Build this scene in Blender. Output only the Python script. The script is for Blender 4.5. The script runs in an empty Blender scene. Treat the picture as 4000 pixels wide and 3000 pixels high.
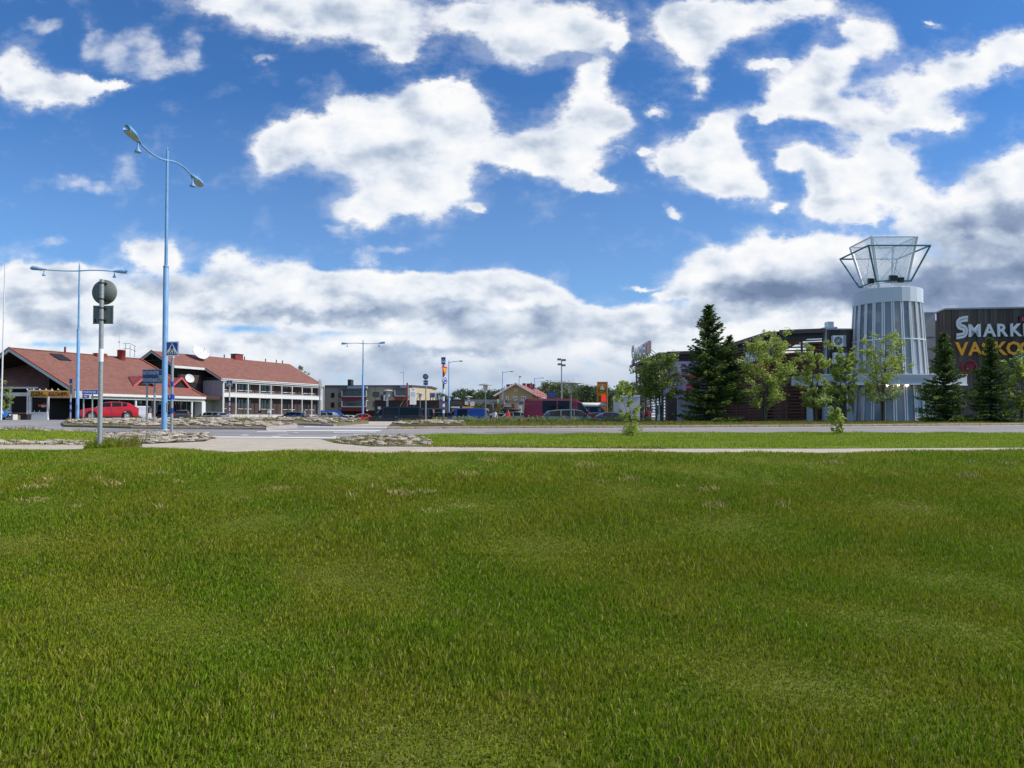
import bpy, math, random
import numpy as np
from mathutils import Vector, Matrix
S = bpy.context.scene
COL = S.collection
R = math.radians
rnd = random.Random(7)

# ---------------------------------------------------------------- camera, sky, sun, exposure
F = 2800.0                      # focal length in pixels of the 4000 px wide photograph
EYE = 0.63                      # eye height above the footpath
PITCH = math.atan(66 / F)
cam = bpy.data.cameras.new('camera'); co = bpy.data.objects.new('camera', cam); COL.objects.link(co)
co.location = (0, 0, EYE); co.rotation_euler = (math.pi / 2 + PITCH, 0, 0)
cam.sensor_width = 36; cam.lens = 36 * F / 4000; cam.shift_y = 66 / 4000
cam.clip_start = 0.05; cam.clip_end = 6000
S.camera = co
S.view_settings.view_transform = 'Standard'; S.view_settings.look = 'None'
S.view_settings.exposure = 0.0; S.view_settings.gamma = 1; S.view_settings.use_curve_mapping = False

SUN_EL, SUN_AZ = R(43), R(-6)    # sun to the right (+X), slightly beyond the picture plane
sd = Vector((math.cos(SUN_AZ) * math.cos(SUN_EL), math.sin(SUN_AZ) * math.cos(SUN_EL), math.sin(SUN_EL)))
sl = bpy.data.lights.new('sun', 'SUN'); so = bpy.data.objects.new('sun', sl); COL.objects.link(so)
sl.energy = 4.3; sl.angle = R(0.53); sl.color = (1.0, 0.955, 0.88)
so.rotation_euler = sd.to_track_quat('Z', 'Y').to_euler()

wd = bpy.data.worlds.new('World'); S.world = wd; wd.use_nodes = True
nt = wd.node_tree; nt.nodes.clear()
def N(t, tree=None, **kw):
    n = (tree or nt).nodes.new(t)
    for k, v in kw.items(): setattr(n, k, v)
    return n
def lk(a, b, tree=None): (tree or nt).links.new(a, b)
def setin(n, i, v, tree=None):
    if v is None: return
    if isinstance(v, bpy.types.NodeSocket): lk(v, n.inputs[i], tree)
    else: n.inputs[i].default_value = v
def mth(op, a, b=None, c=None, clamp=False, tree=None):
    n = N('ShaderNodeMath', tree, operation=op, use_clamp=clamp)
    setin(n, 0, a, tree); setin(n, 1, b, tree); setin(n, 2, c, tree)
    return n.outputs[0]
def vmt(op, a, b=None, c=None, tree=None):
    n = N('ShaderNodeVectorMath', tree, operation=op)
    setin(n, 0, a, tree); setin(n, 1, b, tree); setin(n, 2, c, tree)
    return n.outputs['Value'] if op in ('DOT_PRODUCT', 'LENGTH') else n.outputs['Vector']
def rng(v, a, b, c=0.0, d=1.0, smooth=True, tree=None):
    n = N('ShaderNodeMapRange', tree, interpolation_type='SMOOTHSTEP' if smooth else 'LINEAR')
    setin(n, 0, v, tree)
    for i, x in zip((1, 2, 3, 4), (a, b, c, d)): setin(n, i, x, tree)
    return n.outputs[0]
def noise(vec, scale, detail=4, rough=0.55, out='Fac', tree=None, dist=0.0):
    n = N('ShaderNodeTexNoise', tree)
    setin(n, 'Vector', vec, tree); n.inputs['Scale'].default_value = scale
    n.inputs['Detail'].default_value = detail; n.inputs['Roughness'].default_value = rough
    n.inputs['Distortion'].default_value = dist
    return n.outputs[out]
def mixc(f, a, b, tree=None, mode='MIX'):
    n = N('ShaderNodeMix', tree, data_type='RGBA', blend_type=mode)
    setin(n, 0, f, tree); setin(n, 6, a, tree); setin(n, 7, b, tree)
    return n.outputs[2]
tc = N('ShaderNodeTexCoord'); Dn = tc.outputs['Generated']
sky = N('ShaderNodeTexSky', sky_type='NISHITA', sun_disc=False)
sky.sun_elevation = SUN_EL; sky.sun_rotation = math.pi / 2 - SUN_AZ
sky.altitude = 0; sky.air_density = 1.0; sky.dust_density = 0.25; sky.ozone_density = 2.2
sx = N('ShaderNodeSeparateXYZ'); lk(Dn, sx.inputs[0])
dx, dy, dz = sx.outputs
yy = mth('MAXIMUM', dy, 0.12)
# direction as tangents of azimuth and elevation, in thousands of photo pixels
U = mth('MULTIPLY_ADD', mth('DIVIDE', dx, yy), 2.8, 2.0)
V = mth('MULTIPLY_ADD', mth('DIVIDE', dz, yy), -2.8, 1.632)
cb = N('ShaderNodeCombineXYZ'); lk(U, cb.inputs[0]); lk(V, cb.inputs[1]); P0 = cb.outputs[0]
# flatten clouds towards the horizon
Pn = vmt('MULTIPLY', P0, (1.0, 1.45, 1.0))
w1 = noise(Pn, 2.6, 3, 0.5, 'Color'); w2 = noise(Pn, 9.0, 5, 0.62, 'Color')
P = vmt('MULTIPLY_ADD', vmt('SUBTRACT', w1, (0.5, 0.5, 0.5)), (0.15, 0.11, 0), P0)
P = vmt('MULTIPLY_ADD', vmt('SUBTRACT', w2, (0.5, 0.5, 0.5)), (0.12, 0.10, 0), P)
BL = '''30,260,110,110 130,330,120,80 250,350,110,55 340,325,80,34 430,300,50,26
900,-20,170,60 1050,40,170,80 1300,60,230,100 1500,100,140,90 1590,190,50,45 1250,-80,420,120
1800,40,150,70 1950,60,140,110 2060,150,130,100 2200,80,160,120 2350,100,90,60 2420,150,40,50
1090,520,95,70 1050,590,95,90 1200,470,110,50 1350,400,100,65 1440,470,160,100 1380,590,230,100 1650,400,120,100 1700,320,70,45 1800,330,60,60 1760,450,150,110 1860,520,90,80 1700,620,150,90 1540,710,190,110 1440,830,120,70 1660,780,130,75 1860,805,35,20 1780,720,80,70
2000,590,110,70 2110,620,140,80 2290,400,80,110 2330,270,70,60 2280,520,150,110 2240,640,110,60 2290,725,90,40 2370,740,40,35 2400,460,90,70 2560,420,40,30
2650,60,150,100 2800,90,170,100 2920,30,230,60 3200,0,140,45 2730,200,80,70 2740,330,45,45
2960,245,70,25 3070,235,40,22
3350,80,50,40 3450,125,90,80 3300,200,120,70 3200,300,180,85 3080,380,110,75 2980,440,80,30 3420,480,140,70 3280,420,140,70 3600,330,150,90 3750,270,130,80 3900,220,130,70 4000,160,130,80 3620,440,90,50 3745,455,75,45 3650,70,40,12
2770,560,110,85 2850,640,100,80 2800,480,80,60 2720,600,130,70 2800,690,110,80 2910,730,95,55 2620,630,60,40 2625,815,30,28 2520,590,30,22
3400,750,140,70 3480,620,90,50 3150,600,110,65 3060,620,50,50 3210,740,80,80 3350,660,150,85 3500,690,110,70 3560,800,100,60 3300,810,100,35 3045,810,40,22 3420,560,60,40
3900,680,110,90 4020,600,110,90 4120,760,140,120 3760,780,110,65 3620,860,90,55 3950,840,180,100 3800,900,160,60
60,1050,140,70 240,1060,140,50 550,1010,110,75 650,1010,80,70 880,1040,120,60 1120,1090,120,60 1320,1100,130,55 1500,1110,120,50 1700,1110,150,50 1980,1090,140,45 2130,1140,110,50 2290,1220,120,40
2800,1010,100,70 2960,960,80,75 3080,980,110,70 3240,950,110,70 3310,950,60,50 3050,1080,300,90 2700,1090,100,70 2540,1210,100,50 3500,1080,300,140 3950,1080,300,160 2500,1110,60,14 2620,1150,70,18 3400,850,60,30'''
TH = '''130,80,70,40,.33 330,140,50,90,.28 460,190,70,80,.32 560,180,60,90,.36 720,170,45,80,.3 650,240,120,35,.25 270,720,60,40,.33 370,740,60,30,.3 500,690,60,80,.28 190,930,90,30,.3 1430,1000,40,40,.33 1020,225,40,16,.25 1330,900,60,20,.3 2400,600,90,16,.3 3500,560,90,40,.3 1500,960,100,20,.25 3640,80,70,20,.2'''
acc = None
def blob(cx, cy, rx, ry, amp=1.0, src=None):
    v = vmt('MULTIPLY_ADD', src or P, (1 / rx, 1 / ry, 0), (-cx / rx, -cy / ry, 0))
    e = mth('POWER', 0.3679, vmt('DOT_PRODUCT', v, v))
    return e if amp == 1 else mth('MULTIPLY', e, amp)
def field(lst, src=None):
    a = None
    for t in lst:
        b = blob(*t, src=src); a = b if a is None else mth('ADD', a, b)
    return a
bl = [tuple(float(x) / 1000 for x in t.split(',')) for t in BL.split()]
th = [tuple(float(x) / (1000 if i < 4 else 1) for i, x in enumerate(t.split(','))) for t in TH.split()]
Fd = field(bl); Ft = field(th)
# low cloud deck: everything under a line that drops to the right, then climbs again
lowline = mth('SUBTRACT', mth('MULTIPLY', rng(U, 2.0, 2.4), 0.15), mth('MULTIPLY', rng(U, 2.6, 2.9), 0.16))
low = rng(mth('SUBTRACT', V, mth('ADD', lowline, mth('MULTIPLY', noise(Pn, 2.2, 2), 0.06))), 0.99, 1.10)
fb = noise(Pn, 5.5, 9, 0.6); sh = noise(vmt('ADD', Pn, (0.05, -0.075, 0)), 5.5, 5, 0.55); fb5 = noise(Pn, 5.5, 5, 0.55)
fine = mth('MULTIPLY_ADD', fb, 1.25, -0.625)
den = mth('ADD', mth('MINIMUM', Fd, 1.15), mth('MULTIPLY', low, 1.0))
den = mth('ADD', mth('MINIMUM', den, 1.3), mth('MULTIPLY', fine, 1.25))
al = rng(mth('SUBTRACT', den, field([(.95,1.285,.13,.02,.55),(.2,1.345,.16,.012,.4),(1.35,1.3,.2,.012,.3),(2.25,.215,.10,.025,.7),(1.87,.2,.05,.08,.5),(3.45,.25,.06,.03,.3),(1.25,.72,.1,.05,.4)], P0)), 0.36, 1.0)
wis = mth('MULTIPLY', rng(mth('MULTIPLY_ADD', mth('SUBTRACT', fb, 0.42), 1.6, mth('MULTIPLY', Ft, 1.0)), 0.05, 0.8), 0.75)
wis = mth('MULTIPLY', wis, rng(Ft, 0.02, 0.2))
veil = mth('MULTIPLY', rng(mth('ADD', Fd, mth('MULTIPLY', fine, 1.6)), 0.05, 0.8), 0.28)
alpha = mth('MAXIMUM', mth('MAXIMUM', mth('POWER', al, 0.8), veil), wis)
# grey undersides
DK = '''1480,590,200,60,.42 1700,560,110,60,.24 1150,600,90,50,.2 1280,30,280,60,.46 1880,30,130,50,.28 2750,20,160,60,.38 2200,570,130,60,.22 2300,440,70,60,.1 2750,650,120,40,.22 1560,740,160,50,.22 120,350,150,40,.2 3330,780,180,30,.22 3250,380,160,50,.12 3450,510,140,40,.15 3650,390,160,40,.12 1560,130,120,40,.2 2050,150,100,40,.18
3950,840,260,60,.8 3800,880,160,35,.5 3600,1110,260,90,.75 3950,1080,330,140,.95 3200,1150,380,65,.85 2880,1150,180,40,.5 2750,1260,200,22,.35 3000,1230,200,30,.5
200,1140,260,38,.3 620,1110,250,38,.22 950,1235,380,26,.38 1500,1235,420,28,.46 1950,1300,260,34,.48 1750,1180,120,20,.3 2050,1210,150,22,.35 1300,1150,110,20,.25 150,1230,200,28,.3 350,1290,300,20,.33 1250,1320,180,22,.35 1850,1370,320,26,.4 2300,1330,260,30,.2 3700,1330,300,30,.3'''
dk = [tuple(float(x) / (1000 if i < 4 else 1) for i, x in enumerate(t.split(','))) for t in DK.split()]
Dk = mth('MINIMUM', field(dk), 1.0)
rel = mth('SUBTRACT', noise(Pn, 4.5, 3, 0.5), noise(vmt('ADD', Pn, (0.07, -0.10, 0)), 4.5, 2, 0.45))
rel = mth('ADD', mth('MULTIPLY', rel, 0.75), mth('MULTIPLY', mth('SUBTRACT', fb5, sh), 0.40))
body = rng(den, 0.45, 1.7)
shade = mth('ADD', mth('MULTIPLY', Dk, 0.62), mth('MULTIPLY', body, 0.17))
shade = mth('ADD', shade, mth('MULTIPLY', rel, 1.1))
deck = mth('MULTIPLY_ADD', mth('SUBTRACT', noise(vmt('MULTIPLY', P, (1, 2.8, 1)), 3.6, 5, 0.5), 0.5), 0.85, 0.09)
shade = mth('ADD', shade, mth('MULTIPLY', deck, low))
shade = mth('ADD', shade, mth('MULTIPLY', rng(V, 1.36, 1.56), 0.12))
cr = N('ShaderNodeValToRGB'); lk(mth('ADD', shade, 0.035, clamp=True), cr.inputs[0])
e = cr.color_ramp.elements
e[0].position = 0.0; e[0].color = (1.0, 1.0, 1.0, 1)
e[1].position = 1.0; e[1].color = (0.17, 0.235, 0.37, 1)
for p_, c_ in ((0.2, (0.86, 0.9, 0.96, 1)), (0.42, (0.55, 0.63, 0.75, 1)), (0.7, (0.28, 0.36, 0.52, 1))):
    q = e.new(p_); q.color = c_
CLOUD = 8.6
cloudc = vmt('SCALE', cr.outputs[0]); cloudc.node.inputs['Scale'].default_value = CLOUD
# behind and above the picture: ordinary scattered clouds of the same sky
zz = mth('MAXIMUM', dz, 0.06)
c2 = N('ShaderNodeCombineXYZ'); lk(mth('DIVIDE', dx, zz), c2.inputs[0]); lk(mth('DIVIDE', dy, zz), c2.inputs[1])
g = noise(c2.outputs[0], 0.9, 7, 0.58)
ga = rng(g, 0.5, 0.62); gc = mixc(rng(g, 0.55, 0.75), (8.2, 8.4, 8.7, 1), (5.0, 5.5, 6.3, 1))
front = rng(dy, 0.42, 0.55)
A = mth('ADD', mth('MULTIPLY', alpha, front), mth('MULTIPLY', ga, mth('SUBTRACT', 1.0, front)))
A = mth('MULTIPLY', A, 0.985)
cc = mixc(front, gc, cloudc)
skyc = mixc(1.0, sky.outputs[0], (0.42, 0.80, 1.22, 1), mode='MULTIPLY')
murk = mth('MULTIPLY', rng(V, 1.33, 1.5), mth('MULTIPLY_ADD', mth('MULTIPLY', rng(U, 0.8, 1.4), mth('SUBTRACT', 1.0, rng(U, 2.3, 3.2))), 0.40, 0.30))
cloudc = mixc(murk, cloudc, (3.9, 4.75, 6.1, 1))
cc = mixc(front, gc, cloudc)
skyc = mixc(mth('MULTIPLY', rng(V, 0.35, 1.3, smooth=False), 0.17), skyc, (6.0, 7.2, 8.4, 1))
out = mixc(A, skyc, cc)
bg = N('ShaderNodeBackground'); lk(out, bg.inputs[0]); bg.inputs[1].default_value = 0.115
wo = N('ShaderNodeOutputWorld'); lk(bg.outputs[0], wo.inputs[0])
wd.cycles.sampling_method = 'MANUAL'; wd.cycles.sample_map_resolution = 512
# ---------------------------------------------------------------- helpers
def pix(px, py, Y):
    """point at depth Y seen at photo pixel (px, py)"""
    a = (px - 2000) / F; b = (1566 - py) / F
    fy = math.cos(PITCH) - b * math.sin(PITCH); fz = math.sin(PITCH) + b * math.cos(PITCH)
    t = Y / fy
    return Vector((a * t, Y, EYE + fz * t))
def X(px, Y): return pix(px, 1632, Y).x
def Z(py, Y): return pix(2000, py, Y).z
PROF = [(-60, -0.98), (4.2, -0.98), (6.5, -0.86), (9.5, -0.42), (12.2, -0.03), (12.8, 0), (19, 0), (26, 0.03), (32.5, 0.17), (40, 0.36), (45, 0.42), (60, 0.45), (65, 0.42), (75, 0.0), (200, -0.1), (2000, -0.1)]
PROR = [(-60, -0.98), (4.2, -0.98), (6.5, -0.86), (9.5, -0.42), (12.2, -0.03), (12.8, 0), (19, 0), (26, 0.03), (32.5, 0.17), (40, 0.36), (44, 0.38), (50, -0.3), (2000, -0.3)]
def interp(P_, v):
    if v <= P_[0][0]: return P_[0][1]
    for (a, za), (b, zb) in zip(P_, P_[1:]):
        if v <= b: return za + (zb - za) * (v - a) / (b - a)
    return P_[-1][1]
def gz(x, y):
    """height of the ground"""
    l = interp(PROF, y)
    if y < 40: return l
    x0 = -0.245 * y; w = min(max((x - x0) / 6.0, 0), 1)
    return l + (interp(PROR, y) - l) * w
def hit(px, py, lift=0.0):
    """where the ray through the photo pixel meets the ground"""
    lo = 2.0
    f = lambda Y: pix(px, py, Y).z - gz(pix(px, py, Y).x, Y) - lift
    y = 2.5
    while y < 400:
        if f(y) < 0: break
        lo = y; y += 0.25
    hi = y
    for _ in range(30):
        m = (lo + hi) / 2
        if f(m) > 0: lo = m
        else: hi = m
    p = pix(px, py, hi); return Vector((p.x, p.y, gz(p.x, p.y) + lift))

# ---- materials
MATS = {}
def mat(name, col, rough=0.7, metal=0.0, spec=0.5, var=0.0, vscale=6.0, bump=0.0, bscale=40.0, col2=None, coat=0.0, alpha=1.0, emit=None, es=1.0, island=0.0, stretch=None, trans=0.0, coords='Object'):
    if name in MATS: return MATS[name]
    m = bpy.data.materials.new(name); m.use_nodes = True; t = m.node_tree
    b = t.nodes['Principled BSDF']
    b.inputs['Roughness'].default_value = rough; b.inputs['Metallic'].default_value = metal
    b.inputs['Specular IOR Level'].default_value = spec
    if coat: b.inputs['Coat Weight'].default_value = coat; b.inputs['Coat Roughness'].default_value = 0.04
    if trans: b.inputs['Transmission Weight'].default_value = trans
    b.inputs['Alpha'].default_value = alpha
    c = (*col, 1)
    b.inputs['Base Color'].default_value = c
    vec = None
    if var or bump or col2:
        tcn = t.nodes.new('ShaderNodeTexCoord'); vec = tcn.outputs[coords]
        if stretch: vec = vmt('MULTIPLY', vec, stretch, tree=t)
    last = None
    if col2 or var:
        nz = noise(vec, vscale, 5, 0.6, tree=t)
        if col2:
            last = mixc(rng(nz, 0.38, 0.62, tree=t), c, (*col2, 1), tree=t)
        if var:
            n2 = noise(vec, vscale * 3.1, 5, 0.65, tree=t)
            k = rng(n2, 0.3, 0.7, 1 - var, 1 + var, tree=t)
            v_ = N('ShaderNodeVectorMath', t, operation='SCALE')
            setin(v_, 0, last if last else c[:3], t); lk(k, v_.inputs['Scale'], t); last = v_.outputs[0]
    if island:
        ge = N('ShaderNodeNewGeometry', t)
        k = rng(ge.outputs['Random Per Island'], 0, 1, 1 - island, 1 + island, smooth=False, tree=t)
        v_ = N('ShaderNodeVectorMath', t, operation='SCALE')
        setin(v_, 0, last if last else c[:3], t); lk(k, v_.inputs['Scale'], t); last = v_.outputs[0]
    if last: lk(last, b.inputs['Base Color'], t)
    if bump:
        bn = N('ShaderNodeBump', t); bn.inputs['Strength'].default_value = bump; bn.inputs['Distance'].default_value = 0.02
        lk(noise(vec, bscale, 4, 0.6, tree=t), bn.inputs['Height'], t); lk(bn.outputs[0], b.inputs['Normal'], t)
    if emit: b.inputs['Emission Color'].default_value = (*emit, 1); b.inputs['Emission Strength'].default_value = es
    MATS[name] = m
    return m
def instance_var(m, amt, hue=0.0):
    """per-object tone variation, for alike pieces that share one material"""
    t = m.node_tree; b = t.nodes['Principled BSDF']; s = b.inputs['Base Color']
    oi = N('ShaderNodeObjectInfo', t)
    k = rng(oi.outputs['Random'], 0, 1, 1 - amt, 1 + amt, smooth=False, tree=t)
    v_ = N('ShaderNodeVectorMath', t, operation='SCALE')
    if s.is_linked: lk(s.links[0].from_socket, v_.inputs[0], t)
    else: v_.inputs[0].default_value = s.default_value[:3]
    lk(k, v_.inputs['Scale'], t)
    if hue:
        k2 = mth('FRACT', mth('MULTIPLY', oi.outputs['Random'], 7.31, tree=t), tree=t)
        o = mixc(rng(k2, 0.0, 1.0, smooth=False, tree=t), v_.outputs[0], vmt('MULTIPLY', v_.outputs[0], (1 + hue, 1, 1 - hue), tree=t), tree=t)
        lk(o, s, t)
    else: lk(v_.outputs[0], s, t)
    return m

# ---- mesh builder
class MB:
    def __init__(s): s.v = []; s.f = []; s.sm = []
    def add(s, vs, fs, smooth=False):
        o = len(s.v); s.v += [tuple(q) for q in vs]; s.f += [tuple(i + o for i in f) for f in fs]; s.sm += [smooth] * len(fs); return s
    def box(s, a, b, M=None):
        x0, y0, z0 = a; x1, y1, z1 = b
        vs = [(x0, y0, z0), (x1, y0, z0), (x1, y1, z0), (x0, y1, z0), (x0, y0, z1), (x1, y0, z1), (x1, y1, z1), (x0, y1, z1)]
        if M is not None: vs = [M @ Vector(q) for q in vs]
        return s.add(vs, [(0, 3, 2, 1), (4, 5, 6, 7), (0, 1, 5, 4), (1, 2, 6, 5), (2, 3, 7, 6), (3, 0, 4, 7)])
    def beam(s, p, q, w, h=None, up=(0, 0, 1)):
        p = Vector(p); q = Vector(q); d = (q - p); L = d.length; d.normalize(); u = Vector(up)
        if abs(d.dot(u)) > 0.98: u = Vector((0, 1, 0))
        r = d.cross(u).normalized(); u = r.cross(d).normalized(); h = h or w
        M = Matrix((r, d, u)).transposed().to_4x4(); M.translation = p
        return s.box((-w / 2, 0, -h / 2), (w / 2, L, h / 2), M)
    def tube(s, pts, rad, n=8, cap=True, smooth=True):
        pts = [Vector(p) for p in pts]
        if not hasattr(rad, '__len__'): rad = [rad] * len(pts)
        rings = []; ref = Vector((0.13, 0.99, 0.07)).normalized()
        for i, p in enumerate(pts):
            d = (pts[min(i + 1, len(pts) - 1)] - pts[max(i - 1, 0)]).normalized()
            u = ref if abs(d.dot(ref)) < 0.95 else Vector((1, 0, 0))
            a = d.cross(u).normalized(); b = d.cross(a)
            rings.append([p + (a * math.cos(2 * math.pi * k / n) + b * math.sin(2 * math.pi * k / n)) * rad[i] for k in range(n)])
        vs = [q for r_ in rings for q in r_]
        fs = [(i * n + k, i * n + (k + 1) % n, (i + 1) * n + (k + 1) % n, (i + 1) * n + k) for i in range(len(pts) - 1) for k in range(n)]
        s.add(vs, fs, smooth)
        if cap: s.add(rings[0], [tuple(range(n - 1, -1, -1))]); s.add(rings[-1], [tuple(range(n))])
        return s
    def lathe(s, prof, c=(0, 0, 0), n=16, smooth=True, a0=0.0, cap=True):
        c = Vector(c)
        vs = [c + Vector((r * math.cos(a0 + 2 * math.pi * k / n), r * math.sin(a0 + 2 * math.pi * k / n), z)) for r, z in prof for k in range(n)]
        fs = [(i * n + k, i * n + (k + 1) % n, (i + 1) * n + (k + 1) % n, (i + 1) * n + k) for i in range(len(prof) - 1) for k in range(n)]
        s.add(vs, fs, smooth)
        if cap and prof[0][0] > 1e-4: s.add(vs[:n], [tuple(range(n - 1, -1, -1))])
        if cap and prof[-1][0] > 1e-4: s.add(vs[-n:], [tuple(range(n))])
        return s
    def prism(s, poly, vec):
        """polygon (3-D points) extruded along vec"""
        v = Vector(vec); n = len(poly); p = [Vector(q) for q in poly]
        return s.add(p + [q + v for q in p], [tuple(range(n - 1, -1, -1)), tuple(range(n, 2 * n))] + [(k, (k + 1) % n, n + (k + 1) % n, n + k) for k in range(n)])
    def quad(s, *p): return s.add(p, [tuple(range(len(p)))])
    def mesh(s, name, m=None):
        me = bpy.data.meshes.new(name); me.from_pydata(s.v, [], s.f)
        me.polygons.foreach_set('use_smooth', s.sm)
        if m: me.materials.append(m)
        me.update(); return me
def obj(name, mb, m=None, parent=None, loc=None, rz=0.0):
    me = mb.mesh(name, m) if isinstance(mb, MB) else mb
    o = bpy.data.objects.new(name, me); COL.objects.link(o)
    if loc is not None: o.location = loc
    if rz: o.rotation_euler = (0, 0, rz)
    if parent is not None: o.parent = parent
    return o
def tag(o, label=None, cat=None, group=None, kind=None):
    if label: o['label'] = label
    if cat: o['category'] = cat
    if group: o['group'] = group
    if kind: o['kind'] = kind
    return o
def thing(name, label, cat, loc=(0, 0, 0), rz=0.0, group=None):
    o = bpy.data.objects.new(name, None); COL.objects.link(o); o.location = loc; o.rotation_euler = (0, 0, rz)
    o.empty_display_size = 0.2
    return tag(o, label, cat, group)
def dup(root, loc=None, rz=None, label=None, scale=None):
    r = root.copy(); COL.objects.link(r)
    if loc is not None: r.location = loc
    if rz is not None: r.rotation_euler = (0, 0, rz)
    if scale is not None: r.scale = scale if hasattr(scale, '__len__') else (scale,) * 3
    if label: r['label'] = label
    for ch in list(root.children):
        c = ch.copy(); COL.objects.link(c); c.parent = r
        for g_ in list(ch.children):
            d = g_.copy(); COL.objects.link(d); d.parent = c
    return r
def text(name, s, size, m, parent=None, M=None, ext=0.01, bold=0.0, sx=1.0, align='LEFT', spacing=1.0):
    """lettering as mesh in the local XZ plane facing -Y, placed by matrix M"""
    c = bpy.data.curves.new(name, 'FONT'); c.body = s; c.size = size; c.extrude = ext; c.offset = bold; c.align_x = align
    c.resolution_u = 2; c.space_character = spacing
    t = bpy.data.objects.new('tmp', c); COL.objects.link(t)
    dg = bpy.context.evaluated_depsgraph_get(); dg.update()
    me = bpy.data.meshes.new_from_object(t.evaluated_get(dg)); bpy.data.objects.remove(t)
    me.transform(Matrix.Scale(sx, 4, (1, 0, 0))); me.transform(Matrix.Rotation(math.pi / 2, 4, 'X'))
    if M is not None: me.transform(M)
    me.materials.clear(); me.materials.append(m); me.name = name
    return obj(name, me, None, parent)
def frame(o, xa, up=(0, 0, 1)):
    """matrix with origin o, local x along xa, z up, y pointing away from the reader"""
    xa = Vector(xa).normalized(); up = Vector(up).normalized(); ya = up.cross(xa).normalized(); za = xa.cross(ya)
    M = Matrix((xa, ya, za)).transposed().to_4x4(); M.translation = Vector(o); return M
# ---------------------------------------------------------------- ground and everything lying on it
M_soil = mat('grass_ground', (0.11, 0.14, 0.014), 0.95, spec=0.1, var=0.25, vscale=0.8, col2=(0.13, 0.14, 0.025), bump=0.5, bscale=14)
M_asph = mat('asphalt', (0.31, 0.285, 0.265), 0.9, var=0.12, vscale=0.35, col2=(0.25, 0.232, 0.22), bump=0.3, bscale=60, stretch=(0.25, 1, 1))
M_path = mat('path_asphalt', (0.53, 0.45, 0.34), 0.95, var=0.12, vscale=1.2, col2=(0.47, 0.40, 0.31), bump=0.3, bscale=70)
M_lot = mat('parking_asphalt', (0.12, 0.118, 0.12), 0.9, var=0.12, vscale=0.5)
M_conc = mat('kerb_granite', (0.34, 0.24, 0.20), 0.85, var=0.22, vscale=5, col2=(0.40, 0.32, 0.28), bump=0.4, bscale=30)
M_conc2 = mat('pale_concrete', (0.42, 0.36, 0.32), 0.9, var=0.15, vscale=4)
M_paint = mat('road_paint', (0.72, 0.70, 0.66), 0.8, var=0.2, vscale=3)
M_sand = mat('roadside_sand', (0.50, 0.42, 0.31), 0.95, var=0.25, vscale=4)
M_stone = mat('field_stone', (0.44, 0.385, 0.32), 0.85, var=0.25, vscale=3, col2=(0.36, 0.33, 0.30), bump=0.6, bscale=12)
instance_var(M_stone, 0.34, 0.14)
M_bed = mat('bed_soil', (0.20, 0.15, 0.095), 0.95, var=0.3, vscale=5, col2=(0.15, 0.15, 0.06))

xs = sorted(set([-1500, -700, -350, -200, -130] + list(range(-100, 101, 4)) + [130, 200, 350, 700, 1500]))
ys = sorted(set([-60, -20, 0] + [q[0] for q in PROF if q[0] > 0] + [q[0] for q in PROR if q[0] > 0] + [x * 1.0 for x in range(40, 130, 3)] + [150, 300, 600, 1100, 1500]))
g_ = MB(); g_.add([(x, y, gz(x, y)) for y in ys for x in xs], [(j * len(xs) + i, j * len(xs) + i + 1, (j + 1) * len(xs) + i + 1, (j + 1) * len(xs) + i) for j in range(len(ys) - 1) for i in range(len(xs) - 1)])
tag(obj('ground', g_, M_soil), kind='structure')

import bmesh
def drape(name, poly, m, lift, kind='structure', parent=None, thick=0.0, step=2.0, label=None):
    """a sheet (or a low slab) following the ground; poly is a list of world xy"""
    bm = bmesh.new(); vs = [bm.verts.new((p[0], p[1], 0)) for p in poly]; bm.faces.new(vs)
    y0 = min(p[1] for p in poly); y1 = max(p[1] for p in poly); x0 = min(p[0] for p in poly); x1 = max(p[0] for p in poly)
    cuts = [y for y in ys if y0 < y < y1] 
    for y in cuts: bmesh.ops.bisect_plane(bm, geom=bm.verts[:] + bm.edges[:] + bm.faces[:], plane_co=(0, y, 0), plane_no=(0, 1, 0))
    if y1 > 40:
        x = math.ceil(x0 / step) * step
        while x < x1:
            bmesh.ops.bisect_plane(bm, geom=bm.verts[:] + bm.edges[:] + bm.faces[:], plane_co=(x, 0, 0), plane_no=(1, 0, 0)); x += step
    bmesh.ops.triangulate(bm, faces=bm.faces[:])
    if thick:
        r_ = bmesh.ops.extrude_face_region(bm, geom=bm.faces[:])
        for v in r_['geom']:
            if isinstance(v, bmesh.types.BMVert): v.co.z = 1
    for v in bm.verts: v.co.z = gz(v.co.x, v.co.y) + (lift if (v.co.z > 0.5 or not thick) else lift - thick)
    bmesh.ops.recalc_face_normals(bm, faces=bm.faces[:])
    me = bpy.data.meshes.new(name); bm.to_mesh(me); bm.free(); me.materials.append(m)
    if not thick:
        me.update()
        if me.polygons and sum(p.normal.z for p in me.polygons) < 0: me.flip_normals()
    o = obj(name, me, None, parent); 
    if kind: tag(o, kind=kind)
    return o
def hp(pts): return [tuple(hit(*p)[:2]) for p in pts]
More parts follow.
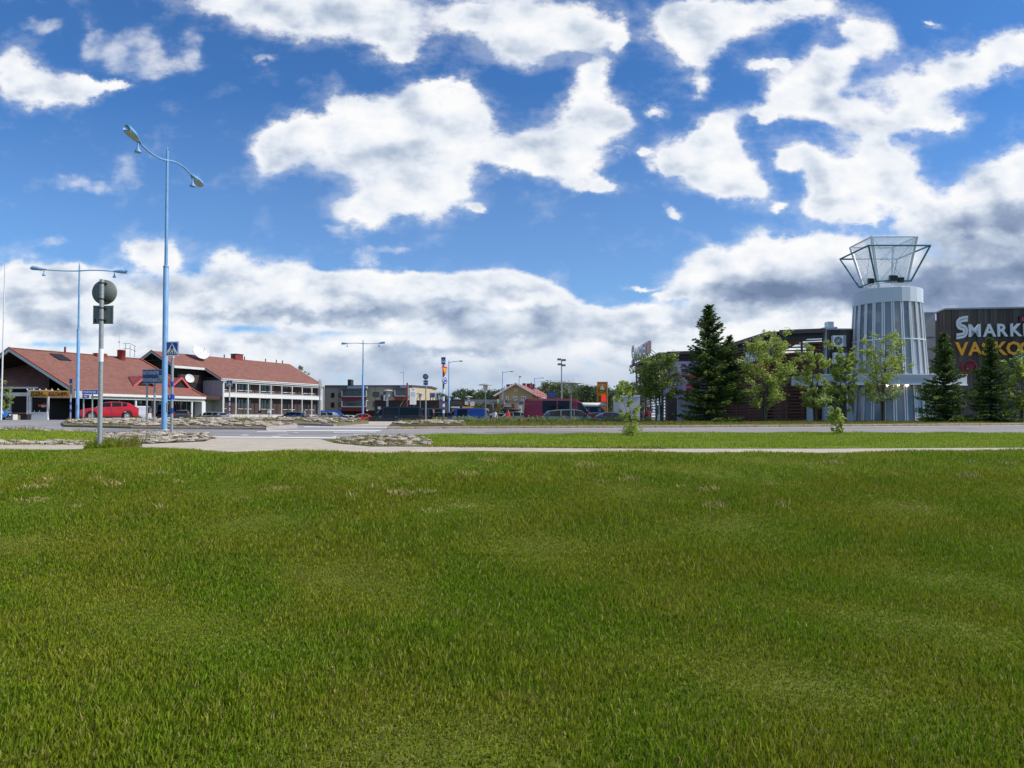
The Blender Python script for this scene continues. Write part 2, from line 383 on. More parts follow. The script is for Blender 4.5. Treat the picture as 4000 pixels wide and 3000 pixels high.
# the road: right arm, roundabout arm on the left
near_r = [(1335, 1717), (1560, 1702), (1700, 1697), (2100, 1695), (2600, 1691), (3200, 1690), (4000, 1692), (4500, 1694)]
kerb_px = [(1513, 1678), (1800, 1675), (2100, 1674), (2600, 1671.5), (3200, 1668), (3500, 1665.5), (4000, 1661.5), (4500, 1658)]
kerb_w = hp(kerb_px)
far_l = [(-55, 62), (-20, 62), (-16.5, 50)] 
road = hp([(-500, 1676), (0, 1679), (400, 1689), (800, 1697), (835, 1712)]) + hp(near_r) + kerb_w[::-1] + [(-5.4, 40), (-8, 45), (-16, 50), (-25, 75), (-70, 75), (-70, 40)]
drape('road', road, M_asph, 0.004)
drape('parking_lot', [(-19, 51), (120, 51), (120, 240), (-48, 240), (-48, 220), (-30, 90)], M_lot, 0.006)
path = hp([(-900, 1772), (0, 1769), (300, 1757), (640, 1759), (900, 1768), (1200, 1773), (2000, 1776), (3000, 1775), (4000, 1766), (4700, 1758), (4700, 1744), (4000, 1750), (3200, 1754), (2500, 1754), (2000, 1750), (1700, 1746), (1450, 1746), (1310, 1733), (1250, 1716), (835, 1711), (800, 1726), (560, 1736), (200, 1737), (0, 1736), (-900, 1734)])
drape('footpath', path, M_path, 0.008)
# far pavement beyond the crossing
drape('pavement', hp([(1300, 1664), (1513, 1664), (1530, 1655), (1800, 1649.5), (2060, 1648), (2060, 1645.5), (1700, 1646), (1440, 1643.5), (1400, 1646), (1440, 1655)]), M_path, 0.011)
# edge of sand at the kerb foot
drape('sand_strip', hp([(x, y + 2.6) for x, y in kerb_px]) + hp([(x, y + 0.2) for x, y in kerb_px[::-1]]), M_sand, 0.009)
M_patch = mat('patched_asphalt', (0.20, 0.19, 0.185), 0.9, var=0.15, vscale=2); M_crack = mat('asphalt_crack', (0.09, 0.085, 0.085), 0.95)
drape('asphalt_patch', hp([(1900, 1687), (2300, 1685), (2330, 1691), (1890, 1693)]), M_patch, 0.006)
drape('asphalt_patch', hp([(300, 1681.5), (620, 1683), (600, 1687), (310, 1685)]), M_patch, 0.006)
for pts_ in ([(3690, 1668), (3760, 1674), (3850, 1679), (3960, 1680)], [(2600, 1684), (2750, 1686), (2900, 1685.5), (3050, 1688)], [(860, 1690), (980, 1694), (1150, 1695), (1280, 1699)], [(1750, 1684), (1830, 1689), (1850, 1694)]):
    w_ = [tuple(hit(*p)[:2]) for p in pts_]
    drape('asphalt_crack', w_ + [(x_, y_ + .035) for x_, y_ in w_[::-1]], M_crack, 0.0125)
# painted crossing
cw = thing('crosswalk', None, None); cw['kind'] = 'structure'
def stripe(pts): drape('crossing_stripe', hp(pts), M_paint, 0.013, kind=None, parent=cw)
stripe([(828, 1706), (1335, 1709.5), (1320, 1714.5), (836, 1710.5)])
stripe([(1040, 1680.5), (1493, 1681.5), (1483, 1686), (1046, 1683.8)])
stripe([(1190, 1667), (1513, 1668.6), (1510, 1672), (1185, 1670)])
for a in ([(1303, 1688.5), (1470, 1688), (1468, 1690.3), (1305, 1691)], [(1003, 1686.5), (1120, 1687), (1118, 1689), (1003, 1688.5)], [(1168, 1689.5), (1173, 1687.6), (1160, 1692), (1140, 1691.4)],
          [(1080, 1697), (1128, 1697.5), (1126, 1699), (1080, 1698.6)], [(1380, 1697), (1432, 1696), (1430, 1698), (1382, 1699)], [(950, 1699), (975, 1699.6), (962, 1702.6), (934, 1702)], [(1300, 1706), (1318, 1703), (1312, 1707), (1296, 1708)], [(1068, 1705), (1100, 1705.8), (1094, 1707.3), (1060, 1707)]):
    stripe(a)
# kerbs: rows of separate stones
def kerb(pts, h=0.11, w=0.17, L=1.2, m=M_conc, name='kerb', rise0=0.004):
    k = thing(name, None, None); k['kind'] = 'structure'
    pts = [Vector((p[0], p[1], 0)) for p in pts]
    cum = [0]
    for a, b in zip(pts, pts[1:]): cum.append(cum[-1] + (b - a).length)
    def at(s):
        for i in range(len(pts) - 1):
            if s <= cum[i + 1] or i == len(pts) - 2: return pts[i].lerp(pts[i + 1], (s - cum[i]) / (cum[i + 1] - cum[i]))
    s = 0.0
    while s < cum[-1] - 0.3:
        e_ = min(s + L, cum[-1]); a = at(s + 0.012); b = at(e_ - 0.012)
        d = (b - a).normalized(); n = Vector((-d.y, d.x, 0)) * w
        j = rnd.uniform(-0.006, 0.006)
        za = gz(a.x, a.y) - 0.05; zb = gz(b.x, b.y) - 0.05; H = h + 0.05 + j
        ch = 0.02
        mb = MB()
        sec = lambda p, z: [(p.x, p.y, z), (p.x, p.y, z + H - ch), (p.x + n.x * ch / w, p.y + n.y * ch / w, z + H), (p.x + n.x, p.y + n.y, z + H), (p.x + n.x, p.y + n.y, z)]
        A, B = sec(a, za), sec(b, zb)
        mb.add(A + B, [(0, 1, 2, 3, 4), (9, 8, 7, 6, 5)] + [(i, i + 5, (i + 1) % 5 + 5, (i + 1) % 5) for i in range(5)])
        obj('kerb_stone', mb, m, k); s = e_
    return k
kerb(kerb_w)
KB = hp([(250, 1668), (380, 1671), (510, 1675), (700, 1676.5), (860, 1677), (1040, 1678)])
# island slabs
def inset(poly, d):
    c = Vector((sum(p[0] for p in poly) / len(poly), sum(p[1] for p in poly) / len(poly)))
    return [tuple(Vector(p) + (c - Vector(p)).normalized() * d) for p in poly]
islB = KB + hp([(1165, 1668)]) + hp([(1010, 1654), (740, 1648), (500, 1646), (300, 1646), (240, 1655)])
drape('traffic_island', islB, M_bed, 0.10, thick=0.16)
kerb(hp([(510, 1675.4), (700, 1677), (860, 1677.6), (1040, 1678.6)]))
apron = hp([(1040, 1678.8), (1163, 1672.5), (1158, 1664), (1060, 1665)])
drape('island_apron', apron, M_conc2, 0.125, thick=0.14)
islC = hp([(737, 1645), (1010, 1654), (1180, 1660.5), (1300, 1665.5), (1440, 1656), (1440, 1650), (1330, 1644.5), (900, 1641), (740, 1641)])
drape('traffic_island', islC, M_bed, 0.10, thick=0.16)
kerb(hp([(737, 1645.4), (1010, 1654.4), (1180, 1661), (1306, 1666)]))
LAWNL = hp([(-600, 1680), (0, 1682), (390, 1691), (405, 1727), (0, 1730), (-600, 1731)])
BEDA = hp([(380, 1700), (470, 1692), (560, 1690), (700, 1693), (790, 1697), (838, 1713), (800, 1723), (700, 1729), (560, 1734), (440, 1737), (385, 1736)])
BEDE = hp([(1295, 1727), (1330, 1715), (1400, 1707), (1560, 1703), (1650, 1712), (1690, 1735), (1640, 1745), (1500, 1745), (1380, 1740)])
BEDD = hp([(1523, 1665), (1810, 1663.6), (1815, 1651), (1700, 1650), (1560, 1655)])
drape('stone_bed', BEDA, M_bed, 0.012); drape('stone_bed', BEDE, M_bed, 0.012); drape('stone_bed', BEDD, M_bed, 0.08, thick=0.1)

def inside(p, poly):
    c = False; n = len(poly)
    for i in range(n):
        a = poly[i]; b = poly[i - 1]
        if (a[1] > p[1]) != (b[1] > p[1]) and p[0] < (b[0] - a[0]) * (p[1] - a[1]) / (b[1] - a[1]) + a[0]: c = not c
    return c
def blobmesh(seed, nu=7, nv=4):
    r_ = random.Random(seed); vs = [(0, 0, 0.5)]; 
    amp = [[1 + r_.uniform(-0.3, 0.3) for _ in range(nu)] for _ in range(nv)]
    for j in range(1, nv):
        t = math.pi * j / nv
        for i in range(nu):
            a = 2 * math.pi * i / nu; k = amp[j][i]
            q = lambda c_: math.copysign(abs(c_) ** 0.8, c_)
            vs.append((0.5 * k * math.sin(t) * q(math.cos(a)), 0.5 * k * math.sin(t) * q(math.sin(a)), 0.5 * k * q(math.cos(t))))
    vs.append((0, 0, -0.5)); fs = [(0, 1 + i, 1 + (i + 1) % nu) for i in range(nu)]
    for j in range(nv - 2):
        for i in range(nu): fs.append((1 + j * nu + i, 1 + (j + 1) * nu + i, 1 + (j + 1) * nu + (i + 1) % nu, 1 + j * nu + (i + 1) % nu))
    L = len(vs) - 1; fs += [(L, L - nu + (i + 1) % nu, L - nu + i) for i in range(nu)]
    return MB().add(vs, fs, True).mesh('stone', M_stone)
STONES = [blobmesh(i) for i in range(7)]
def stones(poly, n, smin, smax, lift, hump=0.0, label='', rowy=None, mind=0.75, cap=300, keep=None):
    r_ = random.Random(int(abs(poly[0][0]) * 100) + n)
    root = thing('stone_paving', None, None); root['kind'] = 'structure'
    x0 = min(p[0] for p in poly); x1 = max(p[0] for p in poly); y0 = min(p[1] for p in poly); y1 = max(p[1] for p in poly)
    put = []; tries = 0
    while len(put) < n and tries < n * 60:
        tries += 1; p = (r_.uniform(x0, x1), r_.uniform(y0, y1)); 
        if not inside(p, poly): continue
        if keep and not keep(p): continue
        s = smin + (smax - smin) * r_.random() ** 1.8
        if any((p[0] - q[0]) ** 2 + ((p[1] - q[1]) * 1.25) ** 2 < ((s + q[2]) / 2 * mind) ** 2 for q in put): continue
        put.append((p[0], p[1], s))
    put.sort(key=lambda q: q[1]); 
    cx, cy = (x0 + x1) / 2, (y0 + y1) / 2
    rest = MB()
    for i, (x, y, s) in enumerate(put):
        e2 = min(1, ((x - cx) / (x1 - x0) * 2) ** 2 + ((y - cy) / (y1 - y0) * 2) ** 2)
        h = hump * (1 - e2)
        M = Matrix.Translation((x, y, gz(x, y) + lift + h + s * 0.08)) @ Matrix.Rotation(r_.uniform(-0.5, 0.5), 4, 'Z') @ Matrix.Rotation(r_.uniform(-0.25, 0.25), 4, 'Y') @ Matrix.Diagonal((s * r_.uniform(0.95, 1.4), s * r_.uniform(0.75, 1), s * r_.uniform(0.22, 0.36), 1))
        me = r_.choice(STONES)
        if i < cap:
            o = obj('stone', me, None, root); o.matrix_local = M
        else: rest.add([M @ v.co for v in me.vertices], [tuple(f.vertices) for f in me.polygons], True)
    if rest.v: tag(obj('stones', rest, M_stone, root), kind='stuff')
    return root
stones(BEDA, 300, 0.11, 0.34, 0.01, 0.06, mind=0.82)
stones(hp([(-600, 1728), (0, 1727), (390, 1729), (395, 1739), (0, 1739), (-600, 1738)]), 90, 0.14, 0.36, 0.01)
stones(hp([(-200, 1674), (0, 1676), (390, 1688), (395, 1693), (0, 1682), (-200, 1680)]), 70, 0.14, 0.3, 0.01)
stones(inset(islB, 0.3), 300, 0.22, 0.5, 0.12, 0.04, mind=0.8)
stones(inset(islC, 0.4), 200, 0.22, 0.5, 0.12, 0.04, mind=0.8)
stones(BEDE, 120, 0.10, 0.30, 0.0, 0.03, mind=1.1)
stones(inset(BEDD, 0.15), 150, 0.16, 0.42, 0.1, 0.03)

# ---- grass: blades as real geometry
def grass(name, poly_or_fn, n, h, w, m, seed, dens=None, lean=0.5, box_=None):
    r_ = np.random.RandomState(seed)
    x0, x1, y0, y1 = box_
    px_ = r_.uniform(x0, x1, n); py_ = r_.uniform(y0, y1, n)
    k = poly_or_fn(px_, py_); px_, py_ = px_[k], py_[k]; n = len(px_)
    zz_ = np.interp(py_, [q[0] for q in PROF], [q[1] for q in PROF])
    hh = h * r_.uniform(0.45, 1.25, n) * (0.75 + 0.5 * np.sin(px_ * 1.7 + 1.3 * np.sin(py_ * 1.1)) * np.sin(py_ * 2.3 + px_ * 0.6))
    a = r_.uniform(0, 2 * np.pi, n); ln = r_.uniform(0.1, lean, n) * hh; b = r_.uniform(0, 2 * np.pi, n)
    ww = w * r_.uniform(0.6, 1.3, n)
    cx, sx_ = np.cos(a) * ww / 2, np.sin(a) * ww / 2; lx, ly = np.cos(b) * ln + 0.12 * hh, np.sin(b) * ln
    V_ = np.empty((n, 5, 3), np.float32)
    V_[:, 0] = np.stack([px_ - cx, py_ - sx_, zz_ - 0.01], 1); V_[:, 1] = np.stack([px_ + cx, py_ + sx_, zz_ - 0.01], 1)
    V_[:, 2] = np.stack([px_ + cx * .8 + lx * .35, py_ + sx_ * .8 + ly * .35, zz_ + hh * .6], 1)
    V_[:, 3] = np.stack([px_ - cx * .8 + lx * .35, py_ - sx_ * .8 + ly * .35, zz_ + hh * .6], 1)
    V_[:, 4] = np.stack([px_ + lx, py_ + ly, zz_ + hh], 1)
    me = bpy.data.meshes.new(name); me.vertices.add(n * 5); me.vertices.foreach_set('co', V_.ravel())
    base = (np.arange(n) * 5)[:, None]
    li = np.concatenate([base + np.array([[0, 1, 2, 3]]), base + np.array([[3, 2, 4]])], 1).ravel()
    me.loops.add(n * 7); me.loops.foreach_set('vertex_index', li.astype(np.int32))
    me.polygons.add(n * 2); st = np.stack([np.arange(n) * 7, np.arange(n) * 7 + 4], 1).ravel()
    me.polygons.foreach_set('loop_start', st.astype(np.int32))
    me.update(calc_edges=True); me.validate(); me.materials.append(m)
    return tag(obj(name, me), kind='stuff')
def grassmat(name, c1, c2, c3):
    m = mat(name, c1, 0.7, spec=0.12); t = m.node_tree; b = t.nodes['Principled BSDF']
    ge = N('ShaderNodeNewGeometry', t); tcn = N('ShaderNodeTexCoord', t)
    rv = ge.outputs['Random Per Island']
    big = noise(tcn.outputs['Object'], 0.9, 4, 0.6, tree=t)
    a_ = mixc(rng(big, 0.35, 0.65, tree=t), (*c1, 1), (*c2, 1), tree=t)
    a_ = mixc(rng(rv, 0.86, 0.93, tree=t), a_, (*c3, 1), tree=t)
    k = rng(mth('FRACT', mth('MULTIPLY', rv, 13.7, tree=t), tree=t), 0, 1, 0.75, 1.25, tree=t)
    v_ = N('ShaderNodeVectorMath', t, operation='SCALE'); lk(a_, v_.inputs[0], t); lk(k, v_.inputs['Scale'], t)
    lk(v_.outputs[0], b.inputs['Base Color'], t)
    tr = N('ShaderNodeBsdfTranslucent', t); lk(v_.outputs[0], tr.inputs[0], t)
    mx = N('ShaderNodeMixShader', t); mx.inputs[0].default_value = 0.35
    lk(b.outputs[0], mx.inputs[1], t); lk(tr.outputs[0], mx.inputs[2], t); lk(mx.outputs[0], t.nodes['Material Output'].inputs[0], t)
    return m
G1 = grassmat('bank_grass', (0.17, 0.265, 0.010), (0.245, 0.275, 0.016), (0.38, 0.31, 0.10))
G2 = grassmat('lawn_grass', (0.25, 0.36, 0.025), (0.34, 0.40, 0.04), (0.42, 0.40, 0.12))
G3 = grassmat('verge_grass', (0.18, 0.19, 0.03), (0.25, 0.22, 0.05), (0.34, 0.26, 0.12))
M_lawn = mat('lawn_ground', (0.17, 0.23, 0.02), 0.95, spec=0.1, var=0.2, vscale=1.5, col2=(0.20, 0.23, 0.035))
def polyfn(poly):
    P_ = np.array(poly)
    def f(x, y):
        c = np.zeros(len(x), bool)
        for i in range(len(P_)):
            a = P_[i]; b = P_[i - 1]
            with np.errstate(divide='ignore', invalid='ignore'):
                c ^= ((a[1] > y) != (b[1] > y)) & (x < (b[0] - a[0]) * (y - a[1]) / (b[1] - a[1]) + a[0])
        return c
    return f
edge = np.array(path[:11]); ex = edge[:, 0]; ey = edge[:, 1]
bank = lambda x, y: (np.abs(x) < y * 0.76 + 0.4) & (y < np.interp(x, ex, ey) + 0.05 * np.sin(x * 9) + 0.06 * np.sin(x * 3.1 + 1) + 0.14)
GN = grassmat('near_path_grass', (0.20, 0.31, 0.015), (0.29, 0.33, 0.025), (0.42, 0.35, 0.12))
far_bank = lambda x, y: bank(x, y) & (y + 0.5 * np.sin(x * 1.3 + 7 * y) * np.sin(x * 17 + y * 5) > 10.7)
low_bank = lambda x, y: bank(x, y) & (y + 0.5 * np.sin(x * 1.3 + 7 * y) * np.sin(x * 17 + y * 5) <= 10.7)
grass('bank_grass', far_bank, 200000, 0.065, 0.011, GN, 8, box_=(-10.5, 10.5, 10.1, 13.9), lean=0.6)
grass('bank_grass', low_bank, 340000, 0.06, 0.010, G1, 1, box_=(-9, 9, 7.2, 11.3), lean=0.6)
grass('bank_grass', bank, 380000, 0.055, 0.009, G1, 2, box_=(-6.2, 6.2, 2.9, 7.3), lean=0.7)
LAWNR = hp([(1600, 1744), (1700, 1738), (1660, 1708), (1600, 1701), (1700, 1697.5), (2100, 1695.5), (2600, 1691.5), (3200, 1690.5), (4000, 1692.5), (4500, 1694.5), (4700, 1743), (4000, 1749), (3200, 1753), (2500, 1753), (2000, 1749)])
drape('lawn', LAWNR, M_lawn, 0.010); drape('lawn', LAWNL, M_lawn, 0.010)
grass('lawn_grass', polyfn(LAWNR), 330000, 0.07, 0.014, G2, 3, box_=(-6, 27, 14, 31))
grass('lawn_grass', polyfn(LAWNL), 60000, 0.09, 0.016, G2, 4, box_=(-26, -9, 18, 29))
VERGE = hp([(1830, 1662.5), (2100, 1661.5), (2600, 1659), (3200, 1656), (3500, 1654.5), (4000, 1649), (4500, 1645)]) + [(36, 43.5), (-1, 43.5), (-2.6, 39)]
grass('verge_grass', polyfn(VERGE), 60000, 0.10, 0.03, G3, 5, box_=(-4, 38, 30, 44))
for k_ in range(34):
    yk_ = rnd.uniform(8.8, 12.0); xk_ = rnd.uniform(-.7, .7) * yk_
    grass('dry_tuft', (lambda cx_, cy_, r2_: lambda a, b: (a - cx_) ** 2 + (b - cy_) ** 2 * 3 < r2_)(xk_, yk_, rnd.uniform(.006, .05)), 260, 0.085, 0.009, mat('dry_grass', (.50, .40, .14), .8), 300 + k_, box_=(xk_ - .22, xk_ + .22, yk_ - .15, yk_ + .15), lean=1.2)
rings = [(-8.2, 14.3, 0.7, 700, .32), (X(672, 28), 28, .6, 160, .2)]
def tuft(x, y, r, n, h, m=G3, seed=9): 
    return grass('tall_grass', lambda a, b: (a - x) ** 2 + (b - y) ** 2 < r * r, int(n * 1.3), h, 0.016, m, seed, box_=(x - r, x + r, y - r, y + r), lean=0.9)
tuft(X(392, 14.2), 14.3, 0.33, 1500, 0.24, G1, 10); tuft(X(440, 14.6), 14.7, 0.5, 500, 0.25, G3, 11)
for i, (poly, n, h) in enumerate(((BEDA, 2500, .16), (BEDE, 4200, .09), (islB, 3500, .25), (islC, 4500, .28), (BEDD, 1800, .2), (hp([(-600, 1677), (0, 1678), (400, 1688), (395, 1694), (0, 1684), (-600, 1683)]), 3500, .2), (hp([(-300,1729),(400,1728),(400,1741),(-300,1741)]),1500,.1), (hp([(1700,1740),(2100,1749),(2600,1753),(2600,1756),(1650,1748)]),5000,.07))):
    bx = (min(p[0] for p in poly), max(p[0] for p in poly), min(p[1] for p in poly), max(p[1] for p in poly))
    o = grass('weeds', polyfn(poly), n, h, 0.02, G3, 20 + i, box_=bx, lean=1.0)
    if i in (2, 3, 4): o.location.z = 0.1
# ---------------------------------------------------------------- buildings on the left
def tilemat(name, col, rot=0.0, pitch=0.35):
    """clay tiles too far away to pick apart: courses as fine relief"""
    m = mat(name, col, 0.8, var=0.16, vscale=1.2, col2=(col[0] * 0.84, col[1] * 0.8, col[2] * 0.8))
    t = m.node_tree; b = t.nodes['Principled BSDF']
    tcn = N('ShaderNodeTexCoord', t); sp = N('ShaderNodeSeparateXYZ', t); lk(tcn.outputs['Object'], sp.inputs[0], t)
    z = mth('FRACT', mth('MULTIPLY', sp.outputs[2], 1 / (pitch * 0.42), tree=t), tree=t)
    xw = mth('SINE', mth('MULTIPLY', sp.outputs[0], 2 * math.pi / 0.3, tree=t), tree=t)
    bn = N('ShaderNodeBump', t); bn.inputs['Strength'].default_value = 0.6; bn.inputs['Distance'].default_value = 0.06
    lk(mth('ADD', z, mth('MULTIPLY', xw, 0.35, tree=t), tree=t), bn.inputs['Height'], t); lk(bn.outputs[0], b.inputs['Normal'], t)
    return m
def boardmat(name, col, axis=2, pitch=0.14, rough=0.8, var=0.15, depth=0.02, col2=None):
    m = mat(name, col, rough, var=var, vscale=1.5, col2=col2)
    t = m.node_tree; b = t.nodes['Principled BSDF']
    tcn = N('ShaderNodeTexCoord', t); sp = N('ShaderNodeSeparateXYZ', t); lk(tcn.outputs['Object'], sp.inputs[0], t)
    z = mth('FRACT', mth('MULTIPLY', sp.outputs[axis], 1 / pitch, tree=t), tree=t)
    bn = N('ShaderNodeBump', t); bn.inputs['Strength'].default_value = 0.8; bn.inputs['Distance'].default_value = depth
    lk(rng(z, 0.0, 0.25, tree=t), bn.inputs['Height'], t); lk(bn.outputs[0], b.inputs['Normal'], t)
    return m
M_tile = tilemat('red_roof_tiles', (0.25, 0.105, 0.074))
M_tile2 = tilemat('red_dormer_metal', (0.42, 0.10, 0.09))
M_brown = boardmat('brown_boards', (0.068, 0.040, 0.033))
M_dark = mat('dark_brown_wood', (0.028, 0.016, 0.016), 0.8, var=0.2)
M_white = mat('white_paint', (0.70, 0.69, 0.67), 0.6, var=0.05, vscale=1)
M_offw = mat('old_white_paint', (0.60, 0.58, 0.56), 0.7, var=0.08, vscale=1)
M_plast = mat('grey_plaster', (0.50, 0.47, 0.47), 0.85, var=0.12, vscale=0.8)
M_glass = mat('window_glass', (0.02, 0.028, 0.035), 0.04, spec=0.9)
M_redm = mat('red_metal', (0.24, 0.035, 0.03), 0.5, var=0.15)
M_blk = mat('black_metal', (0.02, 0.02, 0.022), 0.5)
M_rail = mat('red_verge_board', (0.40, 0.09, 0.05), 0.6, var=0.2)

class Loc:
    """local frame of a building: s along the facade, t into the building, z up (z relative to the world)"""
    def __init__(q, org, e):
        q.o = Vector((org[0], org[1], 0)); q.e = Vector((e[0], e[1], 0)).normalized(); q.n = Vector((q.e.y, -q.e.x, 0))
        q.M = Matrix(((q.e.x, -q.n.x, 0, org[0]), (q.e.y, -q.n.y, 0, org[1]), (0, 0, 1, 0), (0, 0, 0, 1)))
def root_at(name, label, cat, L, group=None):
    r = thing(name, label, cat, group=group); r.matrix_world = L.M; return r
def bx(name, a, b, m, p): return obj(name, MB().box(a, b), m, p)
def window(p, s0, s1, z0, z1, t=0.0, fw=0.07, fm=None, mull=1, proud=0.03, sill=True, name='window', inv=False):
    """window in the facade plane t, facing -t: frame, pane, sill"""
    fr = MB(); d = -1
    y0, y1 = t - proud, t + 0.02
    fr.box((s0, y0, z0), (s1, y1, z0 + fw)); fr.box((s0, y0, z1 - fw), (s1, y1, z1))
    fr.box((s0, y0, z0 + fw), (s0 + fw, y1, z1 - fw)); fr.box((s1 - fw, y0, z0 + fw), (s1, y1, z1 - fw))
    for k in range(1, mull):
        c = s0 + (s1 - s0) * k / mull; fr.box((c - fw / 2, y0 + 0.004, z0 + fw), (c + fw / 2, y1, z1 - fw))
    w = obj(name, fr, fm or M_dark, p)
    bx('pane', (s0 + fw * .5, t - proud * 0.4, z0 + fw * .5), (s1 - fw * .5, t + 0.01, z1 - fw * .5), M_glass, w)
    if sill: bx('sill', (s0 - 0.05, t - 0.12, z0 - 0.07), (s1 + 0.05, t - 0.001, z0 - 0.002), M_white, w)
    return w

# ---- hotel wing
L = Loc((-44.9, 110), (0.42, 0.9075)); G0 = gz(-44.9, 110)
H = root_at('hotel_wing', 'long two storey hotel wing with red tiled roof, brown boarding and white posts and bands', 'hotel', L)
zr = 10.06 + EYE; ze = 6.5 + EYE; s0, s1, tr_, T = -6.1, 22.6, 7.1, 14.2
slope = (zr - ze) / (tr_ + 0.0)
zroof = lambda t: zr - slope * abs(tr_ - t)
zb = 3.25 + EYE; zp = 0.45 + EYE    # underside of band, plinth top
bx('wall', (0, 0.02, G0 - 0.3), (s1, T, zroof(0.02) - 0.25), M_brown, H)
main = MB(); main.prism([(s0 + 1.2, 3.2, G0 - .3), (s0 + 1.2, T, G0 - .3), (s0 + 1.2, T, zroof(T) - .2), (s0 + 1.2, tr_, zr - .2), (s0 + 1.2, 3.2, zroof(3.2) - .2)], (s1 - s0 - 1.3, 0, 0))
obj('gable_wall', main, M_dark, H)
bx('side_wall', (-0.25, -0.9, G0 - .3), (-0.003, 3.2, zroof(-0.9) - 0.3), M_plast, H)
for sgn in (0,):
    ov = 0.9
    def slab(s_a, s_b, t_a, t_b, m, name, th=0.22):
        q = [(s_a, t_a, zroof(t_a)), (s_a, t_b, zroof(t_b)), (s_a, t_b, zroof(t_b) - th), (s_a, t_a, zroof(t_a) - th)]
        return obj(name, MB().prism(q, (s_b - s_a, 0, 0)), m, H)
    rf = slab(s0 - 0.2, s1 + 0.5, tr_, T + ov, M_tile, 'roof')
    slab(-0.6, s1 + 0.5, -1.0, tr_ - 0.002, M_tile, 'roof'); slab(s0 - 0.2, -0.602, 2.4, tr_ - 0.002, M_tile, 'roof')
for ta_, tb2_ in ((2.5, tr_ - .02), (tr_ + .02, T)):
    q = [(s0 - .15, ta_, zroof(ta_) - .23), (s0 - .15, tb2_, zroof(tb2_) - .23), (s0 - .15, tb2_, zroof(tb2_) - .27), (s0 - .15, ta_, zroof(ta_) - .27)]
    obj('soffit', MB().prism(q, (1.3, 0, 0)), M_dark, H)
ch = bx('chimney', (9.5, 6.6, zr - 0.4), (11.2, 7.7, zr + 0.75), M_redm, rf)
bx('chimney_cap', (9.4, 6.5, zr + 0.755), (11.3, 7.8, zr + 0.83), M_blk, rf)
for s_ in (4.0, 8.0, 12.5, 17.5, 20.2, 21.8): obj('vent_pipe', MB().tube([(s_, 7.6, zr - 0.3), (s_, 7.6, zr + 0.6)], 0.09), M_blk, rf)
# fascias and rakes
bx('fascia', (-0.6, -1.1, zroof(-1) - 0.35), (s1 + 0.5, -1.003, zroof(-1) - 0.01), M_white, H)
bx('gutter', (-0.6, -1.22, zroof(-1) - 0.12), (s1 + 0.5, -1.103, zroof(-1)), M_white, H)
bx('fascia', (s0 - .2, 2.3, zroof(2.4) - 0.35), (-0.6, 2.397, zroof(2.4) - 0.01), M_white, H)
def rake(sx_, ta, tb, m, w=0.1, hh=0.34, off=0.0, name='rake_board'):
    q = [(sx_, ta, zroof(ta) + off), (sx_, tb, zroof(tb) + off), (sx_, tb, zroof(tb) + off - hh), (sx_, ta, zroof(ta) + off - hh)]
    obj(name, MB().prism(q, (-w, 0, 0)), m, H)
rake(s0 - .203, 2.4, tr_, M_offw); rake(s0 - .203, tr_, T + .9, M_offw); rake(-0.603, -1.1, 2.4, M_offw)
rake(s0 - .203, 2.4, tr_, M_rail, .14, .13, .12); rake(s0 - .203, tr_, T + .9, M_rail, .14, .13, .12); rake(-0.603, -1.1, 2.4, M_rail, .14, .13, .12)
rake(s1 + .603, -1.1, tr_, M_white)
for i in range(1, 5):   # truss in the open gable
    pass
obj('gable_truss', MB().beam((s0 - 0.1, tr_, zr - .3), (s0 - 0.1, tr_, zr - 1.6), .12).beam((s0 - .1, tr_ - 2.2, zr - 1.45), (s0 - .1, tr_ + 2.2, zr - 1.45), .12), M_dark, H)
# soffit band, middle balcony band, plinth
bx('upper_band', (-0.003, -0.9, zroof(-1) - 0.62), (s1 + .1, -0.78, zroof(-1) - 0.36), M_offw, H)
bx('soffit', (-0.003, -0.775, zroof(-1) - 0.42), (s1 + .1, 0.01, zroof(-1) - 0.36), M_white, H)
for (za, zb_, nm) in ((zb - .03, zb + .62, 'middle_band'), (G0 - .3, zp, 'plinth')):
    bx(nm, (0.0, -0.86, za), (s1 + .1, 0.015, zb_), M_white, H)
bx('band_rail', (-.05, -0.93, zb + .665), (s1 + .15, -0.80, zb + .72), M_white, H)
bx('band_rail', (-.05, -0.93, zp + .045), (s1 + .15, -0.80, zp + .10), M_white, H)
bx('end_wall', (s1 + .105, -0.9, G0 - .3), (s1 + .3, 1.5, zroof(-1) - .36), M_white, H)
bays = 9; bw = s1 / bays
for i in range(bays + 1):
    s_ = min(max(i * bw, 0.08), s1 - 0.02)
    bx('post', (s_ - .06, -0.84, zb + .625), (s_ + .06, -0.68, zroof(-1) - .365), M_white, H)
    bx('post', (s_ - .06, -0.84, zp + .005), (s_ + .06, -0.68, zb - .035), M_white, H)
for lv, (z0, z1) in enumerate(((zb + 1.12, zroof(-1) - .5), (zp + 1.0, zb - .28))):
    for i in range(bays):
        lo = i * bw
        if i == 0: a, b = lo + .1, lo + 1.25
        elif i % 2 == 1: a, b = lo + bw - 1.35, lo + bw - .15
        else: a, b = lo + .2, lo + 1.45
        window(H, a, b, z0, z1, 0.02)
for i in range(bays):  # drainpipe and floor lights
    pass
obj('drainpipe', MB().tube([(-.1, -1.15, zroof(-1) - .15), (-.3, -1.0, zroof(-1) - .9), (-.3, -1.0, G0)], 0.06, 6), M_white, H)
obj('drainpipe', MB().tube([(s1 + .4, -1.15, zroof(-1) - .15), (s1 + .5, -1.0, zroof(-1) - .9), (s1 + .5, -1.0, G0)], 0.07, 6), M_white, H)
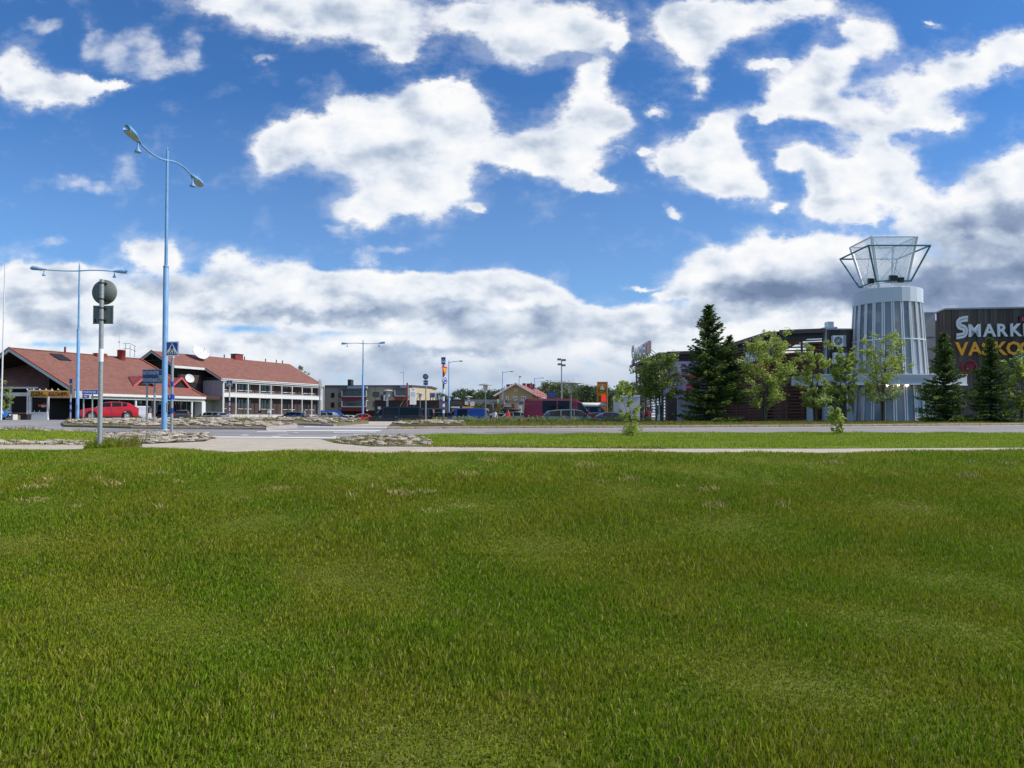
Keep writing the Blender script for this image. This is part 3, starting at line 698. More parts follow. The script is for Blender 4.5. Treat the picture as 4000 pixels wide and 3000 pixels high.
# recess by the stair: glass, board panel, lower porch
window(H, -4.2, -1.0, zb + .5, zb + 1.9, 3.19, mull=3, fm=M_brown)
bx('board_panel', (-4.6, 3.1, zb + 2.0), (-0.7, 3.18, zb + 3.3), M_brown, H)
bx('porch_roof', (-3.6, -0.6, zb - .15), (-0.26, 3.0, zb + .05), M_redm, H)
bx('porch_fascia', (-3.6, -0.72, zb - .5), (-0.26, -0.603, zb + .02), M_brown, H)
bx('porch_wall', (-3.3, 1.2, G0 - .3), (-0.26, 1.4, zb - .16), M_plast, H)

def dish(r, depth, label, loc, aim, mast, support=True):
    t = thing('satellite_dish', label, 'satellite dish', loc)
    n = 24; prof = [(r * k / 6, depth * (k / 6) ** 2) for k in range(0, 7)]
    mb = MB(); mb.lathe([(max(a, 1e-5), z) for a, z in prof], n=n, cap=False); mb.lathe([(max(a, 1e-5), z - 0.03) for a, z in prof][::-1], n=n, cap=False)
    mb.lathe([(r, depth), (r + .03, depth), (r + .03, depth - .06), (r, depth - .06)], n=n, cap=False)
    Rt = Vector(aim).to_track_quat('Z', 'Y').to_matrix().to_4x4(); Rt.translation = Vector((0, 0, mast))
    mb.v = [tuple(Rt @ Vector(v)) for v in mb.v]
    obj('reflector', mb, M_white, t)
    a = Vector(aim).normalized(); c = Vector((0, 0, mast))
    obj('feed_arm', MB().tube([c - Vector((0, 0, r * .6)) + a * depth, c + a * (r * 1.0)], 0.025, 6).tube([c + a * (r * .95), c + a * (r * 1.1)], .07, 8), M_offw, t)
    obj('mast', MB().tube([(0, 0, 0), (0, 0, mast), c - a * 0.05], .06, 8).tube([(-.6, .3, 0.1), (0, 0, mast * .8)], .03, 6), M_blk, t)
    return t
pL = lambda L_, s, t, z: (L_.M @ Vector((s, t, z)))
d = pL(L, 1.0, 5.3, zroof(5.3)); dish(1.33, .35, 'large white satellite dish standing on the red tiled roof', d, (0.82, -.60, .42), 1.25)
d = pL(L, -3.4, 2.6, zb + 1.6); dish(.66, .18, 'small white satellite dish fixed before the boarded recess', d + Vector((.2, -.4, .1)), (0.75, -.62, .42), .9)

# ---- restaurant building with the big tiled roof
L2 = Loc((-48.3, 80), (0.42, 0.9075)); G2_ = gz(-48, 80)
Rr = root_at('restaurant_building', 'low hotel restaurant building under a broad red tiled roof with open dark gable', 'restaurant', L2)
ZE = 2.78 + EYE; ZR = 8.3 + EYE; TR = 12.8; SL = (ZR - ZE) / TR; zq = lambda t: ZR - SL * abs(TR - t)
SA, SB = 0.0, 17.3
def slab2(sa, sb, ta, tb, m, name, th=.25, off=0.0):
    q = [(sa, ta, zq(ta) + off), (sa, tb, zq(tb) + off), (sa, tb, zq(tb) - th + off), (sa, ta, zq(ta) - th + off)]
    return obj(name, MB().prism(q, (sb - sa, 0, 0)), m, Rr)
slab2(SA - .05, SB - .1, .1, TR - .01, M_dark, 'soffit', .04, -.26); slab2(SA - .05, SB - .1, TR + .01, 2 * TR - .1, M_dark, 'soffit', .04, -.26)
rf2 = slab2(SA, SB, 0.0, TR - .002, M_tile, 'roof'); slab2(SA, SB, TR, 2 * TR, M_tile, 'roof')
bx('ridge_cap', (SA, TR - .12, ZR - .02), (SB, TR + .12, ZR + .1), M_tile, Rr)
obj('rake_board', MB().prism([(SA - .003, -.1, zq(-.1)), (SA - .003, TR, ZR), (SA - .003, TR, ZR - .4), (SA - .003, -.1, zq(-.1) - .4)], (-.12, 0, 0)), M_offw, Rr)
obj('rake_board', MB().prism([(SA - .003, 2 * TR, zq(2 * TR)), (SA - .003, TR, ZR), (SA - .003, TR, ZR - .4), (SA - .003, 2 * TR, zq(2 * TR) - .4)], (-.12, 0, 0)), M_offw, Rr)
for tb_ in ((-.1, TR), (2 * TR, TR)):
    obj('verge_tiles', MB().prism([(SA + .05, tb_[0], zq(tb_[0]) + .15), (SA + .05, tb_[1], ZR + .15), (SA + .05, tb_[1], ZR + .02), (SA + .05, tb_[0], zq(tb_[0]) + .02)], (-.22, 0, 0)), M_rail, Rr)
obj('verge_tiles', MB().prism([(SB, -.1, zq(-.1) + .15), (SB, TR, ZR + .15), (SB, TR, ZR - .2), (SB, -.1, zq(-.1) - .2)], (.2, 0, 0)), M_rail, Rr)
bx('gutter', (SA - .1, -.2, ZE - .3), (SB, -.003, ZE + .0), M_white, Rr)
bx('fascia', (SA - .1, .05, ZE - .62), (SB, .12, ZE - .255), M_offw, Rr)
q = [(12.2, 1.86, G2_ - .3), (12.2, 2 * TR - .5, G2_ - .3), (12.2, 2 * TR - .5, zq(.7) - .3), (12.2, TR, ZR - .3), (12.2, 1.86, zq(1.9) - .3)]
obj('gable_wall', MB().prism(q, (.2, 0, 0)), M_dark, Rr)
bx('wall', (4.4, 1.6, G2_ - .3), (SB, 1.85, zq(1.6) - .3), M_brown, Rr)
bx('plinth', (4.4, 1.3, G2_ - .3), (SB + .5, 1.59, G2_ + .75), M_offw, Rr)
for i, s_ in enumerate((5.0, 7.2, 9.4, 11.5, 13.6, 15.4, 17.0)):
    bx('post', (s_ - .1, .15, G2_ - .3), (s_ + .1, .35, ZE - .63), M_white if i % 2 else M_dark, Rr)
window(Rr, 7.4, 9.2, G2_ + 1.0, ZE - .5, 1.6, fm=M_dark, mull=2); window(Rr, 11.2, 13.2, G2_ + 1.0, ZE - .5, 1.6, fm=M_offw, mull=2)
window(Rr, 13.9, 15.2, G2_ + 1.0, ZE - .5, 1.6, fm=M_dark); window(Rr, 15.7, 16.9, G2_ + 1.0, ZE - .5, 1.6, fm=M_offw)
bx('end_pier', (SB - .5, -.05, G2_ - .3), (SB + .1, 1.3, ZE - .63), M_white, Rr)
bx('white_panel', (5.2, 1.5, G2_ + .9), (6.4, 1.58, G2_ + 1.9), M_offw, Rr)
# skylight, ridge boxes, chimney drum
def onroof(s, t): return Vector((s, t, zq(t)))
obj('skylight', MB().prism([onroof(4.1, 11.9), onroof(5.6, 11.9), onroof(5.6, 9.9), onroof(4.1, 9.9)], (0, -.06, .1)), M_blk, rf2)
obj('vent_pipe', MB().tube([(6.6, TR - .1, ZR - .2), (6.6, TR - .1, ZR + .75)], .13), M_redm, rf2)
bx('ridge_box', (10.6, TR - .5, ZR - .2), (12.1, TR + .3, ZR + .3), M_redm, rf2)
dr = obj('chimney', MB().lathe([(.5, ZR - .9), (.5, ZR + .85), (.53, ZR + .86), (.53, ZR + .94), (.2, ZR + 1.0)], (14.0, TR - .7, 0), 18), M_redm, rf2)
obj('aerial', MB().tube([(13.7, TR - .7, ZR + .9), (13.7, TR - .7, ZR + 5)], .03, 5).tube([(13.2, TR - .7, ZR + 4.6), (14.4, TR - .7, ZR + 4.4)], .02, 4).lathe([(.01, ZR + 1.9), (.12, ZR + 2.0), (.12, ZR + 2.15), (.01, ZR + 2.2)], (13.7, TR - .7, 0), 8), M_offw, rf2)
ra = MB()
for k in range(3): ra.tube([(15.0 + .7 * k, TR - .2, ZR + .2), (15.0 + .7 * k, TR - .2, ZR + 2.0 - .15 * k)], .03, 5)
for zz_ in (1.3, 2.0): ra.tube([(14.6, TR - .2, ZR + zz_ - .1), (15.6, TR - .2, ZR + zz_ + .05), (16.6, TR - .2, ZR + zz_ - .3)], .03, 5)
obj('roof_railing', ra, M_blk, rf2)
def dormer(s, t, w, h, dpt):
    b = onroof(s, t); zt = b.z + h; tb = t + (zt - b.z) / SL
    A, B, C = Vector((s - w / 2, t, b.z)), Vector((s + w / 2, t, b.z)), Vector((s, t - .25, zt)); D_ = Vector((s, tb, zt))
    dm = obj('dormer', MB().prism([A, C, D_], (-.12, 0, .12)).prism([B, D_, C], (.12, 0, .12)), M_tile2, rf2)
    obj('dormer_window', MB().prism([A + Vector((w * .18, -.02, .06)), B + Vector((-w * .18, -.02, .06)), Vector((s, t - .05, zt - h * .28))], (0, .05, 0)), M_glass, rf2)
    fr = MB(); fr.beam(A + Vector((-.1, -.05, 0)), C + Vector((0, 0, .1)), .14, .26).beam(B + Vector((.1, -.05, 0)), C + Vector((0, 0, .1)), .14, .26).beam(A + Vector((-.2, -.1, .02)), B + Vector((.2, -.1, .02)), .1, .12)
    obj('dormer_trim', fr, M_redm if False else mat('pink_red_trim', (0.50, .10, .09), .6), rf2)
dormer(10.3, 2.6, 3.0, 1.3, 3); dormer(15.6, 2.6, 3.0, 1.3, 3)
# low front roof to the left, porch with its lettered board
ZW = Z(1512, 85.5); zt_ = Z(1398, 91.5)
LF = thing('lean_to_porch', 'tiled lean-to roof with white gutter on posts before the dark gable', 'porch')
obj('roof', MB().prism([(X(-150, 85.5), 85.5, ZW), (X(190, 85.5), 85.5, ZW), (X(190, 91.5), 91.5, zt_), (X(-150, 91.5), 91.5, zt_)], (0, 0, -.22)), M_tile, LF)
bx('gutter', (X(-150, 85.5), 85.35, ZW - .2), (X(150, 85.5), 85.49, ZW + .02), M_white, LF)
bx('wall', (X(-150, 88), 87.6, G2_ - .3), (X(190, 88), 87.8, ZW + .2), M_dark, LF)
for p_ in (38, 118): obj('post', MB().box((X(p_, 84) - .09, 84, G2_ - .2), (X(p_, 84) + .09, 84.2, ZW - .22)), M_offw, LF)
bx('railing', (X(30, 78), 77.9, Z(1616, 78)), (X(105, 78), 78.0, Z(1612, 78)), mat('orange_wood', (.3, .12, .04)), LF)
PY = 72.0; PG = gz(X(160, PY), PY)
PO = thing('entrance_canopy', 'white posted entrance canopy carrying the yellow restaurant lettering board', 'canopy')
bx('beam', (X(-60, PY), PY + 1, Z(1546, PY)), (X(108, PY), PY + 1.3, Z(1532, PY)), M_plast, PO)
bx('beam', (X(105, PY), PY, Z(1546, PY)), (X(121, PY), PY + 3, Z(1524, PY)), M_white, PO)
bx('beam', (X(121, PY) + .003, PY + .25, Z(1552, PY)), (X(286, PY), PY + 3, Z(1526, PY)), M_plast, PO)
bx('canopy_edge', (X(106, PY), PY - .03, Z(1526, PY)), (X(200, PY), PY + .18, Z(1523.5, PY)), M_white, PO)
for p_ in (105, 114, 184): bx('post', (X(p_, PY) - .07, PY + .03, PG - .2), (X(p_, PY) + .07, PY + .2, Z(1547, PY)), M_white, PO)
bal = thing('white_balustrade', 'white boarded balustrade between the entrance canopy posts', 'balustrade')
for i in range(14):
    xa = X(113, PY) + i * .137; bx('board', (xa, PY - .05, PG - .1), (xa + .125, PY, Z(1612, PY)), M_white, bal)
bx('top_rail', (X(112, PY), PY - .08, Z(1612, PY) + .004), (X(186, PY), PY + .03, Z(1610.5, PY) + .01), M_white, bal)
obj('finial', MB().box((X(133, PY), PY - .03, Z(1608, PY)), (X(135, PY), PY, Z(1604, PY))).box((X(153, PY), PY - .03, Z(1608, PY)), (X(155, PY), PY, Z(1604, PY))), M_offw, bal)
# lettering board
M_yel = mat('yellow_sign_face', (0.75, 0.36, 0.02), .5, emit=None); M_orn = mat('orange_brown_sign', (.20, .05, .01), .6)
SG = thing('restaurant_sign', 'yellow and brown board reading HOTELLI RAVINTOLA KULTAHIPPU above the entrance', 'sign')
M0 = frame((X(120, PY), PY - .1, Z(1550, PY)), (1, 0, 0)); wS = X(275, PY) - X(120, PY); hS = Z(1526, PY) - Z(1550, PY)
obj('board', MB().box((0, 0, 0), (wS, .08, hS), M0), M_yel, SG)
obj('lower_face', MB().box((wS * .44, -.01, hS * .05), (wS * .995, -.002, hS * .42), M0), mat('orange_face', (.8, .27, .02), .5), SG)
text('lettering', 'HOTELLI', .32, M_blk, SG, M0 @ Matrix.Translation((.06, -.02, hS * .52)), .01, .008, .98)
text('lettering', 'RAVINTOLA', .32, M_blk, SG, M0 @ Matrix.Translation((.06, -.02, hS * .08)), .01, .008, .86)
text('lettering', 'KULTAHIPPU', .55, M_blk, SG, M0 @ Matrix.Translation((wS * .46, -.025, hS * .14)), .01, .012, .62)
for k, p_ in enumerate((112, 137, 161, 185, 208, 232)): obj('sign_lamp', MB().tube([(X(p_, PY), PY, Z(1526, PY)), (X(p_, PY) + .05, PY - .35, Z(1520, PY))], .03, 5).lathe([(.01, Z(1520, PY) + .05), (.07, Z(1520, PY) - .08)], (X(p_, PY) + .05, PY - .38, 0), 8), M_offw, SG)
# hanging flower basket, planters, bin
fb_ = thing('hanging_basket', 'hanging flower basket with red flowers between two white posts', 'flower basket', (X(157, PY), PY + .5, Z(1585, PY)))
obj('basket', MB().lathe([(.01, -.15), (.2, -.1), (.26, .05)], n=10), M_white, fb_)
obj('chain', MB().tube([(0, 0, .05), (0, 0, .7)], .012, 4), M_blk, fb_)
fl = MB()
for k in range(90):
    a = rnd.uniform(0, 6.28); r = rnd.uniform(.1, .45); p = Vector((r * math.cos(a), r * math.sin(a), rnd.uniform(-.05, .28) - r * .3)); u = Vector((rnd.uniform(-1, 1), rnd.uniform(-1, 1), rnd.uniform(-1, 1))).normalized() * .07; w_ = u.orthogonal().normalized() * .05
    fl.quad(p - u, p + w_, p + u, p - w_)
obj('flowers', fl, mat('red_flowers', (.4, .06, .03), .6, island=.6), fb_)
for (a, b, nm, lb) in ((0, 66, 'white_planter', 'low white slatted planter box at the left picture edge'),):
    pl = thing(nm, lb, 'planter')
    for k in range(5): bx('slat', (X(-40, 66), 66 - .16 * k * .6, Z(1637 - 4 * k, 66)), (X(b, 66) - .02 * k, 66.05 - .16 * k * .6, Z(1634.5 - 4 * k, 66)), M_white, pl)
    bx('end_board', (X(b, 66) - .08, 65.5, gz(X(0, 66), 66)), (X(b, 66), 66.1, Z(1619, 66)), M_offw, pl)
    bx('soil_box', (X(-40, 66), 66.06, gz(X(0, 66), 66) - .05), (X(b, 66) - .1, 66.6, Z(1622, 66)), M_bed, pl)
bn_ = thing('waste_bin', 'black waste bin beside the white balustrade', 'bin')
obj('body', MB().prism([(X(70, 68), 68, PG - .1), (X(104, 68), 68, PG - .1), (X(106, 68), 68, Z(1621, 68)), (X(68, 68), 68, Z(1621, 68))], (0, .6, 0)), M_blk, bn_)
bx('lid', (X(67, 68), 67.95, Z(1621, 68) + .004), (X(107, 68), 68.65, Z(1618, 68)), M_blk, bn_)
# ---------------------------------------------------------------- supermarket on the right
MG = -0.32
M_wood = boardmat('weathered_boards', (0.058, 0.053, 0.052), axis=0, pitch=0.3, var=0.3)
M_wood = mat('weathered_board', (0.075, 0.066, 0.062), .85, var=.3, vscale=.9, col2=(.11, .10, .085), stretch=(3, 3, .35))
instance_var(M_wood, .38, .05)
M_rust = mat('rust_brown_slat', (.15, .048, .018), .75, var=.25, vscale=3); instance_var(M_rust, .2)
M_slat = mat('grey_brown_slat', (.20, .14, .10), .8, var=.25, vscale=3); instance_var(M_slat, .25)
M_purp = mat('purple_brown_fascia', (.115, .062, .066), .6, var=.12)
M_steel = mat('dark_blue_steel', (.03, .045, .06), .5)
M_dkint = mat('dark_wall', (.10, .072, .06), .85, var=.2)
M_lgrey = mat('light_grey_cladding', (.33, .36, .41), .5, var=.07, vscale=.6)
M_alu = mat('aluminium', (.80, .81, .82), .4, metal=.1)
M_tglass = mat('tower_glass', (.34, .38, .42), .05, spec=.9, alpha=.55)
instance_var(M_tglass, .4, .06)  # pane tones differ in colour to imitate bright and dark cloud reflections
M_core = mat('tower_core', (.40, .43, .46), .7, var=.1)
M_letw = mat('white_letter', (.72, .74, .78), .45); M_leto = mat('orange_letter', (.88, .37, .012), .45)
M_side = mat('letter_side', (.12, .12, .13), .6)
TOPZ = Z(1210, 60)
HB = Z(1290, 60.5)
MK = thing('supermarket', 'dark supermarket building with weathered vertical boards, slatted screens and stepped roofline', 'supermarket')
def wallseg(x0, y0, x1, y1, z1, n, m, z0=MG, t=.12, back=.05, name='board', gap=.012):
    p = Vector((x0, y0, 0)); q_ = Vector((x1, y1, 0)); M = frame(p, q_ - p); L_ = (q_ - p).length; w = L_ / n
    pan = obj('wall', MB().box((0, back, z0), (L_, back + .35, z1 - .02), M), M_dkint, MK)
    me = MB().box((gap / 2, 0, 0), (w - gap / 2, back - .005, 1)).mesh(name, m)
    for i in range(n):
        o = obj(name, me, None, MK); j = rnd.choice((0, .018, .03))
        o.matrix_local = M @ Matrix.Translation((i * w, -j, z0)) @ Matrix.Diagonal((1, 1, z1 - z0, 1))
    return M, L_
# right block
xa, xb = X(3700, 60), X(4420, 58.2)
MR, LR = wallseg(xa, 60, xb, 58.2, TOPZ, 56, M_wood)
MS, LS = wallseg(X(3664, 62.2), 62.2, xa - .02, 60.02, TOPZ, 7, M_wood)
cop = lambda M, L_, z: obj('coping', MB().box((-.05, -.12, z), (L_ + .05, .5, z + .12), M), M_lgrey, MK)
cop(MR, LR, TOPZ + .004); cop(MS, LS, TOPZ + .004)
bx('link_wall', (X(3600, 63), 62.6, MG), (X(3664, 62.4), 63, Z(1221, 62.6)), M_lgrey, MK)
bx('link_coping', (X(3600, 63), 62.5, Z(1221, 62.6) + .003), (X(3664, 62.4), 63.1, Z(1218, 62.6) + .02), M_alu, MK)
for k in range(1, 9): bx('cladding_joint', (X(3600, 62.6), 62.585, MG + k * 1.0), (X(3664, 62.4) - .01, 62.598, MG + k * 1.0 + .03), M_steel, MK)
bx('roof_deck', (X(3620, 66), 64, TOPZ - .6), (xb, 90, TOPZ - .3), M_steel, MK)
bx('back_wall', (X(3664, 62.4), 63.1, MG), (xb, 90, TOPZ - .61), M_dkint, MK)
# left block (AC wall)
xc, xd = X(3230, 60.6), X(3336, 60.6)
ML, LL = wallseg(xc, 60.6, xd, 60.6, HB + .02, 8, M_wood)
cop(ML, LL, HB + .03)
bx('corner_post', (xc - .14, 60.45, MG), (xc - .003, 60.9, HB + .02), M_lgrey, MK)
bx('roof_vent', (X(3228, 61.5), 61.5, HB + .16), (X(3275, 61.5), 62.7, HB + .42), M_alu, MK)
bx('roof_vent', (X(3242, 61.5), 61.7, HB + .424), (X(3265, 61.5), 62.4, HB + .9), M_alu, MK)
def ac(x, y, z, lb):
    t = thing('air_conditioner', lb, 'air conditioner', (x, y, z)); w, h = 1.1, .92
    bx('casing', (0, 0, 0), (w, .36, h), M_alu, t)
    bx('side_panel', (w * .8, -.012, .02), (w - .02, -.002, h - .02), M_lgrey, t)
    fan = MB(); 
    for k in range(1, 6): 
        r = .07 * k; fan.lathe([(r, 0), (r + .012, 0), (r + .012, .02), (r, .02)], n=20, cap=False)
    for k in range(6): fan.beam((0, 0, .01), (.36 * math.cos(k * 1.047), .36 * math.sin(k * 1.047), .01), .015)
    Mx = Matrix.Translation((w * .4, -.01, h / 2)) @ Matrix.Rotation(math.pi / 2, 4, 'X')
    fan.v = [tuple(Mx @ Vector(v)) for v in fan.v]; obj('grille', fan, M_alu, t)
    obj('fan_recess', MB().add([tuple(Mx @ Vector((.36 * math.cos(k * .2618), .36 * math.sin(k * .2618), -.006))) for k in range(24)], [tuple(range(24))]), M_blk, t)
    hb = MB().lathe([(.07, 0), (.07, .03), (.01, .035)], n=10); hb.v = [tuple(Mx @ Vector(v)) for v in hb.v]; obj('hub', hb, M_white, t)
    obj('bracket', MB().beam((.15, 0, -.03), (.15, .55, -.03), .05).beam((w - .15, 0, -.03), (w - .15, .55, -.03), .05), M_blk, t)
ac(X(3257, 60), 60.0, Z(1353, 60), 'upper white air conditioner unit on the dark boarded wall')
ac(X(3261, 60), 60.0, Z(1420, 60), 'lower air conditioner unit partly behind the leafy tree')
# pergola screens: seg4 front, seg3 side, seg2 front, seg1 side
C46 = (X(3225, 60.8), 60.8); C34 = (X(3046, 62), 62.0); C23 = (X(2790, 80.5), 80.5); C12 = (X(2608, 82), 82.0); C1 = (X(2484, 103), 103.0)
def screen(p, q_, zt, slat_m, n, z0, z1, posts, over=.9, inner=True, only=None):
    P_ = Vector((*p, 0)); Q = Vector((*q_, 0)); M = frame(P_, Q - P_); L_ = (Q - P_).length
    obj('fascia', MB().box((-.0, -over, zt - .35), (L_ + .0, -over + .12, zt), M), M_purp, MK)
    obj('roof_edge', MB().box((0, -over + .13, zt - .12), (L_, 1.4, zt - .02), M), M_purp, MK)
    obj('beam', MB().box((0, -.05, zt - .75), (L_, .18, zt - .125), M), M_steel, MK)
    for i in range(posts + 1):
        s = min(max(L_ * i / posts, .12), L_ - .12)
        obj('post', MB().box((s - .09, .0, MG), (s + .09, .18, zt - .76), M), M_purp, MK)
    me = MB().box((0, -.06, 0), (L_, -.01, .12)).mesh('slat', slat_m)
    for i in range(n):
        z = z0 + (z1 - z0) * i / (n - 1)
        if only and not only(i, z): continue
        o = obj('slat', me, None, MK); o.matrix_local = M @ Matrix.Translation((0, 0, z))
    return M, L_
zt4 = Z(1288, 61)
M4, L4 = screen(C34, C46, zt4, M_rust, 26, MG + .5, zt4 - .95, 2)
M3, L3 = screen(C23, C34, zt4, M_rust, 26, MG + .5, zt4 - .95, 5)
M2, L2_ = screen(C12, C23, zt4, M_rust, 5, zt4 - 1.6, zt4 - .95, 2)
M1, L1 = screen(C1, C12, zt4, M_slat, 22, MG + .2, zt4 - .95, 6)
# inner walls standing back, leaving open gaps under the roof
for a_, b_, Mi in (((.7, 2.2, MG), (2.2, 2.4, zt4 - 1.7), M4), ((.3, 1.6, MG), (L3 * .6, 1.8, zt4 - 2.0), M3), ((1.0, 1.5, MG), (L2_ * 1.0, 1.7, zt4 - 1.0), M2), ((L1 * .45, 2.2, MG), (L1, 2.4, zt4 - 3.2), M1), ((L4 * .62, 1.4, MG), (L4, 1.6, zt4 - .9), M4)):
    obj('inner_wall', MB().box(a_, b_, Mi), M_dkint, MK)
bx('shop_wall', (C23[0] + 2.5, 66, MG), (C46[0] + 4, 84, zt4 - 1.6), M_dkint, MK)
bx('shop_wall', (C12[0] + 4.5, 86, MG), (C46[0] + 4, 104, zt4 - 1.6), M_dkint, MK)
bx('grey_base_panel', (X(2646, 81), 80.9, MG), (X(2800, 81), 81.1, Z(1553, 81)), M_plast, MK)
window(MK, X(2560, 81.6), X(2590, 81.6), MG + .9, MG + 2.4, 81.4, sill=False)
# roof deck over the yard behind the screens
dk_ = [C23, C34, C46, (C46[0], 84), (C23[0], 84)]
obj('yard_roof', MB().prism([(C23[0] + .3, 80, zt4 - .3), (C34[0] + .3, 66.5, zt4 - .3), (C46[0], 63.2, zt4 - .3), (C46[0] + 4, 84, zt4 - .3), (C12[0] + 1, 104, zt4 - .3), (C12[0] + 1, 84, zt4 - .3)], (0, 0, .2)), M_steel, MK)
obj('rear_screen', MB().box((.8, 3.2, MG), (L4 + 1, 3.4, zt4 - 2.0), M4), M_dkint, MK)
# banner
bnr = thing('advert_banner', 'pale lilac advertising banner with black words, orange band and red hexagon', 'banner')
M_lil = mat('lilac_banner', (.50, .36, .62), .6, var=.04); M_redb = mat('banner_red', (.55, .02, .07), .6); M_orb = mat('banner_orange', (.50, .12, .02), .6)
MBn = frame((X(2584, 80), 80.0, Z(1553, 80)), (X(2860, 79.4) - X(2584, 80), -.6, 0)); bh = Z(1412, 80) - Z(1553, 80); bwid = X(2860, 79.4) - X(2584, 80)
obj('sheet', MB().box((0, 0, 0), (bwid, .05, bh), MBn), M_lil, bnr)
obj('orange_band', MB().box((0, -.02, bh * .54), (bwid, -.004, bh * .62), MBn), M_orb, bnr)
text('lettering', 'UN  H', .62, M_blk, bnr, MBn @ Matrix.Translation((1.95, -.03, bh * .82)), .01, .012, .8)
text('lettering', 'EEN', .75, M_blk, bnr, MBn @ Matrix.Translation((2.2, -.03, bh * .65)), .01, .014, .8)
hx = [(math.cos(a) * .78, -.02, math.sin(a) * .78) for a in [math.pi / 6 + k * math.pi / 3 for k in range(6)]]
MH = MBn @ Matrix.Translation((3.4, 0, bh * .26))
obj('hexagon', MB().prism([MH @ Vector(q) for q in hx], (0, -.015, 0)), M_redb, bnr)
text('lettering', 'CHC', .5, M_lil, bnr, MH @ Matrix.Translation((-.58, -.06, -.17)), .01, .008, .8)
text('lettering', '~~~~', .5, M_redb, bnr, MBn @ Matrix.Translation((5.0, -.03, bh * .4)), .01, .01, 1.0)
obj('banner_frame', MB().box((-.08, -.01, -.08), (0 - .004, .08, bh + .08), MBn).box((bwid + .004, -.01, -.08), (bwid + .08, .08, bh + .08), MBn), M_alu, bnr)
# wall lettering
SP = [(0.98, .80), (.62, 1.0), (.2, .95), (.08, .68), (.3, .5), (.62, .42), (.66, .25), (.5, .16), (.0, .12), (.02, -.02), (.62, -.02), (.95, .12), (1.0, .38), (.82, .58), (.45, .66), (.42, .76), (.52, .84), (.95, .80)]
def slogo(parent, M, h, m, th=.12):
    """tall swelling S emblem built of two parallel ribbons"""
    def ribbon(off, w):
        c = []
        for i in range(25):
            t = i / 24
            if t < .5: a = math.pi * (.5 + t * 2); c.append((.52 + .27 * math.cos(a) + (.0 if t > .12 else (.12 - t) * 2.6), .73 + .22 * math.sin(a)))
            else: a = math.pi * (.5 - (t - .5) * 2); c.append((.48 + .27 * math.cos(a) - (.0 if t < .88 else (t - .88) * 2.6), .29 + .22 * math.sin(a)))
        return c
    c = ribbon(0, 0)
    for off, w in ((-.075, .13), (.085, .13)):
        mb = MB(); L_, R_ = [], []
        for i, (x, z) in enumerate(c):
            a = c[max(i - 1, 0)]; b = c[min(i + 1, 24)]; d = Vector((b[0] - a[0], b[1] - a[1])).normalized(); n = Vector((-d.y, d.x))
            L_.append((x + n.x * (off + w / 2), z + n.y * (off + w / 2))); R_.append((x + n.x * (off - w / 2), z + n.y * (off - w / 2)))
        sh = lambda q, y: M @ Vector(((q[0] + (q[1] - .5) * .12) * h * .72, y, q[1] * h))
        for i in range(24):
            A = [sh(L_[i], -th), sh(L_[i + 1], -th), sh(R_[i + 1], -th), sh(R_[i], -th)]; B = [sh(L_[i], 0), sh(L_[i + 1], 0), sh(R_[i + 1], 0), sh(R_[i], 0)]
            mb.add(A + B, [(0, 1, 2, 3), (0, 4, 5, 1), (3, 2, 6, 7)])
        obj('emblem_ribbon', mb, m, parent)
def letters(parent, word, M, size, adv, m, bold=.035, sx=1.0, ext=.06):
    x = 0
    for ch in word:
        text('letter', ch, size, m, parent, M @ Matrix.Translation((x, -ext, 0)), ext, bold, sx); x += adv.get(ch, adv['*'])
s1g = thing('supermarket_sign', 'large white letters S MARKET on the dark boards right of the tower', 'sign')
capk = 1 / .70
MW = MR @ Matrix.Translation((0, -.16, 0)); ppm = 60 / F
def at_px(px, py): # position on the right wall
    for s in range(0, 2000):
        s_ = s * .01; p = MR @ Vector((s_, 0, 0))
        if 2000 + F * p.x / p.y >= px: return s_, Z(py, p.y)
sx_, z_ = at_px(3727, 1320); h_s = Z(1243, 60) - Z(1320, 60); slogo(s1g, MW @ Matrix.Translation((sx_, 0, z_)), h_s, M_letw)
sx_, z_ = at_px(3779, 1316); letters(s1g, 'MARKET', MW @ Matrix.Translation((sx_, 0, z_)), 1.02 * capk, {'M': 1.22, 'A': 1.0, '*': 1.0}, M_letw, .035, .93)
s2g = thing('jewellers_sign', 'large orange letters VASKOOLI on the dark boards below the white letters', 'sign')
sx_, z_ = at_px(3733, 1388); letters(s2g, 'VASKOOLI', MW @ Matrix.Translation((sx_, 0, z_)), 1.07 * capk, {'*': .93, 'V': .98, 'O': 1.0, 'A': 1.0, 'L': .85}, M_leto, .04, .95)
rs = thing('round_red_sign', 'round red ring sign with slanting script strokes on the dark boards', 'sign')
sx_, z_ = at_px(3783, 1434); Mq = MW @ Matrix.Translation((sx_, 0, z_)); M_nred = mat('sign_red', (.35, .015, .03), .5)
for (r0, r1, nm) in ((.50, .60, 'ring'),):
    mb = MB(); n = 32
    for k in range(n):
        a, b = 2 * math.pi * k / n, 2 * math.pi * (k + 1) / n
        pa = lambda r, t, y: Mq @ Vector((r * math.cos(t), y, r * math.sin(t)))
        mb.add([pa(r0, a, -.1), pa(r0, b, -.1), pa(r1, b, -.1), pa(r1, a, -.1), pa(r1, a, 0), pa(r1, b, 0), pa(r0, a, 0), pa(r0, b, 0)], [(0, 1, 2, 3), (3, 2, 5, 4), (0, 6, 7, 1)])
    obj(nm, mb, M_nred, rs)
obj('backing', MB().add([Mq @ Vector((.5 * math.cos(k * .3927), -.02, .5 * math.sin(k * .3927))) for k in range(16)], [tuple(range(16))]), mat('dark_red_face', (.05, .02, .025), .5), rs)
st = MB()
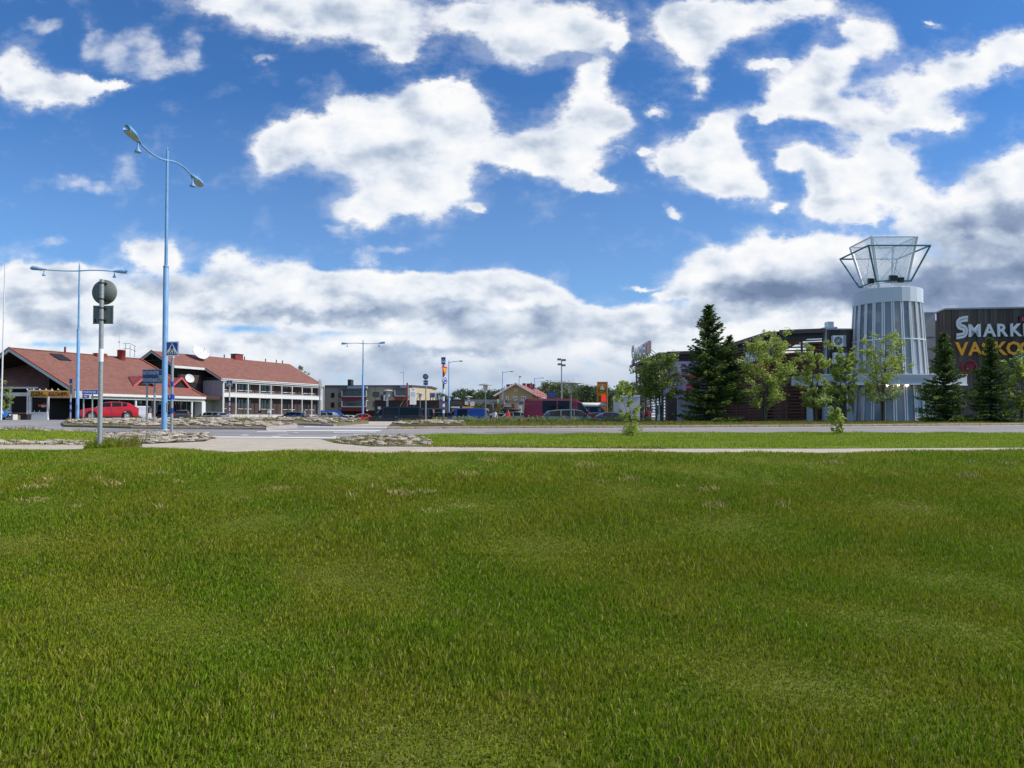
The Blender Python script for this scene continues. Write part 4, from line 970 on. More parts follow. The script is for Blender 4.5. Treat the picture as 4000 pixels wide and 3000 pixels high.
for k in range(6): st.beam(Mq @ Vector((-.28 + k * .1, -.08, -.3 + .03 * k)), Mq @ Vector((-.12 + k * .1, -.08, .12 + .03 * k)), .055, .03, up=(0, 1, 0))
st.beam(Mq @ Vector((-.42, -.08, .16)), Mq @ Vector((-.12, -.08, .2)), .04, .03, up=(0, 1, 0)); st.beam(Mq @ Vector((-.12, -.08, .2)), Mq @ Vector((-.3, -.08, -.1)), .04, .03, up=(0, 1, 0))
obj('script', st, M_nred, rs)
ld = thing('led_display', 'small black LED display box with red numerals high on the dark wall', 'display')
sx_, z_ = at_px(3984, 1260); obj('box', MB().box((0, -.02, 0), (1.6, .15, .52), MW @ Matrix.Translation((sx_, 0, z_))), M_blk, ld)
text('digits', '12:40', .4, mat('red_led', (.3, .01, .02), .5, emit=(.5, .02, .03), es=1.0), ld, MW @ Matrix.Translation((sx_ + .12, -.05, z_ + .12)), .01, .0, 1)
sx_, z_ = at_px(3953, 1424); obj_ = window(MK, 0, 1, 0, 1, 0, sill=False); obj_.matrix_local = MW @ Matrix.Translation((sx_, 0.1, z_)); 
# the same names on the side wall, and on the roof edge
s3 = thing('roof_lettering', 'S MARKET letters standing on brackets on the far roof edge', 'sign')
M_dlet = mat('grey_letter', (.46, .48, .52), .5)
MF = frame((C1[0], C1[1], 0), (Vector((*C12, 0)) - Vector((*C1, 0)))); 
zb3 = zt4 + .35
slogo(s3, MF @ Matrix.Translation((3.0, -.9, zb3 - .4)), 2.3, M_dlet, .25)
letters(s3, 'MARKET', MF @ Matrix.Translation((5.2, -.9, zb3)), 1.55 * capk, {'M': 1.9, '*': 1.5}, M_dlet, .05, .9, .12)
br = MB()
for k in range(7): br.beam(MF @ Vector((3.5 + 1.6 * k, -.75, zt4)), MF @ Vector((3.5 + 1.6 * k, -.75, zb3 + 1.2)), .08).beam(MF @ Vector((3.5 + 1.6 * k, 1.0, zt4)), MF @ Vector((3.5 + 1.6 * k, -.7, zb3 + 1.0)), .06)
br.beam(MF @ Vector((3.2, -.75, zb3 - .05)), MF @ Vector((14.5, -.75, zb3 - .05)), .08)
obj('bracket', br, M_steel, s3)
obj('small_light_box', MB().box((14.8, -1.2, zb3), (16.2, -.9, zb3 + 1.5), MF), mat('orange_pale_box', (.55, .33, .25), .5), s3)
s4 = thing('side_lettering', 'white MARKET and orange VASKOOLI letters on the slatted side screen', 'sign')
MT = frame((C23[0], C23[1], 0), Vector((*C34, 0)) - Vector((*C23, 0)))
obj('white_rail', MB().box((8.5, -.42, Z(1412, 67)), (L3 - .6, -.36, Z(1406, 67)), MT), M_white, s4)
letters(s4, 'MARKET', MT @ Matrix.Translation((L3 - 6.6, -.5, Z(1402, 64))), 1.0 * capk, {'M': 1.2, '*': 1.02}, M_letw, .04, .9)
letters(s4, 'VASKOOLI', MT @ Matrix.Translation((L3 - 8.2, -.5, Z(1452, 64))), .95 * capk, {'*': 1.0}, M_leto, .04, .9)

# ---- glass tower
TC = Vector((31.5, 60.0, 0)); TK = .885
TW = thing('glass_tower', 'round tapering glass entrance tower with aluminium mullions beside the dark market walls', 'tower', (TC.x, TC.y, MG))
def zt(py): return Z(py, 57.2) - MG
tiers = [(3.62 * TK, 0.0), (3.40 * TK, zt(1500)), (3.32 * TK, zt(1464)), (3.12 * TK, zt(1322)), (2.90 * TK, zt(1172))]
NS = 24; off = R(-94)
ang = [off + 2 * math.pi * k / NS for k in range(NS)]
def rad(z):
    for (ra_, za), (rb_, zb_) in zip(tiers, tiers[1:]):
        if z <= zb_ + 1e-6: return ra_ + (rb_ - ra_) * (z - za) / (zb_ - za)
    return tiers[-1][0]
pt = lambda r, a, z: Vector((r * math.cos(a), r * math.sin(a), z))
for z0, z1 in ((0.05, zt(1500) - .02), (zt(1464) + .02, zt(1322) - .03), (zt(1322) + .03, zt(1172))):
    for k in range(NS):
        a, b = ang[k], ang[(k + 1) % NS]
        A, B, C_, D_ = pt(rad(z0) - .05, a, z0), pt(rad(z0) - .05, b, z0), pt(rad(z1) - .05, b, z1), pt(rad(z1) - .05, a, z1)
        n_ = (A + B) / 2; n_.z = 0; n_.normalize()
        obj('pane', MB().prism([A, B, C_, D_], -n_ * .03), M_tglass, TW)
for k in range(NS):
    a = ang[k]
    mu = MB()
    for da in (-.026, .026):
        mu.beam(pt(rad(0), a + da, 0), pt(rad(tiers[1][1]), a + da, tiers[1][1]), .075, .1).beam(pt(rad(tiers[2][1]), a + da, tiers[2][1]), pt(rad(tiers[4][1]) + .0, a + da, tiers[4][1]), .075, .1)
    obj('mullion', mu, M_alu, TW)
def ring(z, h, d, m, name):
    mb = MB()
    for k in range(NS): mb.beam(pt(rad(z) + .0, ang[k], z), pt(rad(z), ang[(k + 1) % NS], z), d, h)
    obj(name, mb, m, TW)
ring(tiers[3][1], .09, .12, M_alu, 'ring_rail'); ring(tiers[2][1] + .03, .12, .16, M_alu, 'ring_rail')
zc = tiers[4][1]; ZT = zt(1118)
obj('collar', MB().lathe([(2.4, zc - .05), (2.66, zc - .05), (2.66, ZT), (2.58, ZT + .04), (.5, ZT + .1)], n=NS, smooth=False, a0=off), mat('white_collar', (.62, .66, .72), .45), TW)
obj('core', MB().lathe([(1.5, 0), (1.5, zc - 1.5)], n=16), M_core, TW)
obj('inner_floor', MB().lathe([(2.6, tiers[3][1] - .15), (2.6, tiers[3][1] - .05)], n=NS), M_core, TW)
hs = MB()
for k in range(8): a = k * .785 + .3; hs.box((1.9 * math.cos(a) - .2, 1.9 * math.sin(a) - .2, zt(1300)), (1.9 * math.cos(a) + .2, 1.9 * math.sin(a) + .2, zt(1210)))
obj('inner_columns', hs, M_white, TW)
obj('red_interior_block', MB().box((-1.2, -2.5, 0), (-.6, -2.0, 1.9)).box((.7, -2.4, 0), (1.5, -1.7, 2.0)), mat('dark_red_interior', (.12, .02, .02), .8), TW)
# canopy ring round the tower foot
cn = thing('entrance_roof', 'flat light grey canopy slab running round the foot of the glass tower', 'canopy')
x0, x1 = X(3130, 57.5), X(3792, 57); z0, z1 = Z(1499, 56), Z(1463, 56)
CP = [(x0, 59.5), (x0, 57.6), (X(3325, 56), 56.2), (X(3640, 56), 56.0), (x1, 57.4), (x1, 59.4), (35.2, 59.4)]
cen = [(TC.x + 3.0 * math.cos(R(a)), TC.y + 3.0 * math.sin(R(a))) for a in range(-12, -170, -8)]
obj('slab', MB().prism([(a, b, z0) for a, b in CP + cen + [(28, 59.5)]], (0, 0, z1 - z0)), mat('canopy_grey', (.42, .45, .50), .5, var=.06), cn)
edge_pts = [(x0, 57.6), (X(3325, 56), 56.2), (X(3640, 56), 56.0), (x1, 57.4)]
em = MB()
for a, b in zip(edge_pts, edge_pts[1:]): em.beam((a[0], a[1] - .05, z1 + .04), (b[0], b[1] - .05, z1 + .04), .06, .06).beam((a[0], a[1] - .05, z0 - .04), (b[0], b[1] - .05, z0 - .04), .06, .06)
obj('edge_trim', em, M_alu, cn)
for k, p_ in enumerate((3474, 3515, 3551)): 
    obj('canopy_light', MB().lathe([(.01, -.12), (.12, -.05), (.12, .05)], (X(p_ - 14, 57.2), 56.9, z0 - .05), 10), mat('warm_lamp', (.9, .8, .6), .5, emit=(1, .82, .55), es=6), cn)
M_pylon = mat('pylon_concrete', (.27, .32, .37), .8, var=.08)
for i, (p_, dirn, lb) in enumerate(((3160, -1, 'leftmost blue grey tapering pylon under the canopy'), (3221, -1, 'second blue grey tapering pylon from the left under the canopy'), (3306, -1, 'blue grey tapering pylon just left of the glass tower'), (3588, 1, 'blue grey tapering pylon before the tower glass'))):
    t = thing('canopy_pylon', lb, 'pylon', (X(p_, 57.8), 57.4, MG), group='tapering pylons under the canopy')
    zt2 = Z(1588, 57.8) - MG
    obj('base', MB().prism([(-.3, -.2, 0), (.42, -.2, 0), (.16, -.2, zt2), (-.26, -.2, zt2)], (0, .4, 0)), M_pylon, t)
    obj('column', MB().tube([(-.1, 0, zt2), (-.22 if dirn < 0 else .05, 0, z0 - MG)], .1, 10), M_white, t)
# crown of steel tubes on the tower
CR = thing('tower_crown', 'steel crown of teal and white tubes with glass panes topping the tower', 'sculpture', (0, 0, 0))
M_teal = mat('teal_tube', (.045, .19, .23), .45); M_wt = mat('white_tube', (.74, .74, .72), .5)
def sq(cx, cy, h, z): return [Vector((cx - h, cy - h, z)), Vector((cx + h, cy - h, z)), Vector((cx + h, cy + h, z)), Vector((cx - h, cy + h, z))]
zrel = lambda v: v + EYE
tT = sq(31.25, 60, 2.5, zrel(13.9)); tB = sq(31.1, 59.6, 1.42, zrel(11.15)); wT = sq(31.2, 60, 1.85, zrel(14.78)); wB = sq(31.1, 59.5, 1.1, zrel(11.1))
def tubes(A, B, r, m, nmr, nml):
    for P_ in (A, B):
        for k in range(4): obj(nmr, MB().tube([P_[k], P_[(k + 1) % 4]], r, 8), m, CR)
    for k in range(4): obj(nml, MB().tube([B[k], A[k]], r, 8), m, CR)
tubes(tT, tB, .075, M_teal, 'teal_rail', 'teal_leg'); 
for k in range(4): obj('white_rail', MB().tube([wT[k], wT[(k + 1) % 4]], .06, 8), M_wt, CR); obj('white_leg', MB().beam(wB[k] - Vector((0, 0, .5)), wT[k], .17, .17), M_wt, CR)
for k in range(4):
    a, b, c_, d_ = wB[k], wB[(k + 1) % 4], wT[(k + 1) % 4], wT[k]
    obj('brace', MB().tube([a, c_], .018, 5).tube([b, d_], .018, 5), M_wt, CR)
    obj('crown_pane', MB().quad(a.lerp(b, .04), a.lerp(b, .96), c_.lerp(d_, .04), c_.lerp(d_, .96)), mat('crown_glass', (.85, .88, .92), .08, alpha=.48, spec=.8), CR)
    obj('base_rail', MB().tube([wB[k] - Vector((0, 0, .05)), wB[(k + 1) % 4] - Vector((0, 0, .05))], .05, 6), M_wt, CR)
for (p_, q_, w, lb) in ((3406, 1096, .42, 'left floodlight on the tower top'), (3494, 1084, .55, 'middle floodlight on the tower top'), (3523, 1092, .4, 'right floodlight on the tower top')):
    t = thing('floodlight', lb, 'floodlight', (X(p_, 58.2), 58.2, Z(q_, 58.2) - .35), group='floodlights in the crown')
    obj('housing', MB().box((-w / 2, -.15, .0), (w / 2, .2, .4), Matrix.Rotation(.3, 4, 'X') @ Matrix.Translation((0, 0, .12))), M_blk, t)
    obj('bracket', MB().tube([(-w / 2, 0, .3), (-w / 2, 0, 0), (w / 2, 0, 0), (w / 2, 0, .3)], .025, 5).tube([(0, 0, -.25), (0, 0, 0)], .03, 5), M_alu, t)
# ---------------------------------------------------------------- lamps, signs, poles
M_lblue = mat('light_blue_paint', (.17, .36, .62), .5, var=.12, vscale=1.3, col2=(.20, .37, .58))
M_lblued = mat('lamp_underside', (.42, .45, .42), .4)
M_galv = mat('galvanised_steel', (.36, .37, .37), .5, metal=.35, var=.15, vscale=8)
M_sback = mat('sign_back_grey', (.155, .17, .155), .6, var=.08)
M_sblue = mat('sign_blue', (.012, .075, .42), .4); M_sblue2 = mat('dull_sign_blue', (.018, .055, .20), .4)
M_signw = mat('sign_white', (.80, .80, .78), .45); M_yellow = mat('sign_yellow', (.85, .42, .01), .45); M_sred = mat('sign_border_red', (.55, .03, .015), .45)
M_band = mat('reflective_white', (.82, .82, .84), .4); M_bblue = mat('band_blue', (.01, .05, .38), .45)
M_ltxt = mat('sign_grey_text', (.42, .46, .48), .45)
def base(px, Y): x = X(px, Y); return Vector((x, Y, gz(x, Y)))
def double_lamp(px, Y, ytop, label, yaw, span, rb=.115, sc=0.0):
    b = base(px, Y); h = Z(ytop, Y) - b.z
    t = thing('street_lamp', label, 'street lamp', b, yaw, 'tall light blue street lamps')
    obj('lower_pole', MB().tube([(0, 0, -.2), (0, 0, h * .58 - .08), (0, 0, h * .58)], [rb, rb * .93, rb * .6], 14), M_lblue, t)
    obj('base_flange', MB().lathe([(rb * 1.9, -.02), (rb * 1.9, .03), (rb * 1.05, .035)], n=14), M_galv, t)
    obj('access_hatch', MB().box((-.05, -rb - .008, .75), (.05, -rb + .02, 1.15)), M_sback, t)
    obj('pole_collar', MB().tube([(0, 0, h * .575 - .05), (0, 0, h * .575 + .02)], rb * 1.0, 14), M_lblue, t)
    obj('upper_pole', MB().tube([(0, 0, h * .575), (0, 0, h * .80), (0, 0, h * .985)], [rb * .62, rb * .52, rb * .42], 12), M_lblue, t)
    obj('finial', MB().tube([(0, 0, h * .985), (0, 0, h)], .02, 6).tube([(-.04, 0, h - .07), (0, 0, h), (.04, 0, h - .07), (0, 0, h - .12), (-.04, 0, h - .07)], .012, 5), M_lblue, t)
    for sg in (-1, 1):
        rise = .0
        pts = [(sg * span * u, 0, h * .955 - .05 + .04 * math.sin(u * math.pi) * span * .2 - sc * sg * (u * u - .75 * u) * span) for u in [0, .1, .2, .3, .4, .5, .6, .7]]
        obj('arm', MB().tube(pts, [.05, .045, .042, .04, .04, .04, .04, .035], 8), M_lblue, t)
        e = Vector(pts[-1]); d = (e - Vector(pts[-2])).normalized(); L_ = span * .34
        hd = MB(); n = 8; rings = []
        for u, w, hh in ((0, .05, .05), (.25, .11, .10), (.55, .19, .19), (.85, .19, .22), (1, .15, .17)):
            c = e + d * L_ * u; rings.append([c + Vector((0, w, -.02)), c + Vector((0, w * .8, hh * .6)), c + Vector((0, w * .3, hh)), c + Vector((0, -w * .3, hh)), c + Vector((0, -w * .8, hh * .6)), c + Vector((0, -w, -.02))])
        vs = [q for r_ in rings for q in r_]; fs = [(i * 6 + k, i * 6 + (k + 1) % 6, (i + 1) * 6 + (k + 1) % 6, (i + 1) * 6 + k) for i in range(4) for k in range(6)] + [(0, 1, 2, 3, 4, 5), (29, 28, 27, 26, 25, 24)]
        hh_ = obj('lamp_head', hd.add(vs, fs, True), M_lblue, t)
        c1, c2 = e + d * L_ * .3, e + d * L_ * .97
        obj('diffuser', MB().prism([c1 + Vector((0, -.09, -.022)), c1 + Vector((0, .09, -.022)), c2 + Vector((0, .13, -.022)), c2 + Vector((0, -.13, -.022))], (0, 0, -.05)), M_lblued, hh_)
        q = e + d * L_ * .18
        obj('hanging_lamp', MB().tube([q, q - Vector((0, 0, .22))], .03, 6).lathe([(.03, -.2), (.06, -.3), (.13, -.42), (.13, -.45), (.02, -.45)], q, 10), M_lblue, t)
    return t
def fix_yaw(t, a): t.rotation_euler = (0, 0, a)
double_lamp(642, 30, 573, 'nearest tall light blue double-armed street lamp beside the blue arrow direction sign', R(86), 2.75, sc=.42)
double_lamp(302, 53, 1028, 'light blue double-armed street lamp behind the grey backed round sign', R(8), 3.2, rb=.12, sc=.12)
double_lamp(1417, 103, 1326, 'distant light blue double-armed street lamp before the beige apartment block', R(-4), 3.05, rb=.15, sc=-.12)
def single_lamp(px, Y, ytop, pxe, label, z=None):
    b = base(px, Y); 
    h = Z(ytop, Y) - b.z; t = thing('arm_lamp', label, 'street lamp', b, 0, 'single-armed light blue lamps down the street')
    e = X(pxe, Y) - b.x
    obj('lower_pole', MB().tube([(0, 0, -.2), (0, 0, h * .45)], .13, 10), M_lblue, t); obj('upper_pole', MB().tube([(0, 0, h * .45), (0, 0, h)], [.075, .055], 8), M_lblue, t)
    obj('arm', MB().tube([(0, 0, h * .965), (e * .3, 0, h * .985), (e * .8, 0, h * .995)], .04, 6), M_lblue, t)
    obj('lamp_head', MB().prism([(e * .75, -.12, h * .985), (e, -.16, h * .985), (e, .16, h * .985), (e * .75, .12, h * .985)], (0, 0, .14)), M_galv, t)
single_lamp(1753, 98, 1409, 1807, 'single-armed light blue lamp right of the yield sign pole')
single_lamp(1963, 122, 1450, 2005, 'single-armed light blue lamp before the gable of the yellow house')
single_lamp(2088, 150, 1475, 2124, 'single-armed light blue lamp at the right corner of the yellow house')
single_lamp(2182, 185, 1491, 2213, 'faint single-armed lamp left of the slim grey floodlight mast')
single_lamp(2251, 205, 1505, 2276, 'faint single-armed lamp above the burgundy van windscreen')
single_lamp(2305, 225, 1516, 2284, 'faint single-armed lamp left of the yellow price pylon')
single_lamp(2383, 215, 1527, 2395, 'faint single-armed lamp just right of the yellow price pylon')
def mast(px, Y, ytop, label):
    b = base(px, Y); h = Z(ytop, Y) - b.z; t = thing('floodlight_mast', label, 'light mast', b)
    obj('pole', MB().tube([(0, 0, -.2), (0, 0, h)], [.13, .08], 8), M_galv, t)
    for k, (dx_, dz_) in enumerate(((-.35, .0), (.35, -.1), (-.3, -.75), (.3, -.9))):
        obj('floodlight', MB().box((dx_ - .3, -.2, h + dz_ - .1), (dx_ + .3, .25, h + dz_ + .18)), M_sback, t)
mast(2194, 110, 1405, 'slim grey mast with four floodlights above the burgundy van')
def disc_lamp(px, Y, ytop, label, r=.62):
    b = base(px, Y); h = Z(ytop, Y) - b.z; t = thing('park_lamp', label, 'lamp post', b, 0, 'parking lamps with flat disc shades')
    obj('pole', MB().tube([(0, 0, -.2), (0, 0, h - .75)], .065, 10), mat('grey_green_pole', (.13, .17, .17), .5), t)
    obj('shade', MB().lathe([(.02, h + .04), (r * .5, h), (r, h - .10), (r, h - .13), (.1, h - .08)], n=20), M_lblued, t)
    obj('lantern', MB().lathe([(.12, h - .75), (.15, h - .68), (.2, h - .3), (.2, h - .12)], n=12), M_plast, t)
disc_lamp(2229, 48, 1491, 'disc-topped parking lamp in front of the burgundy van', .78)
disc_lamp(1896, 62, 1499, 'disc-topped parking lamp right of the blue van')
disc_lamp(1515, 76, 1523, 'disc-topped parking lamp behind the long black van', .55)
disc_lamp(1641, 84, 1535, 'disc-topped parking lamp just right of the white project board', .5)
disc_lamp(1830, 105, 1548, 'far disc-topped parking lamp before the low grey shops', .62)
disc_lamp(1755, 100, 1544, 'far disc-topped parking lamp beside the arm lamp pole', .55)
disc_lamp(2121, 95, 1553, 'disc-topped parking lamp behind the burgundy van roof', .5)

def bandpole(px, Y, ytop, label_parent, r=.045, bands=(), m=M_galv, pybase=None):
    b = base(px, Y); h = Z(ytop, Y) - b.z
    obj('pole', MB().tube([(0, 0, -.15), (0, 0, h)], r, 10), m, label_parent)
    for (y0, y1, mm) in bands: obj('band', MB().tube([(0, 0, Z(y1, Y) - b.z), (0, 0, Z(y0, Y) - b.z)], r + .004, 12), mm, label_parent)
    return b, h
def plate(parent, c, w, h, m, th=.02, yaw=0, name='plate', edge=None, back=None):
    M = Matrix.Translation(c) @ Matrix.Rotation(yaw, 4, 'Z')
    o = obj(name, MB().box((-w / 2, -th / 2, -h / 2), (w / 2, th / 2, h / 2), M), m, parent)
    if edge: 
        e = .035 * min(w, h) / .5
        for a, b_ in (((-w / 2, -h / 2), (w / 2, -h / 2 + e)), ((-w / 2, h / 2 - e), (w / 2, h / 2)), ((-w / 2, -h / 2 + e), (-w / 2 + e, h / 2 - e)), ((w / 2 - e, -h / 2 + e), (w / 2, h / 2 - e))):
            obj('border', MB().box((a[0], -th / 2 - .006, a[1]), (b_[0], -th / 2 - .001, b_[1]), M), edge, parent)
    return M
def crosswalk_face(parent, M, s, th=.02):
    y = -th / 2 - .003
    P3 = lambda x, z, yy=y: M @ Vector((x * s, yy, z * s))
    obj('white_triangle', MB().prism([P3(-.42, -.36), P3(.42, -.36), P3(0, .38)], (M.to_3x3() @ Vector((0, -.003, 0)))), M_signw, parent)
    mb = MB(); y2 = y - .008
    q = lambda pts: mb.add([M @ Vector((a * s, y2, b * s)) for a, b in pts], [tuple(range(len(pts)))])
    q([(-.03, .20), (.04, .20), (.045, .27), (0, .30), (-.04, .27)]); q([(-.06, -.02), (.05, -.02), (.07, .19), (-.03, .19)])
    q([(-.06, -.02), (0, -.02), (-.10, -.26), (-.16, -.24)]); q([(0, -.02), (.05, -.02), (.17, -.24), (.11, -.27)]); q([(.05, .16), (.13, .02), (.10, 0), (.03, .11)]); q([(-.03, .16), (-.12, .05), (-.09, .02), (-.02, .1)])
    for k in range(5):
        a = -.34 + k * .14; q([(a, -.34), (a + .08, -.34), (a + .07 - a * .15, -.25), (a - a * .15, -.25)])
    obj('walker_symbol', mb, M_blk, parent)
def clamps(parent, zs, r=.05):
    for z in zs: obj('clamp', MB().tube([(0, 0, z - .02), (0, 0, z + .02)], r + .012, 12).box((-.1, .0, z - .02), (.1, .05, z + .02)), M_blk, parent)
# P1 near round sign seen from behind
b = base(391, 14.2); t = thing('sign_post', 'nearest grey post with round and square sign backs, grass at its foot', 'sign post', b)
h1 = Z(1092, 14.2) - b.z; bandpole(391, 14.2, 1092, t, .042, ((1363, 1413, M_band),))
rr = .25; cz = Z(1140, 14.2) - b.z
Mq = Matrix.Translation((.02, -.0, cz)) @ Matrix.Rotation(math.pi / 2, 4, 'X')
ds = MB().lathe([(.001, -.075), (rr - .01, -.075), (rr, -.065), (rr, -.055), (.001, -.055)], n=40); ds.v = [tuple(Mq @ Vector(v)) for v in ds.v]
obj('round_plate', ds, M_sback, t)
obj('square_plate', MB().box((-.19, .055, Z(1264, 14.2) - b.z), (.195, .068, Z(1192, 14.2) - b.z)), M_sback, t)
cl = obj('plate_rim', MB().box((-.197, .05, Z(1265, 14.2) - b.z), (-.192, .072, Z(1191, 14.2) - b.z)).box((.197, .05, Z(1265, 14.2) - b.z), (.202, .072, Z(1191, 14.2) - b.z)), M_galv, t)
for yp in (1106, 1168, 1203, 1250): obj('clamp', MB().tube([(0, 0, Z(yp, 14.2) - b.z - .012), (0, 0, Z(yp, 14.2) - b.z + .012)], .05, 12).box((-.075, .0, Z(yp, 14.2) - b.z - .012), (.075, .056, Z(yp, 14.2) - b.z + .012)), M_blk, t)
obj('sticker', MB().box((.05, .035, Z(1176, 14.2) - b.z), (.16, .05, Z(1171, 14.2) - b.z)).box((-.17, .05, Z(1258, 14.2) - b.z), (-.13, .054, Z(1244, 14.2) - b.z)), M_blk, t)
# P2 crosswalk sign
WBW = lambda *ys_: tuple((a, c, M_bblue) for a, c in ys_)
b = base(671, 27.5); t = thing('crosswalk_sign', 'blue and white crosswalk sign with peeling corner on a blue banded post by the stones', 'road sign', b)
bandpole(671, 27.5, 1398, t, .05, WBW((1490, 1510), (1540, 1560), (1594, 1615)))
M = plate(t, Vector((.02, -.075, Z(1363, 27.5) - b.z)), .50, .56, M_sblue, .02, 0, 'sign_plate', M_signw); crosswalk_face(t, M, .56)
obj('torn_corner', MB().prism([M @ Vector(q) for q in ((.25, -.018, .28), (.13, -.018, .28), (.16, -.018, .24), (.22, -.018, .2), (.25, -.018, .15))], (0, -.002, 0)), mat('bare_aluminium', (.5, .55, .62), .4), t)
obj('pole_cap', MB().tube([(0, 0, Z(1398, 27.5) - b.z), (0, 0, Z(1393, 27.5) - b.z)], .07, 10), M_signw, t)
# P3 direction sign
Yd = 34.0; b = base(606, Yd); t = thing('direction_sign', 'dark blue arrow direction sign reading ROVANIEMI 288 on three grey posts', 'road sign', b)
zt_, zb_ = Z(1443, Yd) - b.z, Z(1499, Yd) - b.z; xl, xr = X(559, Yd) - b.x, X(650, Yd) - b.x
obj('panel', MB().prism([(xl, -.1, zb_), (xr - .06, -.1, zb_ + .01), (xr, -.1, (zt_ + zb_) / 2), (xr - .06, -.1, zt_ + .02), (xl, -.1, zt_ - .01)], (0, .04, 0)), M_sblue2, t)
obj('arrow_tip', MB().prism([(xr - .17, -.108, zb_ + .08), (xr - .02, -.108, (zt_ + zb_) / 2), (xr - .17, -.108, zt_ - .08)], (0, -.004, 0)), M_ltxt, t)
obj('border', MB().box((xl, -.108, zt_ - .035), (xr - .18, -.102, zt_ - .015)).box((xl, -.108, zb_ + .005), (xr - .18, -.102, zb_ + .02)), M_ltxt, t)
for p_ in (573, 603, 637):
    x_ = X(p_, Yd) - b.x; obj('post', MB().tube([(x_, 0, -.2), (x_, 0, zt_ - .03)], .045, 8), M_galv, t)
text('lettering', 'ROVANIEMI', .25, M_ltxt, t, Matrix.Translation((xl + .04, -.115, (zt_ + zb_) / 2 + .08)), .003, .0, .56)
text('lettering', 'ROAVENJARGA', .25, M_ltxt, t, Matrix.Translation((xl + .04, -.115, zb_ + .08)), .003, .0, .50)
text('lettering', '288', .26, M_ltxt, t, Matrix.Translation((xl + .74, -.115, (zt_ + zb_) / 2 - .12)), .003, .0, .5)
# P4 Murmansk sign
Yd = 50.0; b = base(345, Yd); t = thing('direction_sign', 'bright blue direction sign reading MURMANSK 303 on two thin posts', 'road sign', b)
xl, xr = X(322, Yd) - b.x, X(400, Yd) - b.x; z0, z1 = Z(1541, Yd) - b.z, Z(1522, Yd) - b.z
M = plate(t, Vector(((xl + xr) / 2, -.06, (z0 + z1) / 2)), xr - xl, z1 - z0, M_sblue, .03, 0, 'panel', M_signw)
text('lettering', 'MURMANSK 303', .24, M_signw, t, Matrix.Translation((xl + .09, -.09, z0 + .08)), .003, .004, .68)
z2 = Z(1557, Yd) - b.z; xm = X(350, Yd) - b.x
plate(t, Vector(((xl + xm) / 2, -.06, (z2 + z0) / 2 - .01)), xm - xl, z0 - z2 - .04, M_sblue, .03, 0, 'lower_panel', M_signw)
obj('route_emblem', MB().lathe([(.11, 0), (.14, 0)], n=4) if False else MB().box(((xl + xm) / 2 - .12, -.085, (z2 + z0) / 2 - .05), ((xl + xm) / 2 + .10, -.078, (z2 + z0) / 2 + .03)), M_signw, t)
for p_ in (326, 360): x_ = X(p_, Yd) - b.x; obj('post', MB().tube([(x_, 0, -.2), (x_, 0, z1)], .05, 8), M_galv, t)
# P5 sign back on banded pole
b = base(275, 59); t = thing('crosswalk_sign', 'small dark square sign on a banded post by the restaurant entrance', 'road sign', b)
bandpole(275, 59, 1482, t, .06, WBW((1570, 1582), (1598, 1610)))
M = plate(t, Vector((.04, -.07, Z(1489, 59) - b.z)), .3, .42, M_sblue2, .02, 0, 'sign_plate', M_ltxt)
obj('side_plate', MB().box((-.02, -.1, Z(1535, 59) - b.z), (.2, .1, Z(1502, 59) - b.z)), M_sback, t)
# P6 sign behind the lamp
b = base(658, 60); t = thing('direction_sign', 'small blue direction sign ending in 42 half hidden behind the tall lamp', 'road sign', b)
M = plate(t, Vector((.05, -.06, Z(1553, 60) - b.z)), 1.0, .5, M_sblue, .03, 0, 'panel', M_signw)
text('lettering', 'I  42', .26, M_signw, t, Matrix.Translation((-.1, -.09, Z(1553, 60) - b.z - .02)), .003, .004, .8)
obj('post', MB().tube([(-.3, 0, -.2), (-.3, 0, Z(1545, 60) - b.z)], .05, 8), M_galv, t)
# P7
b = base(896, 56); t = thing('crosswalk_sign', 'blue crosswalk sign on a banded post in front of the hotel wing', 'road sign', b)
bandpole(896, 56, 1490, t, .055, WBW((1565, 1572), (1585, 1592), (1605, 1612)), m=M_plast)
M = plate(t, Vector((0, -.07, Z(1498, 56) - b.z)), .48, .46, M_sblue2, .02, 0, 'sign_plate', M_ltxt); crosswalk_face(t, M, .42)
b = base(1249, 62); t = thing('sign_post', 'plain grey post with an edge-on sign at the right end of the hotel', 'sign post', b)
bandpole(1249, 62, 1484, t, .06); obj('sign_plate', MB().box((-.02, -.35, Z(1510, 62) - b.z), (.02, .3, Z(1484, 62) - b.z)), M_galv, t)
def disc_face(parent, c, r, m, yaw=0, name='round_plate', ny=1.0):
    M = Matrix.Translation(c) @ Matrix.Rotation(yaw, 4, 'Z') @ Matrix.Rotation(math.pi / 2, 4, 'X')
    mb = MB().lathe([(.001, .0), (r, 0), (r, .02), (.001, .02)], n=24); mb.v = [tuple(M @ Vector(v)) for v in mb.v]; obj(name, mb, m, parent)
    mb = MB().lathe([(r * .9, .022), (r, .022), (r, .026), (r * .9, .026)], n=24, cap=False); mb.v = [tuple(M @ Vector(v)) for v in mb.v]; obj('border', mb, M_signw, parent)
    return Matrix.Translation(c) @ Matrix.Rotation(yaw, 4, 'Z')
b = base(1663, 58); t = thing('path_sign', 'round blue footpath sign above a blue two-way arrow plate', 'road sign', b)
bandpole(1663, 58, 1460, t, .055)
M = disc_face(t, Vector((0, -.06, Z(1471, 58) - b.z)), .25, M_sblue2)
obj('walker_symbol', MB().box((-.07, -.1, Z(1471, 58) - b.z - .1), (-.02, -.09, Z(1471, 58) - b.z + .13)).box((.02, -.1, Z(1471, 58) - b.z - .1), (.06, -.09, Z(1471, 58) - b.z + .06)), M_ltxt, t)
M = plate(t, Vector((0, -.07, Z(1495, 58) - b.z)), .38, .40, M_sblue2, .02, 0, 'sign_plate', M_ltxt)
